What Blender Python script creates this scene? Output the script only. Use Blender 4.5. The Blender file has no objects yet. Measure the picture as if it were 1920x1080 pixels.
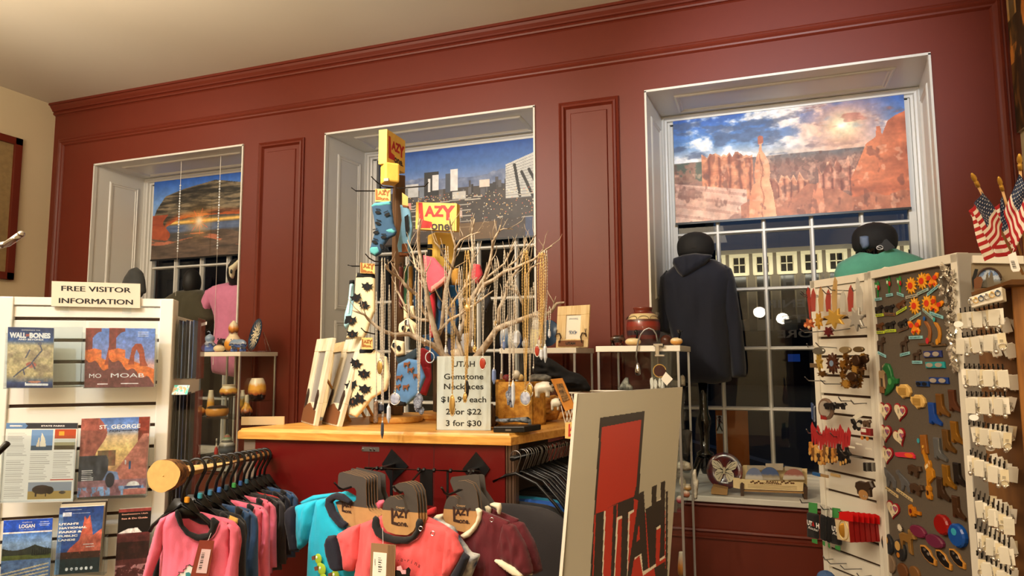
import bpy, math, random
import numpy as np
from mathutils import Vector, Matrix, Euler
from math import sin, cos, pi, radians, sqrt
rnd = random.Random(7)
S = bpy.context.scene
COL = S.collection
def V3(*a): return Vector(a)
FPX, YAW, PITCH, ROLL = 1291.2, 0.3430, 0.09991, -0.00521
CAM = Vector((0, 0, 1.55))
FW = Vector((-sin(YAW)*cos(PITCH), cos(YAW)*cos(PITCH), sin(PITCH)))
_r = Vector((cos(YAW), sin(YAW), 0)); _u = _r.cross(FW)
RT = _r*cos(ROLL)+_u*sin(ROLL); UP = -_r*sin(ROLL)+_u*cos(ROLL)
def ray(x, y): return FW+RT*((x-960)/FPX)+UP*((540-y)/FPX)
def aY(x, y, d): v = ray(x, y); return CAM+v*(d/v.y)
def aX(x, y, d): v = ray(x, y); return CAM+v*(d/v.x)
def aZ(x, y, z): v = ray(x, y); return CAM+v*((z-CAM.z)/v.z)
def aD(x, y, t): return CAM+ray(x, y)*t
class PL:
 """upright plane through O with horizontal direction U; N points to the viewer"""
 def __init__(s, O, U):
  s.O = Vector(O); s.U = Vector(U).normalized(); s.Z = Vector((0, 0, 1)); s.N = s.U.cross(s.Z)
  if s.N.dot(CAM-s.O) < 0: s.N = -s.N
 def at(s, x, y, off=0.0):
  v = ray(x, y); O = s.O+s.N*off
  return CAM+v*((O-CAM).dot(s.N)/v.dot(s.N))
 def off(s, d): return PL(s.O+s.N*d, s.U)
cam_d = bpy.data.cameras.new('camera'); cam = bpy.data.objects.new('camera', cam_d); COL.objects.link(cam)
cam_d.sensor_width = 36; cam_d.lens = FPX/1920*36; cam_d.clip_start = 0.02; cam_d.clip_end = 400
cam.matrix_world = Matrix(((RT.x, UP.x, -FW.x, CAM.x), (RT.y, UP.y, -FW.y, CAM.y), (RT.z, UP.z, -FW.z, CAM.z), (0, 0, 0, 1)))
S.camera = cam
S.view_settings.view_transform = 'Standard'; S.view_settings.look = 'None'; S.view_settings.gamma = 1
S.view_settings.use_curve_mapping = False
def lin(c):
 c = c/255.0
 return c/12.92 if c <= 0.04045 else ((c+0.055)/1.055)**2.4
def rgb(c): return (lin(c[0]), lin(c[1]), lin(c[2]), 1.0)
_M = {}
def mat(name, c, rough=0.5, metal=0.0, var=0.0, vs=8.0, bump=0.0, bs=60.0, emit=0.0, trans=0.0, ior=1.45, alpha=1.0, sheen=0.0, coat=0.0, c2=None, spec=None):
 if name in _M: return _M[name]
 m = bpy.data.materials.new(name); m.use_nodes = True
 nt = m.node_tree; b = nt.nodes['Principled BSDF']; L = nt.links
 b.inputs['Base Color'].default_value = rgb(c); b.inputs['Roughness'].default_value = rough
 b.inputs['Metallic'].default_value = metal; b.inputs['IOR'].default_value = ior
 b.inputs['Transmission Weight'].default_value = trans; b.inputs['Alpha'].default_value = alpha
 b.inputs['Sheen Weight'].default_value = sheen; b.inputs['Coat Weight'].default_value = coat
 if spec is not None: b.inputs['Specular IOR Level'].default_value = spec
 if emit: b.inputs['Emission Color'].default_value = rgb(c); b.inputs['Emission Strength'].default_value = emit
 tc = nt.nodes.new('ShaderNodeTexCoord')
 if var or c2:
  n = nt.nodes.new('ShaderNodeTexNoise'); n.inputs['Scale'].default_value = vs; n.inputs['Detail'].default_value = 4
  L.new(tc.outputs['Object'], n.inputs['Vector'])
  r = nt.nodes.new('ShaderNodeValToRGB'); r.color_ramp.elements[0].position = .35; r.color_ramp.elements[1].position = .65
  a = rgb(c); d = rgb(c2) if c2 else tuple(min(1, x*(1+var)) for x in a[:3])+(1,)
  if not c2: a = tuple(x*(1-var) for x in a[:3])+(1,)
  r.color_ramp.elements[0].color = a; r.color_ramp.elements[1].color = d
  L.new(n.outputs['Fac'], r.inputs['Fac']); L.new(r.outputs['Color'], b.inputs['Base Color'])
 if bump:
  n2 = nt.nodes.new('ShaderNodeTexNoise'); n2.inputs['Scale'].default_value = bs; n2.inputs['Detail'].default_value = 3
  L.new(tc.outputs['Object'], n2.inputs['Vector'])
  bp = nt.nodes.new('ShaderNodeBump'); bp.inputs['Strength'].default_value = bump; bp.inputs['Distance'].default_value = 0.004
  L.new(n2.outputs['Fac'], bp.inputs['Height']); L.new(bp.outputs['Normal'], b.inputs['Normal'])
 _M[name] = m; return m
def wood(name, c, c2, sc=(2, 30, 30), rough=0.5, rot=(0, 0, 0)):
 if name in _M: return _M[name]
 m = bpy.data.materials.new(name); m.use_nodes = True
 nt = m.node_tree; b = nt.nodes['Principled BSDF']; L = nt.links
 tc = nt.nodes.new('ShaderNodeTexCoord'); mp = nt.nodes.new('ShaderNodeMapping')
 mp.inputs['Scale'].default_value = sc; mp.inputs['Rotation'].default_value = rot
 n = nt.nodes.new('ShaderNodeTexNoise'); n.inputs['Scale'].default_value = 1.6; n.inputs['Detail'].default_value = 6; n.inputs['Distortion'].default_value = .6
 r = nt.nodes.new('ShaderNodeValToRGB'); e = r.color_ramp.elements
 e[0].position = .3; e[0].color = rgb(c2); e[1].position = .62; e[1].color = rgb(c)
 L.new(tc.outputs['Object'], mp.inputs['Vector']); L.new(mp.outputs['Vector'], n.inputs['Vector'])
 L.new(n.outputs['Fac'], r.inputs['Fac']); L.new(r.outputs['Color'], b.inputs['Base Color'])
 b.inputs['Roughness'].default_value = rough
 _M[name] = m; return m
def bands(name, stops, rough=0.35, noise=0.12, ns=9.0, coat=0.0, const=False):
 """colours stacked from the foot (0) to the lip (1) of the object, borders wavering"""
 if name in _M: return _M[name]
 m = bpy.data.materials.new(name); m.use_nodes = True
 nt = m.node_tree; b = nt.nodes['Principled BSDF']; L = nt.links
 tc = nt.nodes.new('ShaderNodeTexCoord'); sp = nt.nodes.new('ShaderNodeSeparateXYZ')
 L.new(tc.outputs['Generated'], sp.inputs['Vector'])
 n = nt.nodes.new('ShaderNodeTexNoise'); n.inputs['Scale'].default_value = ns; n.inputs['Detail'].default_value = 2
 L.new(tc.outputs['Generated'], n.inputs['Vector'])
 ma = nt.nodes.new('ShaderNodeMath'); ma.operation = 'MULTIPLY_ADD'; ma.inputs[1].default_value = noise*2; L.new(n.outputs['Fac'], ma.inputs[0])
 sb = nt.nodes.new('ShaderNodeMath'); sb.operation = 'SUBTRACT'; sb.inputs[1].default_value = noise
 L.new(sp.outputs['Z'], sb.inputs[0]); L.new(sb.outputs[0], ma.inputs[2])
 r = nt.nodes.new('ShaderNodeValToRGB')
 if const: r.color_ramp.interpolation = 'CONSTANT'
 el = r.color_ramp.elements
 el[0].position = stops[0][0]; el[0].color = rgb(stops[0][1]); el[1].position = stops[-1][0]; el[1].color = rgb(stops[-1][1])
 for p, c in stops[1:-1]:
  q = el.new(p); q.color = rgb(c)
 L.new(ma.outputs[0], r.inputs['Fac']); L.new(r.outputs['Color'], b.inputs['Base Color'])
 b.inputs['Roughness'].default_value = rough; b.inputs['Coat Weight'].default_value = coat
 _M[name] = m; return m
def clear(name, tint=(235, 242, 245), refl=0.06, rough=0.02):
 """thin clear sheet: mostly see-through with fresnel reflections"""
 if name in _M: return _M[name]
 m = bpy.data.materials.new(name); m.use_nodes = True
 nt = m.node_tree; L = nt.links; nt.nodes.remove(nt.nodes['Principled BSDF']); out = nt.nodes['Material Output']
 t = nt.nodes.new('ShaderNodeBsdfTransparent'); t.inputs['Color'].default_value = rgb(tint)
 g = nt.nodes.new('ShaderNodeBsdfGlossy'); g.inputs['Roughness'].default_value = rough
 lw0 = nt.nodes.new('ShaderNodeLayerWeight'); lw0.inputs['Blend'].default_value = .5
 lw = nt.nodes.new('ShaderNodeMath'); lw.operation = 'POWER'; lw.inputs[1].default_value = 4.0; L.new(lw0.outputs['Facing'], lw.inputs[0])
 mx = nt.nodes.new('ShaderNodeMixShader'); ad = nt.nodes.new('ShaderNodeMath'); ad.operation = 'ADD'; ad.inputs[1].default_value = refl
 L.new(lw.outputs[0], ad.inputs[0]); L.new(ad.outputs[0], mx.inputs[0]); L.new(t.outputs[0], mx.inputs[1]); L.new(g.outputs[0], mx.inputs[2])
 L.new(mx.outputs[0], out.inputs['Surface'])
 _M[name] = m; return m
def artmat(name='printed_surface', rough=0.45):
 k = name+str(rough)
 if k in _M: return _M[k]
 m = bpy.data.materials.new(name); m.use_nodes = True
 nt = m.node_tree; b = nt.nodes['Principled BSDF']
 a = nt.nodes.new('ShaderNodeVertexColor'); a.layer_name = 'print'
 nt.links.new(a.outputs['Color'], b.inputs['Base Color']); b.inputs['Roughness'].default_value = rough
 _M[k] = m; return m
ORI = {}
def orient(d):
 d = Vector(d).normalized()
 a = Vector((0, 0, 1)) if abs(d.z) < .9 else Vector((1, 0, 0))
 x = d.cross(a).normalized(); return x, x.cross(d).normalized()
_TX = {}
def text2d(body, bold=0.0, space=1.0, shear=0.0):
 k = (body, bold, space, shear)
 if k in _TX: return _TX[k]
 cu = bpy.data.curves.new('t', 'FONT'); cu.body = body; cu.size = 1; cu.offset = bold; cu.space_character = space; cu.shear = shear
 cu.resolution_u = 3; cu.fill_mode = 'FRONT'
 o = bpy.data.objects.new('t', cu); COL.objects.link(o)
 dg = bpy.context.evaluated_depsgraph_get(); dg.update()
 me = bpy.data.meshes.new_from_object(o.evaluated_get(dg))
 v = [tuple(p.co)[:2] for p in me.vertices]; f = [tuple(p.vertices) for p in me.polygons]
 bpy.data.objects.remove(o); bpy.data.curves.remove(cu); bpy.data.meshes.remove(me)
 if v:
  x0 = min(p[0] for p in v); x1 = max(p[0] for p in v); y0 = min(p[1] for p in v); y1 = max(p[1] for p in v)
 else: x0 = x1 = y0 = y1 = 0
 _TX[k] = (v, f, x0, x1, y0, y1); return _TX[k]
class MB:
 def __init__(s): s.v = []; s.f = []; s.mi = []; s.m = 0
 def add(s, vs, fs):
  o = len(s.v); s.v += [Vector(p) for p in vs]
  s.f += [tuple(i+o for i in f) for f in fs]; s.mi += [s.m]*len(fs); return s
 def boxo(s, O, a, b, c):
  O = Vector(O); a = Vector(a); b = Vector(b); c = Vector(c)
  if a.cross(b).dot(c) < 0: a, b = b, a
  return s.add([O, O+a, O+a+b, O+b, O+c, O+a+c, O+a+b+c, O+b+c], [(0, 3, 2, 1), (4, 5, 6, 7), (0, 1, 5, 4), (1, 2, 6, 5), (2, 3, 7, 6), (3, 0, 4, 7)])
 def box(s, x0, y0, z0, x1, y1, z1): return s.boxo((x0, y0, z0), (x1-x0, 0, 0), (0, y1-y0, 0), (0, 0, z1-z0))
 def cbox(s, c, sx, sy, sz, M=None):
  c = Vector(c); a = Vector((sx, 0, 0)); b = Vector((0, sy, 0)); d = Vector((0, 0, sz))
  if M: a, b, d = M@a, M@b, M@d
  return s.boxo(c-(a+b+d)/2, a, b, d)
 def bar(s, p, q, w, h, up=(0, 0, 1)):
  p = Vector(p); q = Vector(q); d = q-p; x = d.cross(Vector(up)).normalized()*w; u = x.cross(d).normalized()*h
  return s.boxo(p-x/2-u/2, d, x, u)
 def rbox(s, c, sx, sy, sz, r=.004, M=None):
  """box with softened edges (chamfer)"""
  c = Vector(c); M = M or Matrix.Identity(3); hx, hy, hz = sx/2, sy/2, sz/2; vs = []; 
  for (a, b) in ((hz, 1), (hz-r, 0), (-hz+r, 0), (-hz, 1)):
   i = r*b
   X, Yy = hx-i, hy-i; q = r if not b else 0
   vs += [(X-r, Yy, a), (-X+r, Yy, a), (-X, Yy-r, a), (-X, -Yy+r, a), (-X+r, -Yy, a), (X-r, -Yy, a), (X, -Yy+r, a), (X, Yy-r, a)]
  fs = [tuple(range(8)), tuple(reversed(range(24, 32)))]
  for k in range(3):
   for i in range(8): fs.append((k*8+(i+1) % 8, k*8+i, (k+1)*8+i, (k+1)*8+(i+1) % 8))
  return s.add([c+M@Vector(v) for v in vs], fs)
 def prism(s, pts, vec):
  vec = Vector(vec); n = len(pts); P = [Vector(p) for p in pts]
  nn = Vector((0, 0, 0))
  for i in range(n): nn += P[i].cross(P[(i+1) % n])
  if nn.dot(vec) < 0: P.reverse()
  return s.add(P+[p+vec for p in P], [tuple(reversed(range(n))), tuple(range(n, 2*n))]+[(i, (i+1) % n, n+(i+1) % n, n+i) for i in range(n)])
 def tube(s, pts, r, n=6, closed=False, cap=True):
  P = [Vector(p) for p in pts]; k = len(P); rr = r if isinstance(r, (list, tuple)) else [r]*k
  vs = []; x = None
  for i in range(k):
   if closed: d = P[(i+1) % k]-P[i-1]
   else: d = P[min(i+1, k-1)]-P[max(i-1, 0)]
   if d.length < 1e-9: d = Vector((0, 0, 1))
   d.normalize()
   if x is None: x, y = orient(d)
   else:
    x = (x-d*x.dot(d))
    if x.length < 1e-6: x, y = orient(d)
    x.normalize(); y = d.cross(x)
   for j in range(n):
    a = 2*pi*j/n; vs.append(P[i]+x*(cos(a)*rr[i])+y*(sin(a)*rr[i]))
  fs = []
  for i in range(k if closed else k-1):
   for j in range(n):
    i2 = (i+1) % k; fs.append((i*n+j, i*n+(j+1) % n, i2*n+(j+1) % n, i2*n+j))
  if not closed and cap: fs.append(tuple(reversed(range(n)))); fs.append(tuple((k-1)*n+j for j in range(n)))
  return s.add(vs, fs)
 def lathe(s, prof, c=(0, 0, 0), n=20, ax=(0, 0, 1), sx=1.0, sy=1.0):
  c = Vector(c); z = Vector(ax).normalized(); x, y = orient(z)
  if abs(z.z) > .99: x, y = Vector((1, 0, 0)), Vector((0, 1, 0))
  vs = []; k = len(prof)
  for (r, h) in prof:
   for j in range(n):
    a = 2*pi*j/n; vs.append(c+x*(r*sx*cos(a))+y*(r*sy*sin(a))+z*h)
  fs = [(i*n+j, i*n+(j+1) % n, (i+1)*n+(j+1) % n, (i+1)*n+j) for i in range(k-1) for j in range(n)]
  fs.append(tuple(reversed(range(n)))); fs.append(tuple((k-1)*n+j for j in range(n)))
  return s.add(vs, fs)
 def ell(s, c, rx, ry, rz, M=None, n=14, m=9, noise=0.0):
  c = Vector(c); vs = []
  for i in range(1, m):
   t = pi*i/m
   for j in range(n):
    a = 2*pi*j/n; k = 1+noise*(rnd.random()-.5)
    p = Vector((rx*sin(t)*cos(a)*k, ry*sin(t)*sin(a)*k, rz*cos(t)*k)); vs.append(c+(M@p if M else p))
  top = len(vs); p = Vector((0, 0, rz)); q = Vector((0, 0, -rz)); vs += [c+(M@p if M else p), c+(M@q if M else q)]
  fs = [(i*n+j, (i+1)*n+j, (i+1)*n+(j+1) % n, i*n+(j+1) % n) for i in range(m-2) for j in range(n)]
  fs += [(top, j, (j+1) % n) for j in range(n)]+[(top+1, (m-2)*n+(j+1) % n, (m-2)*n+j) for j in range(n)]
  return s.add(vs, fs)
 def loft(s, rings, cap=True, closed=True):
  n = len(rings[0]); vs = [p for r in rings for p in r]
  fs = [(i*n+j, i*n+(j+1) % n, (i+1)*n+(j+1) % n, (i+1)*n+j) for i in range(len(rings)-1) for j in range(n if closed else n-1)]
  if cap: fs += [tuple(reversed(range(n))), tuple((len(rings)-1)*n+j for j in range(n))]
  return s.add(vs, fs)
 def text(s, body, P, U, W, size, align='C', width=None, bold=0.0, space=1.0, shear=0.0, lift=0.0006):
  """flat lettering: P anchor (centre of the line), U right, W up, size = cap height in m"""
  v, f, x0, x1, y0, y1 = text2d(body, bold, space, shear)
  if not v: return s
  U = Vector(U).normalized(); W = Vector(W).normalized(); N = U.cross(W); k = size/0.73; kx = k
  if width: kx = width/max(1e-6, (x1-x0))
  ox = {'C': (x0+x1)/2, 'L': x0, 'R': x1}[align]
  P = Vector(P)
  return s.add([P+U*((a-ox)*kx)+W*((b-.365)*k)+N*lift for a, b in v], f)
 def build(s, name, m, parent=None, smooth=False, loc=None, bevel=0.0, subsurf=0, auto=None):
  me = bpy.data.meshes.new(name); o = bpy.data.objects.new(name, me)
  base = Vector(loc) if loc is not None else Vector((0, 0, 0))
  po = ORI.get(parent.name, Vector((0, 0, 0))) if parent else Vector((0, 0, 0))
  org = base if loc is not None else po
  me.from_pydata([tuple(v-org) for v in s.v], [], s.f)
  ms = m if isinstance(m, (list, tuple)) else [m]
  for x in ms: me.materials.append(x)
  if len(ms) > 1: me.polygons.foreach_set('material_index', s.mi)
  if smooth: me.polygons.foreach_set('use_smooth', [True]*len(me.polygons))
  me.update()
  COL.objects.link(o); o.location = org-po if parent else org
  if parent: o.parent = parent
  ORI[o.name] = org.copy()
  if bevel:
   b = o.modifiers.new('b', 'BEVEL'); b.width = bevel; b.segments = 2; b.limit_method = 'ANGLE'
  if subsurf:
   b = o.modifiers.new('s', 'SUBSURF'); b.levels = subsurf; b.render_levels = subsurf
  return o
def tag(o, label=None, cat=None, group=None, kind=None):
 if label: o['label'] = label
 if cat: o['category'] = cat
 if group: o['group'] = group
 if kind: o['kind'] = kind
 return o
def thing(name, loc, label, cat, group=None, rz=0.0):
 o = bpy.data.objects.new(name, None); COL.objects.link(o); o.location = loc; o.empty_display_size = .02
 ORI[o.name] = Vector(loc); tag(o, label, cat, group)
 if rz: o.rotation_euler = (0, 0, rz)
 return o
KIDS = {}
def copy_tree(o, loc=None, rot=None, label=None, parent=None, scale=None, group=None):
 c = o.copy(); COL.objects.link(c)
 if parent is not None: c.parent = parent
 for ch in o.children: copy_tree(ch, parent=c)
 if loc is not None: c.location = loc
 if rot is not None: c.rotation_euler = rot
 if label: c['label'] = label
 if group: c['group'] = group
 if scale is not None: c.scale = (scale,)*3 if not isinstance(scale, (tuple, list)) else scale
 return c
def struct(o): o['kind'] = 'structure'; return o
RG = np.random.RandomState(5)
def fbm(h, w, sc=6, oct=5, sx=1.0, sy=1.0, seed=None, ridged=False):
 rg = np.random.RandomState(seed) if seed is not None else RG
 out = np.zeros((h, w)); amp = 1; tot = 0
 for o in range(oct):
  gy = max(2, int(sc*sy*2**o*h/max(h, w))+2); gx = max(2, int(sc*sx*2**o*w/max(h, w))+2)
  g = rg.rand(gy+1, gx+1); y = np.linspace(0, gy-1.001, h); x = np.linspace(0, gx-1.001, w)
  yi = y.astype(int); xi = x.astype(int); fy = (y-yi)[:, None]; fx = (x-xi)[None]; fy = fy*fy*(3-2*fy); fx = fx*fx*(3-2*fx)
  a = g[yi][:, xi]*(1-fx)+g[yi][:, xi+1]*fx; b = g[yi+1][:, xi]*(1-fx)+g[yi+1][:, xi+1]*fx; c = a*(1-fy)+b*fy
  if ridged: c = 1-abs(2*c-1)
  out += amp*c; tot += amp; amp *= .55
 return out/tot
def sstep(a, b, x): t = np.clip((x-a)/(b-a+1e-9), 0, 1); return t*t*(3-2*t)
class Art:
 def __init__(s, w, h, c=(255, 255, 255)):
  s.w, s.h = w, h; s.a = np.zeros((h, w, 3))+np.array(c, float)
  s.Y, s.X = np.mgrid[0:h, 0:w]; s.X = (s.X+.5)/w; s.Y = (s.Y+.5)/h   # 0..1, y down
 def grad(s, stops):
  ys = [p for p, c in stops]
  for k in range(3): s.a[..., k] = np.interp(s.Y, ys, [c[k] for p, c in stops])
  return s
 def mix(s, m, c, c2=None, t=None):
  m = np.clip(m, 0, 1)[..., None]; c = np.array(c, float)
  if c2 is not None: c = c+(np.array(c2, float)-c)*np.clip(t, 0, 1)[..., None]
  s.a = s.a*(1-m)+c*m; return s
 def poly(s, pts, c, c2=None, t=None):
  ins = np.zeros(s.X.shape, bool); n = len(pts)
  for i in range(n):
   x0, y0 = pts[i]; x1, y1 = pts[(i+1) % n]
   if y0 == y1: continue
   cnd = ((s.Y >= min(y0, y1)) & (s.Y < max(y0, y1)))
   ins ^= cnd & (s.X < x0+(s.Y-y0)*(x1-x0)/(y1-y0))
  return s.mix(ins.astype(float), c, c2, t)
 def ell(s, cx, cy, rx, ry, c, soft=.1, **k):
  d = np.sqrt(((s.X-cx)/rx)**2+((s.Y-cy)/ry)**2); return s.mix(1-sstep(1-soft, 1, d), c, **k)
 def rect(s, x0, y0, x1, y1, c): return s.mix(((s.X >= x0) & (s.X < x1) & (s.Y >= y0) & (s.Y < y1)).astype(float), c)
 def line(s, x0, y0, x1, y1, wd, c):
  asp = s.w/s.h; dx, dy = (x1-x0)*asp, y1-y0; L2 = dx*dx+dy*dy+1e-12
  t = np.clip(((s.X-x0)*asp*dx+(s.Y-y0)*dy)/L2, 0, 1)
  d = np.hypot((s.X-x0)*asp-t*dx, s.Y-y0-t*dy); return s.mix((d < wd).astype(float), c)
 def rough(s, amt, sc=30, seed=1, **k):
  s.a = np.clip(s.a*(1+amt*(fbm(s.h, s.w, sc, 3, seed=seed, **k)-.5)[..., None]*2), 0, 255); return s
 def textlines(s, x0, y0, x1, y1, n, c, seed=1):
  rg = np.random.RandomState(seed)
  for i in range(n):
   y = y0+(y1-y0)*(i+.2)/n; s.rect(x0, y, x0+(x1-x0)*(.7+.3*rg.rand()), y+(y1-y0)/n*.45, c)
  return s
def art_panel(name, P0, U, W, art, parent=None, thick=0.002, rough=0.4, edge=(235, 235, 230), curve=None, loc=None, back=True, mask=None):
 """flat print: P0 = top-left corner, U = full width vector, W = full height vector (down)"""
 P0 = Vector(P0); U = Vector(U); W = Vector(W); N = W.cross(U).normalized()   # faces viewer
 if N.dot(CAM-P0) < 0 and curve is None: N = -N
 h, w = art.a.shape[:2]; nx, ny = w, h
 us = (np.arange(nx+1)/nx); vs_ = (np.arange(ny+1)/ny)
 uu, vv = np.meshgrid(us, vs_)
 co = np.array(P0)[None, None]+uu[..., None]*np.array(U)+vv[..., None]*np.array(W)
 if curve is not None: co = co+np.array(N)*curve(uu, vv)[..., None]
 co = co.reshape(-1, 3)
 idx = np.arange((nx+1)*(ny+1)).reshape(ny+1, nx+1)
 q = np.stack([idx[:-1, :-1], idx[1:, :-1], idx[1:, 1:], idx[:-1, 1:]], -1).reshape(-1, 4)
 lc = np.clip(art.a/255, 0, 1); lc = np.where(lc <= .04045, lc/12.92, ((lc+.055)/1.055)**2.4).reshape(-1, 3)
 if mask is not None:
  keep = mask(((np.arange(nx)+.5)/nx)[None].repeat(ny, 0), ((np.arange(ny)+.5)/ny)[:, None].repeat(nx, 1)).reshape(-1); q = q[keep]; lc = lc[keep]
 nf = len(q)
 if back and mask is None:
  bt = len(co); c4 = [idx[0, 0], idx[0, nx], idx[ny, nx], idx[ny, 0]]
  ext = np.array([co[i]-np.array(N)*thick for i in c4]); co = np.vstack([co, ext])
  q2 = [[c4[0], c4[1], bt+1, bt], [c4[1], c4[2], bt+2, bt+1], [c4[2], c4[3], bt+3, bt+2], [c4[3], c4[0], bt, bt+3], [bt, bt+1, bt+2, bt+3]]
  q = np.vstack([q, np.array(q2)]); e = rgb(edge)[:3]; lc = np.vstack([lc, np.array([e]*5)])
 org = Vector(loc) if loc is not None else (ORI[parent.name] if parent else P0.copy())
 po = ORI[parent.name] if parent else Vector((0, 0, 0))
 co = co-np.array(org)
 me = bpy.data.meshes.new(name); me.vertices.add(len(co)); me.vertices.foreach_set('co', co.astype(np.float32).ravel())
 me.loops.add(len(q)*4); me.loops.foreach_set('vertex_index', q.astype(np.int32).ravel())
 me.polygons.add(len(q)); me.polygons.foreach_set('loop_start', np.arange(0, len(q)*4, 4, dtype=np.int32))
 try: me.polygons.foreach_set('loop_total', np.full(len(q), 4, dtype=np.int32))
 except Exception: pass
 me.update(calc_edges=True)
 ca = me.color_attributes.new('print', 'FLOAT_COLOR', 'CORNER')
 full = np.ones((len(q), 4, 4), dtype=np.float32); full[..., :3] = lc[:, None, :]
 ca.data.foreach_set('color', full.ravel())
 me.materials.append(artmat(rough=rough)); me.validate()
 o = bpy.data.objects.new(name, me); COL.objects.link(o); o.location = org-po if parent else org
 if parent: o.parent = parent
 ORI[o.name] = org.copy(); return o
M_white = mat('white_laminate', (238, 234, 224), .4, var=.02, vs=3)
M_trimw = mat('white_trim_paint', (214, 212, 206), .35)
M_red = mat('red_wall_paint', (104, 36, 20), .47, var=.03, vs=2, bump=.08, bs=220)
M_redd = mat('red_lacquer_panel', (96, 16, 14), .3, var=.04, vs=2)
M_cream = mat('cream_wall_paint', (214, 200, 168), .8, var=.02, vs=2, bump=.15, bs=150)
M_ceil = mat('ceiling_paint', (206, 198, 182), .9, var=.02, vs=1)
M_black = mat('black_plastic', (14, 14, 16), .35)
M_chrome = mat('chrome', (200, 200, 205), .12, 1.0)
M_steel = mat('brushed_steel', (150, 150, 152), .35, 1.0)
M_ink = mat('black_ink', (12, 12, 12), .5)
M_inkw = mat('white_ink', (245, 245, 245), .5)
M_glass = clear('clear_glass', (244, 248, 248), .035)
M_acr = clear('clear_acrylic', (246, 250, 252), .03, .05)
M_pine = wood('honey_pine', (226, 170, 84), (198, 132, 52), (3, 30, 30), .38)
M_rawp = wood('pale_raw_pine', (228, 205, 158), (205, 172, 118), (40, 40, 4), .6)
M_paper = mat('white_card', (240, 236, 226), .6)
# ================================================================ THE ROOM
XL, XR, YW, HC = -5.77, 1.33, 4.2, 3.78
YB, YG = -5.0, 4.75      # wall behind the camera, glass plane
Z0, ZT = 0.755, 3.195
OPEN = [(-5.26, -3.70), (-2.953, -1.335), (-0.61, 0.942)]
INNER = [(-5.225, -3.66), (-2.912, -1.30), (-0.569, 0.984)]
struct(MB().box(XL-.2, YB-.2, -.1, XR+.2, 5.0, 0).build('floor', wood('dark_floor_boards', (92, 58, 36), (60, 36, 22), (1.2, 14, 1), .4)))
struct(MB().box(XL-.2, YB-.2, HC, XR+.2, 5.0, HC+.1).build('ceiling', M_ceil))
struct(MB().box(XL-.2, YB, 0, XL, 5.0, HC).build('wall_left', M_cream))
struct(MB().box(XR, YB, 0, XR+.2, 5.0, HC).build('wall_right', M_cream))
struct(MB().box(XL, YB-.2, 0, XR, YB, HC).build('wall_front', M_cream))
w = MB(); xs = [XL]+[v for o in OPEN for v in o]+[XR]
for i in range(0, 8, 2):
 w.box(xs[i], YW, 0, xs[i+1], YW+.02, HC); w.box(xs[i]+(0 if i == 0 else .06), YW+.02, 0, xs[i+1], 4.9, HC)
for a, b in OPEN: w.box(a, YW, ZT, b, 4.9, HC); w.box(a, YW, 0, b, 4.9, Z0-.03)
struct(w.build('wall_back', M_red))
def ring(mb, O, U, V, N, w_, h_, prof, bottom=True):
 """mitred moulding round a rectangle O + u U + v V; prof = [(inset, height)]"""
 O = Vector(O); U = Vector(U).normalized(); V = Vector(V).normalized(); N = Vector(N).normalized(); n = len(prof)
 vs = []
 for (i, d) in prof:
  vs += [O+U*i+V*i+N*d, O+U*(w_-i)+V*i+N*d, O+U*(w_-i)+V*(h_-i)+N*d, O+U*i+V*(h_-i)+N*d]
 fs = []
 for k in range(n-1):
  for j in range(4):
   j2 = (j+1) % 4; fs.append((k*4+j, k*4+j2, (k+1)*4+j2, (k+1)*4+j))
 mb.add(vs, fs)
BEAD = [(0, 0), (0, .012), (.008, .016), (.016, .011), (.02, .022), (.034, .026), (.045, .016), (.055, .014), (.062, .006), (.066, 0)]
def strip(mb, x0, x1, prof, y=YW):
 vs = []
 for (z, d) in prof: vs += [(x0, y-d, z), (x1, y-d, z)]
 mb.add(vs, [(2*i, 2*i+1, 2*i+3, 2*i+2) for i in range(len(prof)-1)])
c = MB(); strip(c, XL, XR, [(HC, .07), (HC-.018, .07), (HC-.02, .058), (HC-.035, .05), (HC-.052, .035), (HC-.062, .034), (HC-.066, .02), (HC-.08, .024), (HC-.09, .02), (HC-.093, .008), (HC-.1, 0)])
struct(c.build('trim_1', M_red))
c = MB(); ring(c, (-5.70, YW, .12), (1, 0, 0), (0, 0, 1), (0, -1, 0), 5.70+1.30, 3.465-.12, BEAD); struct(c.build('trim_2', M_red))
n = 3
for x0, x1 in ((-3.55, -3.136), (-1.168, -.776)):
 c = MB(); ring(c, (x0, YW, .86), (1, 0, 0), (0, 0, 1), (0, -1, 0), x1-x0, 3.19-.86, [(0, 0), (0, .012), (.008, .018), (.018, .01), (.022, .018), (.034, .02), (.042, .006), (.046, .001)])
 ring(c, (x0+.075, YW, .935), (1, 0, 0), (0, 0, 1), (0, -1, 0), x1-x0-.15, 3.19-.86-.15, [(0, .0008), (.006, .009)])
 c.add([(x0+.081, YW-.009, .941), (x1-.081, YW-.009, .941), (x1-.081, YW-.009, 3.19-.081), (x0+.081, YW-.009, 3.19-.081)], [(0, 1, 2, 3)])
 struct(c.build('trim_%d' % n, M_red)); n += 1
for a, b in OPEN:
 c = MB(); strip(c, a-.02, b+.02, [(.712, 0), (.71, .012), (.70, .016), (.692, .01), (.688, 0)])
 strip(c, a-.02, b+.02, [(.572, 0), (.566, .012), (.556, .016), (.548, .01), (.545, .004), (.53, .004), (.526, .014), (.516, .014), (.512, 0)])
 struct(c.build('trim_%d' % n, M_red)); n += 1
struct(MB().box(XL, YW-.018, 0, XR, YW, .12).build('baseboard_back', M_red))
struct(MB().box(XL, YB, 0, XL+.015, YW, .12).build('baseboard_left', M_white))
ROWS = [2.752, 2.367, 1.983, 1.597, 1.21]
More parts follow.
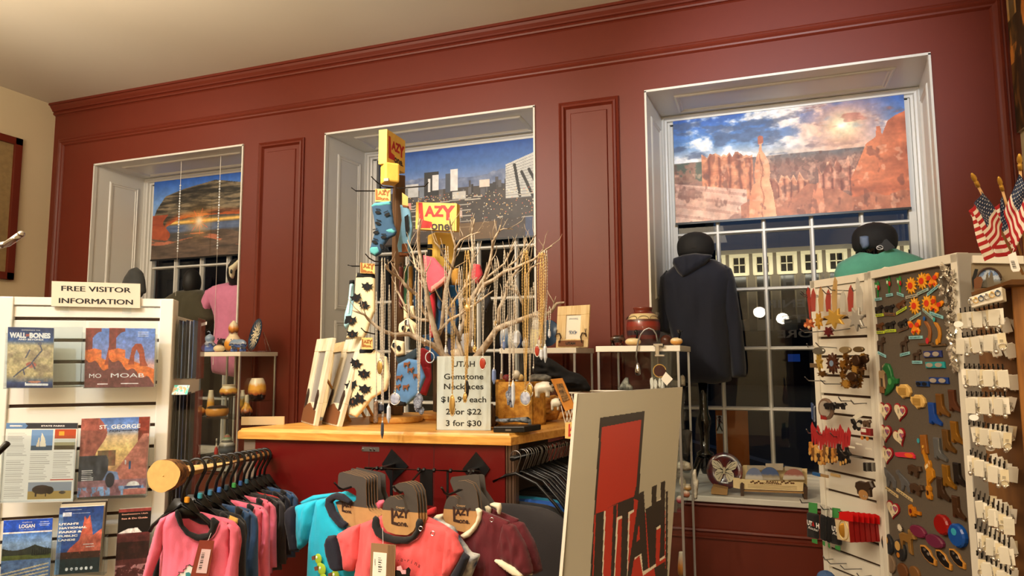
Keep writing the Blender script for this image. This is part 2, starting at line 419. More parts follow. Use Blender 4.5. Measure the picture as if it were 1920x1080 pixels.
PANELP = [(0, 0), (.004, .006), (.014, .01), (.02, .003), (.03, .006), (.036, 0), (.06, -.001)]
for wi in range(3):
 a, b = OPEN[wi]; ia, ib = INNER[wi]; yf = 4.70
 m = MB()
 m.add([(a, YW, Z0), (a, YW, ZT), (ia, yf, ZT-.01), (ia, yf, Z0)], [(0, 1, 2, 3)])
 m.add([(b, YW, Z0), (ib, yf, Z0), (ib, yf, ZT-.01), (b, YW, ZT)], [(0, 1, 2, 3)])
 m.add([(a, YW, ZT), (b, YW, ZT), (ib, yf, ZT-.01), (ia, yf, ZT-.01)], [(0, 1, 2, 3)])
 for (x0, z0, x1, z1) in ((a-.004, Z0, a+.008, ZT), (b-.008, Z0, b+.004, ZT), (a-.004, ZT-.008, b+.004, ZT+.006)): m.box(x0, YW-.012, z0, x1, YW+.02, z1)
 J = Vector((ia-a, yf-YW, 0)); jl = J.length; J.normalize(); NJ = Vector((J.y, -J.x, 0))
 for zb, h in ((Z0+.12, .95), (Z0+1.15, 1.18)): ring(m, Vector((a, YW, zb))+J*.14, J, (0, 0, 1), NJ, jl-.22, h, PANELP)
 J2 = Vector((ib-b, yf-YW, 0)); jl2 = J2.length; J2.normalize(); NJ2 = Vector((-J2.y, J2.x, 0))
 for zb, h in ((Z0+.12, .95), (Z0+1.15, 1.18)): ring(m, Vector((b, YW, zb))+J2*.14, J2, (0, 0, 1), NJ2, jl2-.22, h, PANELP)
 ring(m, Vector((a+.16, YW+.12, ZT-.003)), (1, 0, 0), (0, 1, -.02), (0, 0, -1), b-a-.30, .30, PANELP)
 struct(m.build('trim_%d' % n, M_trimw)); n += 1
 s = MB().box(a-.0, YW-.035, Z0-.033, b+.0, yf+.03, Z0)
 struct(s.build('trim_%d' % n, M_trimw, bevel=.004)); n += 1
 f = MB()
 L0, R0 = ia+.05, ib-.06
 ring(f, (ia-.002, yf, Z0), (1, 0, 0), (0, 0, 1), (0, -1, 0), ib-ia+.004, ZT-.012-Z0, [(0, 0), (0, .03), (.012, .034), (.02, .02), (.032, .018), (.036, .0), (.05, -.004), (.052, -.07)])
 wo = struct(f.build('window_%d' % (wi+1), M_trimw))
 g = MB(); cols = [L0+(R0-L0)*k/5 for k in range(1, 5)]
 g.box(L0-.01, YG-.03, Z0, L0+.03, YG+.02, ZT-.03); g.box(R0-.03, YG-.03, Z0, R0+.01, YG+.02, ZT-.03)
 g.box(L0, YG-.03, Z0, R0, YG+.02, Z0+.06); g.box(L0, YG-.03, ZT-.07, R0, YG+.02, ZT-.02)
 for z in ROWS: g.prism([(L0, YG-.022, z-.006), (L0, YG-.022, z+.006), (L0, YG, z+.013), (L0, YG+.02, z+.013), (L0, YG+.02, z-.013), (L0, YG, z-.013)], (R0-L0, 0, 0))
 for x in cols: g.prism([(x-.006, YG-.024, Z0), (x+.006, YG-.024, Z0), (x+.014, YG, Z0), (x+.014, YG+.02, Z0), (x-.014, YG+.02, Z0), (x-.014, YG, Z0)], (0, 0, ZT-Z0-.03))
 g.build('glazing_bars', M_trimw, wo)
 gl = MB().add([(L0, YG+.005, Z0), (R0, YG+.005, Z0), (R0, YG+.005, ZT-.03), (L0, YG+.005, ZT-.03)], [(0, 1, 2, 3)])
 gl.build('glass_pane', clear('window_glass', (225, 232, 238), .045, .003), wo)
 if wi == 2:
  t = MB(); x = aY(1518, 568, YG).x
  for body, py, h, wd in (('UTAH', 525, .085, .30), ('SOUVENIR', 568, .05, .53), ('GIFTS', 597, .05, .34), ('& MORE', 625, .05, .40)):
   t.text(body, Vector((x, YG+.003, aY(1500, py, YG).z)), (-1, 0, 0), (0, 0, 1), h, width=wd, bold=.02)
  t.build('window_lettering', mat('faint_window_lettering', (90, 88, 84), .6, alpha=.3), wo)
def art_bryce():
 A = Art(380, 190); X, Y = A.X, A.Y; h, w = 190, 380
 A.grad([(0, (36, 84, 175)), (.28, (90, 140, 205)), (.42, (205, 205, 205)), (1, (205, 205, 205))])
 n = fbm(h, w, 7, 6, 1, 1.7, seed=3); n2 = fbm(h, w, 11, 5, .8, 2.2, seed=9)
 A.mix(sstep(.47, .62, n)*(Y < .5), (238, 240, 245)); A.mix(sstep(.53, .68, n2)*.75*(Y < .45), (70, 88, 125))
 sun = np.hypot((X-.75)*1.6, Y-.24); A.mix(np.exp(-(sun/.3)**2)*.8*sstep(.3, .62, n+.18), (250, 165, 120)); A.mix(np.exp(-(sun/.11)**2), (255, 240, 190)); A.mix(np.exp(-(sun/.04)**2), (255, 255, 240))
 A.mix(sstep(.60, .72, n2)*.6*(X > .6)*(Y < .25), (180, 100, 90))
 hz = .43+.02*fbm(h, w, 9, 3, seed=4)
 land = sstep(0, .01, Y-hz+.0*X); r = fbm(h, w, 26, 5, 1.3, 1.3, seed=11)
 A.mix(land, (122, 96, 92), (196, 128, 98), r); A.mix(land*(1-sstep(.43, .55, Y))*.7, (96, 110, 120)); A.mix(land*sstep(.52, .6, r)*.5, (90, 70, 66))
 A.mix(land*(X < .16)*(Y < .62)*.8, (70, 86, 70), (150, 110, 90), sstep(.45, .6, r))
 def cliff(x0, x1, top, bot, c1, c2, seed, jag=.04, cols=9):
  rg = np.random.RandomState(seed); k = int((x1-x0)*w/5)+2; prof = np.interp(X[0], np.linspace(x0, x1, k), top+jag*(rg.rand(k)-.5)*2, left=2, right=2)
  m = (Y > prof[None]) & (Y < bot+.03*np.sin(X*40)); stripes = .5+.5*np.sin((X+.015*fbm(h, w, 12, 3, seed=seed))*cols*2*pi/(x1-x0)); lay = fbm(h, w, 6, 4, 1, 9, seed=seed+1)
  A.mix(m*1.0, c1, c2, np.clip(.45*stripes+1.1*(lay-.5)+.25, 0, 1)); A.mix(m*sstep(.25, .0, stripes)*.6, (104, 48, 36)); A.mix(m*(Y < prof[None]+.02)*.5, (246, 196, 160)); A.mix(m*sstep(.45, .3, fbm(h, w, 24, 3, 1.2, .5, seed=seed+5))*.6, (110, 54, 40))
 cliff(.13, .36, .40, .80, (168, 90, 58), (232, 160, 118), 21, .03, 5)
 cliff(.43, .60, .66, .86, (170, 96, 66), (230, 168, 132), 22, .05, 6)
 cliff(.64, .79, .58, .84, (178, 104, 80), (236, 176, 146), 23, .07, 4)
 prof = np.interp(X[0], [.77, .80, .84, .88, .885, .90, .905, .93, .96, 1], [.72, .60, .42, .37, .28, .28, .36, .24, .20, .17]); m = (Y > prof[None]) & (X > .77)
 A.mix(m*1., (150, 76, 50), (226, 128, 84), fbm(h, w, 5, 5, 1, 6, seed=31)); A.mix(m*np.exp(-(((X-.83)/.1)**2+((Y-.5)/.25)**2))*.6, (240, 150, 100))
 f = sstep(0, .012, Y-(.62+.32*X+.0*X))*(X < .33); A.mix(f, (196, 140, 118), (240, 208, 190), fbm(h, w, 9, 4, 2.5, 1, seed=41)); A.mix(f*(np.sin((Y-.4*X)*70) > .6)*.35, (150, 98, 84))
 f = (Y > .86-.12*np.exp(-((X-.62)/.1)**2)+.02*np.sin(X*50))*(X > .3); A.mix(f*.9, (150, 86, 62), (206, 134, 100), fbm(h, w, 14, 4, seed=44))
 A.poly([(.335, 1), (.34, .80), (.355, .70), (.37, .68), (.365, .6), (.372, .50), (.378, .44), (.388, .40), (.394, .335), (.388, .33), (.386, .27), (.396, .25), (.411, .262), (.41, .32), (.402, .335), (.404, .39), (.418, .44), (.432, .50), (.436, .6), (.43, .66), (.444, .78), (.452, .92), (.455, 1)], (214, 128, 88), (246, 188, 146), sstep(.33, .45, X)*.6+.4*fbm(h, w, 10, 4, .5, 3, seed=51))
 A.poly([(.386, .27), (.396, .25), (.411, .262), (.41, .32), (.388, .33)], (166, 92, 66))
 A.mix(((X > .355) & (X < .445) & (Y > .42) & (abs(X-.398-.006*np.sin(Y*25)) < .003))*.5, (140, 70, 48))
 A.poly([(.60, 1), (.61, .84), (.622, .74), (.64, .72), (.655, .8), (.66, 1)], (196, 110, 76), (232, 156, 118), fbm(h, w, 12, 3, seed=53))
 A.mix((Y > .44)*sstep(.42, .28, fbm(h, w, 34, 3, 1, .7, seed=71))*.5, (100, 56, 46)); A.mix((Y > .44)*sstep(.62, .75, fbm(h, w, 30, 3, seed=72))*.4, (250, 200, 170)); return A.rough(.16, 40, 61)
def art_arch():
 A = Art(300, 160); X, Y = A.X, A.Y; h, w = 160, 300
 A.grad([(0, (40, 92, 190)), (.35, (120, 160, 215)), (1, (120, 160, 215))])
 A.mix((Y > .5)*1., (52, 58, 66), (110, 96, 84), fbm(h, w, 12, 5, 1, 3, seed=5))
 A.mix(np.exp(-((Y-.56)/.022)**2), (255, 206, 110)); A.mix(sstep(.585, .6, Y)*(1-sstep(.66, .70, Y)), (60, 76, 110), (120, 140, 176), fbm(h, w, 8, 4, 1, 5, seed=41))
 top = np.interp(X, [0, .03, .1, .25, .5, .75, .9, 1], [.52, .38, .22, .15, .08, .16, .3, .5]); bot = np.interp(X, [0, .06, .12, .2, .35, .5, .7, .85, .93, 1], [.8, .75, .60, .53, .505, .50, .52, .57, .7, .8])
 m = (Y > top) & (Y < bot); lay = fbm(h, w, 7, 5, 1, 7, seed=8)
 A.mix(m*1., (44, 42, 38), (140, 126, 102), sstep(.3, .7, lay)); A.mix(m*sstep(.10, .0, bot-Y)*1., (150, 60, 34), (226, 120, 50), lay); A.mix(m*sstep(.45, .3, fbm(h, w, 9, 4, 1, 12, seed=33))*.6, (34, 32, 30))
 m = ((X < .12+.03*np.sin(Y*20)) | (X > .9)) & (Y > .45) & (Y < .86); A.mix(m*1., (130, 56, 38), (190, 96, 60), lay)
 m = (Y > .72+.05*np.sin(X*9)+.03*fbm(h, w, 9, 3, seed=12)-.0); A.mix(m*1., (50, 46, 44), (128, 104, 88), fbm(h, w, 8, 5, 1, 8, seed=14))
 m = abs(Y-(.74+.05*np.sin(X*9+1.2)+.10*X)) < .03; A.mix(m*sstep(.5, .65, lay)*.8, (206, 120, 90))
 A.mix(np.exp(-(np.hypot((X-.38)*1.9, Y-.565)/.16)**2)*.6, (255, 190, 90))
 for k in range(14):
  a = k*2*pi/14+.1; A.line(.38, .565, .38+cos(a)*(.05+.03*(k % 2)), .565+sin(a)*(.10+.06*(k % 2)), .0028, (240, 120, 80))
 A.mix(np.exp(-(np.hypot((X-.38)*1.9, Y-.565)/.05)**2), (255, 250, 220))
 return A.rough(.12, 30, 4)
def art_city():
 A = Art(340, 170); X, Y = A.X, A.Y; h, w = 170, 340
 A.grad([(0, (52, 92, 170)), (.2, (70, 112, 182)), (.36, (120, 142, 190)), (1, (120, 142, 190))])
 mt = .36-.09*fbm(h, w, 9, 5, seed=4)*(1+.5*np.sin(X*9)); mm = (Y > mt); A.mix(mm*1., (66, 84, 128), (150, 164, 196), fbm(h, w, 30, 4, seed=5))
 ct = .44+.0*X; m = Y > ct; A.mix(m*1., (52, 50, 56), (84, 78, 76), fbm(h, w, 10, 4, 1, 2, seed=6))
 rg = np.random.RandomState(3)
 for i in range(70):
  x = rg.rand(); y = .42+.12*rg.rand(); bw = .008+.02*rg.rand(); bh = .03+.05*rg.rand(); v = rg.randint(40, 110); A.rect(x, y-bh, x+bw, y+.02, (v, v, v+8))
 for (x0, x1, y0, y1, c) in ((.155, .235, .36, .50, (196, 200, 206)), (.05, .06, .38, .47, (210, 214, 220)), (.02, .03, .38, .47, (200, 205, 212)), (.08, .09, .38, .47, (210, 214, 220)), (.10, .17, .40, .50, (120, 126, 132)), (.24, .275, .38, .52, (120, 132, 150)), (.27, .36, .25, .5, (42, 46, 54)), (.32, .36, .28, .45, (226, 228, 232)), (.295, .31, .32, .46, (220, 222, 226)), (.40, .43, .28, .48, (70, 78, 94)), (.43, .475, .24, .47, (228, 230, 234)), (.44, .52, .48, .56, (200, 200, 200)), (.60, .66, .38, .46, (226, 214, 206))): A.rect(x0, y0, x1, y1, c)
 A.poly([(.75, .25), (.99, .10), (1, .10), (1, .60), (.75, .60)], (186, 188, 190), (226, 226, 222), fbm(h, w, 6, 3, seed=8))
 for k in range(14): A.line(.75, .27+k*.025, 1, .13+k*.036, .0025, (130, 134, 140))
 for (a, b, c_, d) in ((.80, .26, .83, .58), (.84, .34, .90, .59), (.88, .32, .95, .58), (.93, .30, .99, .55)): A.line(a, b, c_, d, .016, (36, 36, 38))
 m = (Y > .54); L = fbm(h, w, 40, 3, seed=15)
 for i in range(420):
  x = rg.rand(); y = .50+.45*rg.rand()**1.3; c = [(255, 236, 180), (255, 255, 245), (255, 200, 120), (240, 120, 90)][rg.randint(4)]; A.ell(x, y, .0035, .006, c, .6)
 for i in range(26):
  x = rg.rand(); y = .54+.34*rg.rand(); A.line(x, y, x+.09*rg.rand(), y+.03*(rg.rand()-.3), .006, (196, 190, 180))
 for k in range(6): A.line(.0, .62+.05*k, .55, .56+.06*k, .006, (170, 168, 164))
 A.rect(.13, .56, .19, .63, (220, 150, 150)); A.mix(((X > .3) & (X < .5) & (Y > .66) & (Y < .75) & (L > .5))*.8, (240, 210, 200))
 A.mix((Y > .8)*.5, (64, 52, 50)); A.mix(((X > .86) & (Y > .8))*.6, (60, 90, 150)); A.mix(((X > .35) & (X < .7) & (Y > .82))*.5, (150, 110, 60))
 return A.rough(.08, 40, 2)
for nm, fn, x0, x1, zt, zb, lab in (('window_banner', art_bryce, -.497, .90, 3.172, 2.438, 'wide printed banner of orange canyon spires under a sunburst sky in the right window'),
                           ('window_banner', art_city, -2.77, -1.37, 3.155, 2.42, 'wide printed banner of a city at dusk with lit towers in the middle window'),
                           ('window_banner', art_arch, -5.124, -3.72, 3.168, 2.432, 'wide printed banner of a stone arch with a sun star in the left window')):
 o = thing(nm, ((x0+x1)/2, 4.69, zb), lab, 'banner')
 art_panel('print', (x0, 4.688, zt), (x1-x0, 0, 0), (0, 0, zb-zt), fn(), o, .004, .5)
 MB().box(x0-.003, 4.684, zb-.008, x1+.003, 4.696, zb+.006).build('bottom_rail', M_black, o)
 MB().box(x0-.003, 4.682, zt-.006, x1+.003, 4.698, zt+.01).build('top_rail', M_trimw, o)
A = Art(120, 90); X, Y = A.X, A.Y
A.grad([(0, (60, 100, 170)), (1, (90, 110, 150))]); rr = fbm(90, 120, 6, 5, 2, 1, seed=77)
A.mix((Y > .30-.25*X)*1., (70, 60, 44), (230, 150, 70), sstep(.42, .6, rr)); A.mix((X < .14)*(Y < .35)*(Y > .16)*.8, (240, 190, 110)); A.mix((X > .03)*(X < .12)*(Y < .5)*.6, (60, 58, 50)); A.mix((Y > .6)*.6, (60, 46, 34))
o = thing('canyon_poster', (XR-.004, 4.18, 2.70), 'frameless canyon photo poster at the top right on the side wall', 'poster')
art_panel('print', (XR-.02, 4.185, 3.62), (0, -.9, 0), (0, 0, -.92), A.rough(.15, 20, 3), o, .014, .4)
A = Art(60, 80); A.grad([(0, (70, 66, 92)), (.35, (120, 70, 80)), (.5, (230, 80, 40)), (.62, (40, 30, 30)), (1, (90, 60, 60))]).rough(.15, 8, 2)
o = thing('framed_print', (XL+.02, 3.4, 2.2), 'red framed sunset print with tan mat on the cream side wall', 'picture frame')
y1, y0, z0, z1 = 3.912, 3.0, 2.20, 3.385; c = MB()
for (a, b, cc, d) in ((y0, z0, y1, z0+.06), (y0, z1-.06, y1, z1), (y0, z0, y0+.06, z1), (y1-.06, z0, y1, z1)): c.box(XL, a, b, XL+.035, cc, d)
c.build('frame', M_red, o, bevel=.003)
MB().box(XL+.004, y0+.05, z0+.05, XL+.012, y1-.05, z1-.05).build('mat_board', mat('tan_mat_board', (150, 128, 88), .8, var=.1, vs=30), o)
art_panel('print', (XL+.014, y0+.17, z1-.17), (0, y1-y0-.34, 0), (0, 0, -(z1-z0-.34)), A, o, .002, .3)
for px, zt_, lb in ((329, 3.18, 'left of the two'), (404, 3.18, 'right of the two')):
 P = aY(px, 560, 4.35); c = MB(); o = thing('bead_string', (P.x, 4.35, zt_), 'long hanging bead string, %s in the left window' % lb, 'bead string')
 c.tube([(P.x, 4.35, zt_+.005), (P.x, 4.35, 1.5)], .0022, 5); c.build('cord', M_white, o)
 d = MB()
 for k in range(26): d.ell((P.x, 4.35, 3.1-.022*k-.12), .006+.003*(k % 3 == 0), .006, .008, n=8, m=5)
 d.build('beads', mat('clear_beads', (225, 230, 235), .1, coat=.5), o)
ny = 60.0
def nb(mb, px0, py0, px1, py1, y=ny, d=.3): # block on the far facade given by its picture corners
 p = aY(px0, py0, y); q = aY(px1, py1, y); mb.box(p.x, y-d, q.z, q.x, y+.01, p.z)
road = struct(MB().box(-90, 4.95, -.9, 60, 90, -.8).build('ground_street', mat('night_asphalt', (42, 44, 48), .7, var=.2, vs=.4)))
c = MB()
for k in (0,): c.boxo((4.2, 9.0, -.795), (.3, 0, 0), (-8.5, 15, 0), (0, 0, .01))
o = c.build('crosswalk_stripe', mat('road_paint', (150, 150, 145), .7)); tag(o, 'pale painted stripe crossing the dark street outside the right window', 'road marking')
o = thing('office_building', (2, ny, -.8), 'pale stone building with lit upper windows across the street', 'building')
q = aY(1386, 478, ny); top = q.z; XB0 = aY(1330, 495, ny).x
MB().box(XB0, ny, -.8, 36, ny+6, top).build('wall', mat('night_stone', (196, 180, 150), .8, var=.06, vs=.5), o)
MB().box(XB0-.3, ny-.6, top, 36.3, ny+6.3, top+.35).build('cornice', mat('night_stone_trim', (150, 140, 124), .8), o)
XB0_ = 0
M_nwin = mat('dark_office_pane', (26, 28, 30), .2)
step = 39/FPX*ny*1.02; cx0 = aY(1386, 495, ny).x
lampb = []
for k in range(-3, 12):
 x = cx0+k*step*.995
 zc = aY(1460, 494, ny).z
 f = MB()
 f.box(x-.78, ny-.35, zc-.9, x-.5, ny, zc+1.0); f.box(x+.5, ny-.35, zc-.9, x+.78, ny, zc+1.0); f.box(x-.78, ny-.4, zc+.6, x+.78, ny, zc+1.0); f.box(x-.7, ny-.45, zc-.95, x+.7, ny, zc-.7)
 fr = f.build('window_surround', mat('pale_window_surround', (236, 224, 190), .8), o)
 m = MB(); m.box(x-.5, ny-.06, zc-.7, x+.5, ny-.01, zc+.6); pn = m.build('pane', M_nwin, fr)
 m = MB(); m.box(x-.04, ny-.1, zc-.7, x+.04, ny-.05, zc+.6); m.box(x-.5, ny-.1, zc-.04, x+.5, ny-.05, zc+.04); m.box(x-.5, ny-.1, zc-.7, x-.44, ny-.05, zc+.6); m.box(x+.44, ny-.1, zc-.7, x+.5, ny-.05, zc+.6)
 m.build('sash', mat('pale_window_surround', (236, 224, 190), .8), fr)
 m = MB(); zb = aY(1460, 528, ny).z; m.box(x-.5, ny-.05, zb-1.3, x+.5, ny-.01, zb+.8); m.build('lower_window', M_nwin, o)
 m = MB(); zb = aY(1460, 575, ny).z; m.box(x-.5, ny-.05, zb-1.0, x+.5, ny-.01, zb+.9); m.build('street_window', M_nwin, o)
 m = MB(); m.box(x+step/2-.3, ny-.3, 0, x+step/2+.3, ny, top); m.build('pilaster', mat('grey_pilaster', (120, 108, 92), .8), o)
o2 = thing('dark_building', (-20, 40, -.8), 'unlit dark building filling the view outside the left and middle windows', 'building')
MB().box(-62, 38, -.8, aY(1325, 495, 38).x, 46, 13).build('wall', mat('unlit_wall', (70, 66, 60), .9, var=.1, vs=.3), o2)
m = MB()
for k in range(22):
 for z in (1.2, 5.0, 8.8):
  MB().box(-58+2.6*k, 37.94, z, -56.6+2.6*k, 38.0, z+2.2).build('window', mat('dark_office_pane', (26, 28, 30), .2), o2)
MB().box(-70, ny-1, -.8, 30, ny-.4, aY(1460, 620, ny).z).build('shopfront', mat('dark_shopfront', (26, 26, 28), .5), o)
p = aY(1477, 664, 30); q = aY(1500, 678, 30)
o = MB().box(p.x, 29.8, q.z, q.x, 30, p.z).build('blue_screen', mat('blue_screen_light', (30, 70, 150), .4, emit=.25)); tag(o, 'small glowing blue screen across the street seen through the right window', 'screen')
p = aY(1341, 770, 4.95); q = aY(1369, 828, 4.95)
o = thing('roadwork_notice', (p.x, 4.95, q.z), 'orange notice board with a white walking figure sign, outside the right window', 'sign')
MB().box(p.x, 4.95, q.z-.3, q.x+.12, 4.97, p.z+.02).build('board', mat('orange_board', (190, 100, 30), .6), o)
a_ = aY(1343, 779, 4.945); b_ = aY(1356.5, 813, 4.945); MB().box(a_.x, 4.943, b_.z, b_.x, 4.949, a_.z).build('white_sign', M_white, o)
cx = (a_.x+b_.x)/2; s_ = (b_.x-a_.x); m = MB()
m.ell((cx, 4.94, b_.z+.11), .01, .002, .01, n=8, m=5); m.bar((cx, 4.94, b_.z+.10), (cx-.004, 4.94, b_.z+.055), .002, .014, (1, 0, 0)); m.bar((cx-.004, 4.94, b_.z+.06), (cx+.016, 4.94, b_.z+.015), .002, .008, (1, 0, 0)); m.bar((cx-.004, 4.94, b_.z+.06), (cx-.02, 4.94, b_.z+.018), .002, .008, (1, 0, 0)); m.bar((cx, 4.94, b_.z+.09), (cx+.02, 4.94, b_.z+.065), .002, .006, (1, 0, 0))
m.build('walking_figure', M_ink, o)
m = MB(); zt = a_.z-.015
for pa, pb in (((cx-.022, zt), (cx+.022, zt)), ((cx+.022, zt), (cx, zt-.04)), ((cx, zt-.04), (cx-.022, zt))): m.bar((pa[0], 4.94, pa[1]), (pb[0], 4.94, pb[1]), .002, .005, (0, 1, 0))
m.build('yield_triangle', mat('sign_red', (170, 30, 24), .5), o)
def spot(loc, aim, power, ang=70, blend=.6, col=(1, .86, .66), size=.05):
 l = bpy.data.lights.new('spot_light', 'SPOT'); l.energy = power; l.spot_size = radians(ang); l.spot_blend = blend; l.color = col; l.shadow_soft_size = size
 o = bpy.data.objects.new('spot_light', l); COL.objects.link(o); o.location = loc
 o.rotation_euler = (Vector(aim)-Vector(loc)).to_track_quat('-Z', 'Y').to_euler(); return o
def area(loc, aim, power, sx, sy, col=(1, .9, .75)):
 l = bpy.data.lights.new('area_light', 'AREA'); l.shape = 'RECTANGLE'; l.size = sx; l.size_y = sy; l.energy = power; l.color = col
 o = bpy.data.objects.new('area_light', l); COL.objects.link(o); o.location = loc
 o.rotation_euler = (Vector(aim)-Vector(loc)).to_track_quat('-Z', 'Y').to_euler(); return o
WARM = (1, .84, .62); NEUT = (1, .92, .80); COOL = (.78, .87, 1)
area((-2.5, -.5, 3.72), (-2.5, -.5, 0), 70, 3.0, 2.0, WARM)
area((-2, -3.2, 3.72), (-2, -3.2, 0), 60, 3, 2, WARM)
area((-2.2, -1.0, 2.6), (-2.2, -1.0, 9), 230, 4.0, 3.5, WARM)  # unseen upward light, added to brighten the ceiling
area((-3.4, 1.4, 2.75), (-3.4, 1.4, 9), 75, 2.2, 1.6, WARM)  # second unseen upward light, added for the ceiling at the left
spot((-1.75, 1.2, 3.15), (-1.05, 4.2, 2.1), 150, 75, .9, WARM, .18)
spot((-3.3, 1.2, 3.6), (-3.2, 4.2, 2.0), 60, 85, .9, WARM, .1)
spot((-4.6, 1.4, 3.4), (-4.5, 4.6, 2.75), 110, 60, .9, NEUT)
spot((-2.0, 1.3, 3.2), (-2.1, 4.6, 2.85), 85, 50, .9, COOL)
spot((-1.4, .5, 3.7), (-1.3, 2.4, 1.3), 110, 44, .7, NEUT)
spot((-2.3, -.6, 3.6), (-2.3, 1.8, 1.3), 150, 44, .7, (.80, .87, 1))
spot((.9, -.6, 3.7), (.7, 1.8, 1.6), 60, 46, .8, WARM)
spot((-1.0, -.5, 3.7), (-1.1, 1.9, 1.0), 80, 40, .8, NEUT)
spot((.25, 1.0, 3.35), (.2, 4.69, 2.95), 300, 42, .9, (.88, .93, 1))
for k in range(-3, 12, 2):
 x = cx0+(k+.5)*step*.995
 l = area((x, ny-2.2, aY(1460, 500, ny).z-.6), (x, ny, aY(1460, 494, ny).z), 60, step*1.9, .2, (1, .9, .66))
W = bpy.data.worlds.new('night'); S.world = W; W.use_nodes = True; nt = W.node_tree; bg = nt.nodes['Background']
tc = nt.nodes.new('ShaderNodeTexCoord'); sp = nt.nodes.new('ShaderNodeSeparateXYZ'); r = nt.nodes.new('ShaderNodeValToRGB')
r.color_ramp.elements[0].color = (.020, .030, .050, 1); r.color_ramp.elements[1].color = (.008, .014, .03, 1); r.color_ramp.elements[0].position = .0; r.color_ramp.elements[1].position = .5
nt.links.new(tc.outputs['Generated'], sp.inputs[0]); nt.links.new(sp.outputs['Z'], r.inputs['Fac']); nt.links.new(r.outputs['Color'], bg.inputs['Color']); bg.inputs['Strength'].default_value = 1.1
S.view_settings.exposure = 0.33
# ================================================================ LEFT: brochure fixture
SW = PL(aD(1, 556, 2.45), (sin(radians(55.6)), cos(radians(55.6)), 0)); ZU = Vector((0, 0, 1))
swO = SW.at(1, 556); swR = SW.at(327, 561); swW = (swR-swO).dot(SW.U); zT = (swO.z+swR.z)/2
BK = -SW.N
def swp(u, n, z): return Vector((swO.x, swO.y, 0))+SW.U*u+SW.N*n+ZU*z
o = thing('slatwall_display', swp(swW/2, -.3, 0), 'white slatwall fixture holding visitor brochures at the left edge', 'display stand')
m = MB()
for u in (0, swW-.045): m.boxo(swp(u, .012, .05), SW.U*.045, BK*.09, ZU*(zT-.05))
m.build('post', M_white, o, bevel=.003)
MB().boxo(swp(.045, .006, zT-.028), SW.U*(swW-.09), BK*.08, ZU*.028).build('top_rail', M_white, o)
zs0 = SW.at(280, 599).z; gap = .0775
m = MB(); zz = [zT-.03]+[zs0-gap*k for k in range(18)]; prev = zT-.034
for k, z in enumerate(zz[1:]):
 m.boxo(swp(.045, 0, z+.006), SW.U*(swW-.09), BK*.018, ZU*(prev-z-.006)); prev = z-.006
m.build('slat_panel', M_white, o, bevel=.0015)
MB().boxo(swp(.04, -.013, .1), SW.U*(swW-.08), BK*.012, ZU*(zT-.15)).build('slot_backing', mat('slot_brown', (70, 48, 34), .6), o)
m = MB(); m.boxo(swp(swW-.01, -.08, .1), BK*.5, SW.U*.01, ZU*(zT-.16)); m.boxo(swp(0, -.08, .1), BK*.5, SW.U*.01, ZU*(zT-.16)); m.boxo(swp(0, -.57, .1), SW.U*swW, BK*.01, ZU*(zT-.16)); m.build('side_panel', M_white, o)
MB().boxo(swp(-.02, .03, 0), SW.U*(swW+.04), BK*.63, ZU*.1).build('base', M_white, o, bevel=.004)
pl = SW.off(.016); a = pl.at(97, 527); b = pl.at(263, 532); c = pl.at(96, 574); U = (b-a); W = (c-a)
o = thing('header_sign', c, 'cream sign reading FREE VISITOR INFORMATION on top of the white fixture', 'sign')
MB().boxo(c, U, -W, SW.N*-.006).build('board', mat('cream_sign_card', (222, 212, 190), .6), o)
m = MB(); un = U.normalized()
[(m.text('FREE VISITOR', a+U*.5+W*.27+un*e, un, -W, .0195, width=U.length*.78, lift=.0006+abs(e)*.1), m.text('INFORMATION', a+U*.5+W*.76+un*e, un, -W, .0195, width=U.length*.83, lift=.0006+abs(e)*.1)) for e in (-.0009, -.0004, 0.0001, .0005, .001)]
m.build('lettering', M_ink, o)
MB().boxo(a+U*.1+W*1.0, U*.1, SW.N*.004, W*.25).boxo(a+U*.8+W*1.0, U*.1, SW.N*.004, W*.25).build('holder_clip', M_acr, o)
def corners(pl, TL, TR, BL):
 a = pl.at(*TL); b = pl.at(*TR); c = pl.at(*BL); return a, b-a, c-a
def c_bones():
 A = Art(86, 112).grad([(0, (28, 52, 100)), (.22, (66, 96, 150)), (.3, (206, 190, 150)), (.8, (196, 176, 130)), (.92, (60, 82, 130)), (1, (24, 40, 84))]); n = fbm(112, 86, 8, 4, seed=2)
 A.mix((A.Y > .25)*(A.Y < .9)*sstep(.4, .7, n)*.7, (160, 140, 120)); A.mix((A.Y > .25)*(A.Y < .85)*sstep(.35, .2, n)*.7, (232, 218, 180))
 A.ell(.52, .62, .12, .05, (190, 110, 100)); 
 for p in (((.3, .72), (.5, .62)), ((.5, .62), (.62, .5)), ((.62, .5), (.75, .38)), ((.3, .72), (.15, .82)), ((.35, .7), (.38, .78)), ((.55, .6), (.6, .68)), ((.75, .38), (.7, .28)), ((.4, .5), (.48, .38))): A.line(*p[0], *p[1], .012, (90, 92, 110))
 A.ell(.7, .27, .05, .03, (110, 110, 130)); A.rect(.4, .93, .9, .965, (240, 240, 240)); A.rect(.4, .915, .42, .93, (240, 240, 240)); A.ell(.6, .90, .15, .02, (190, 130, 110)); return A
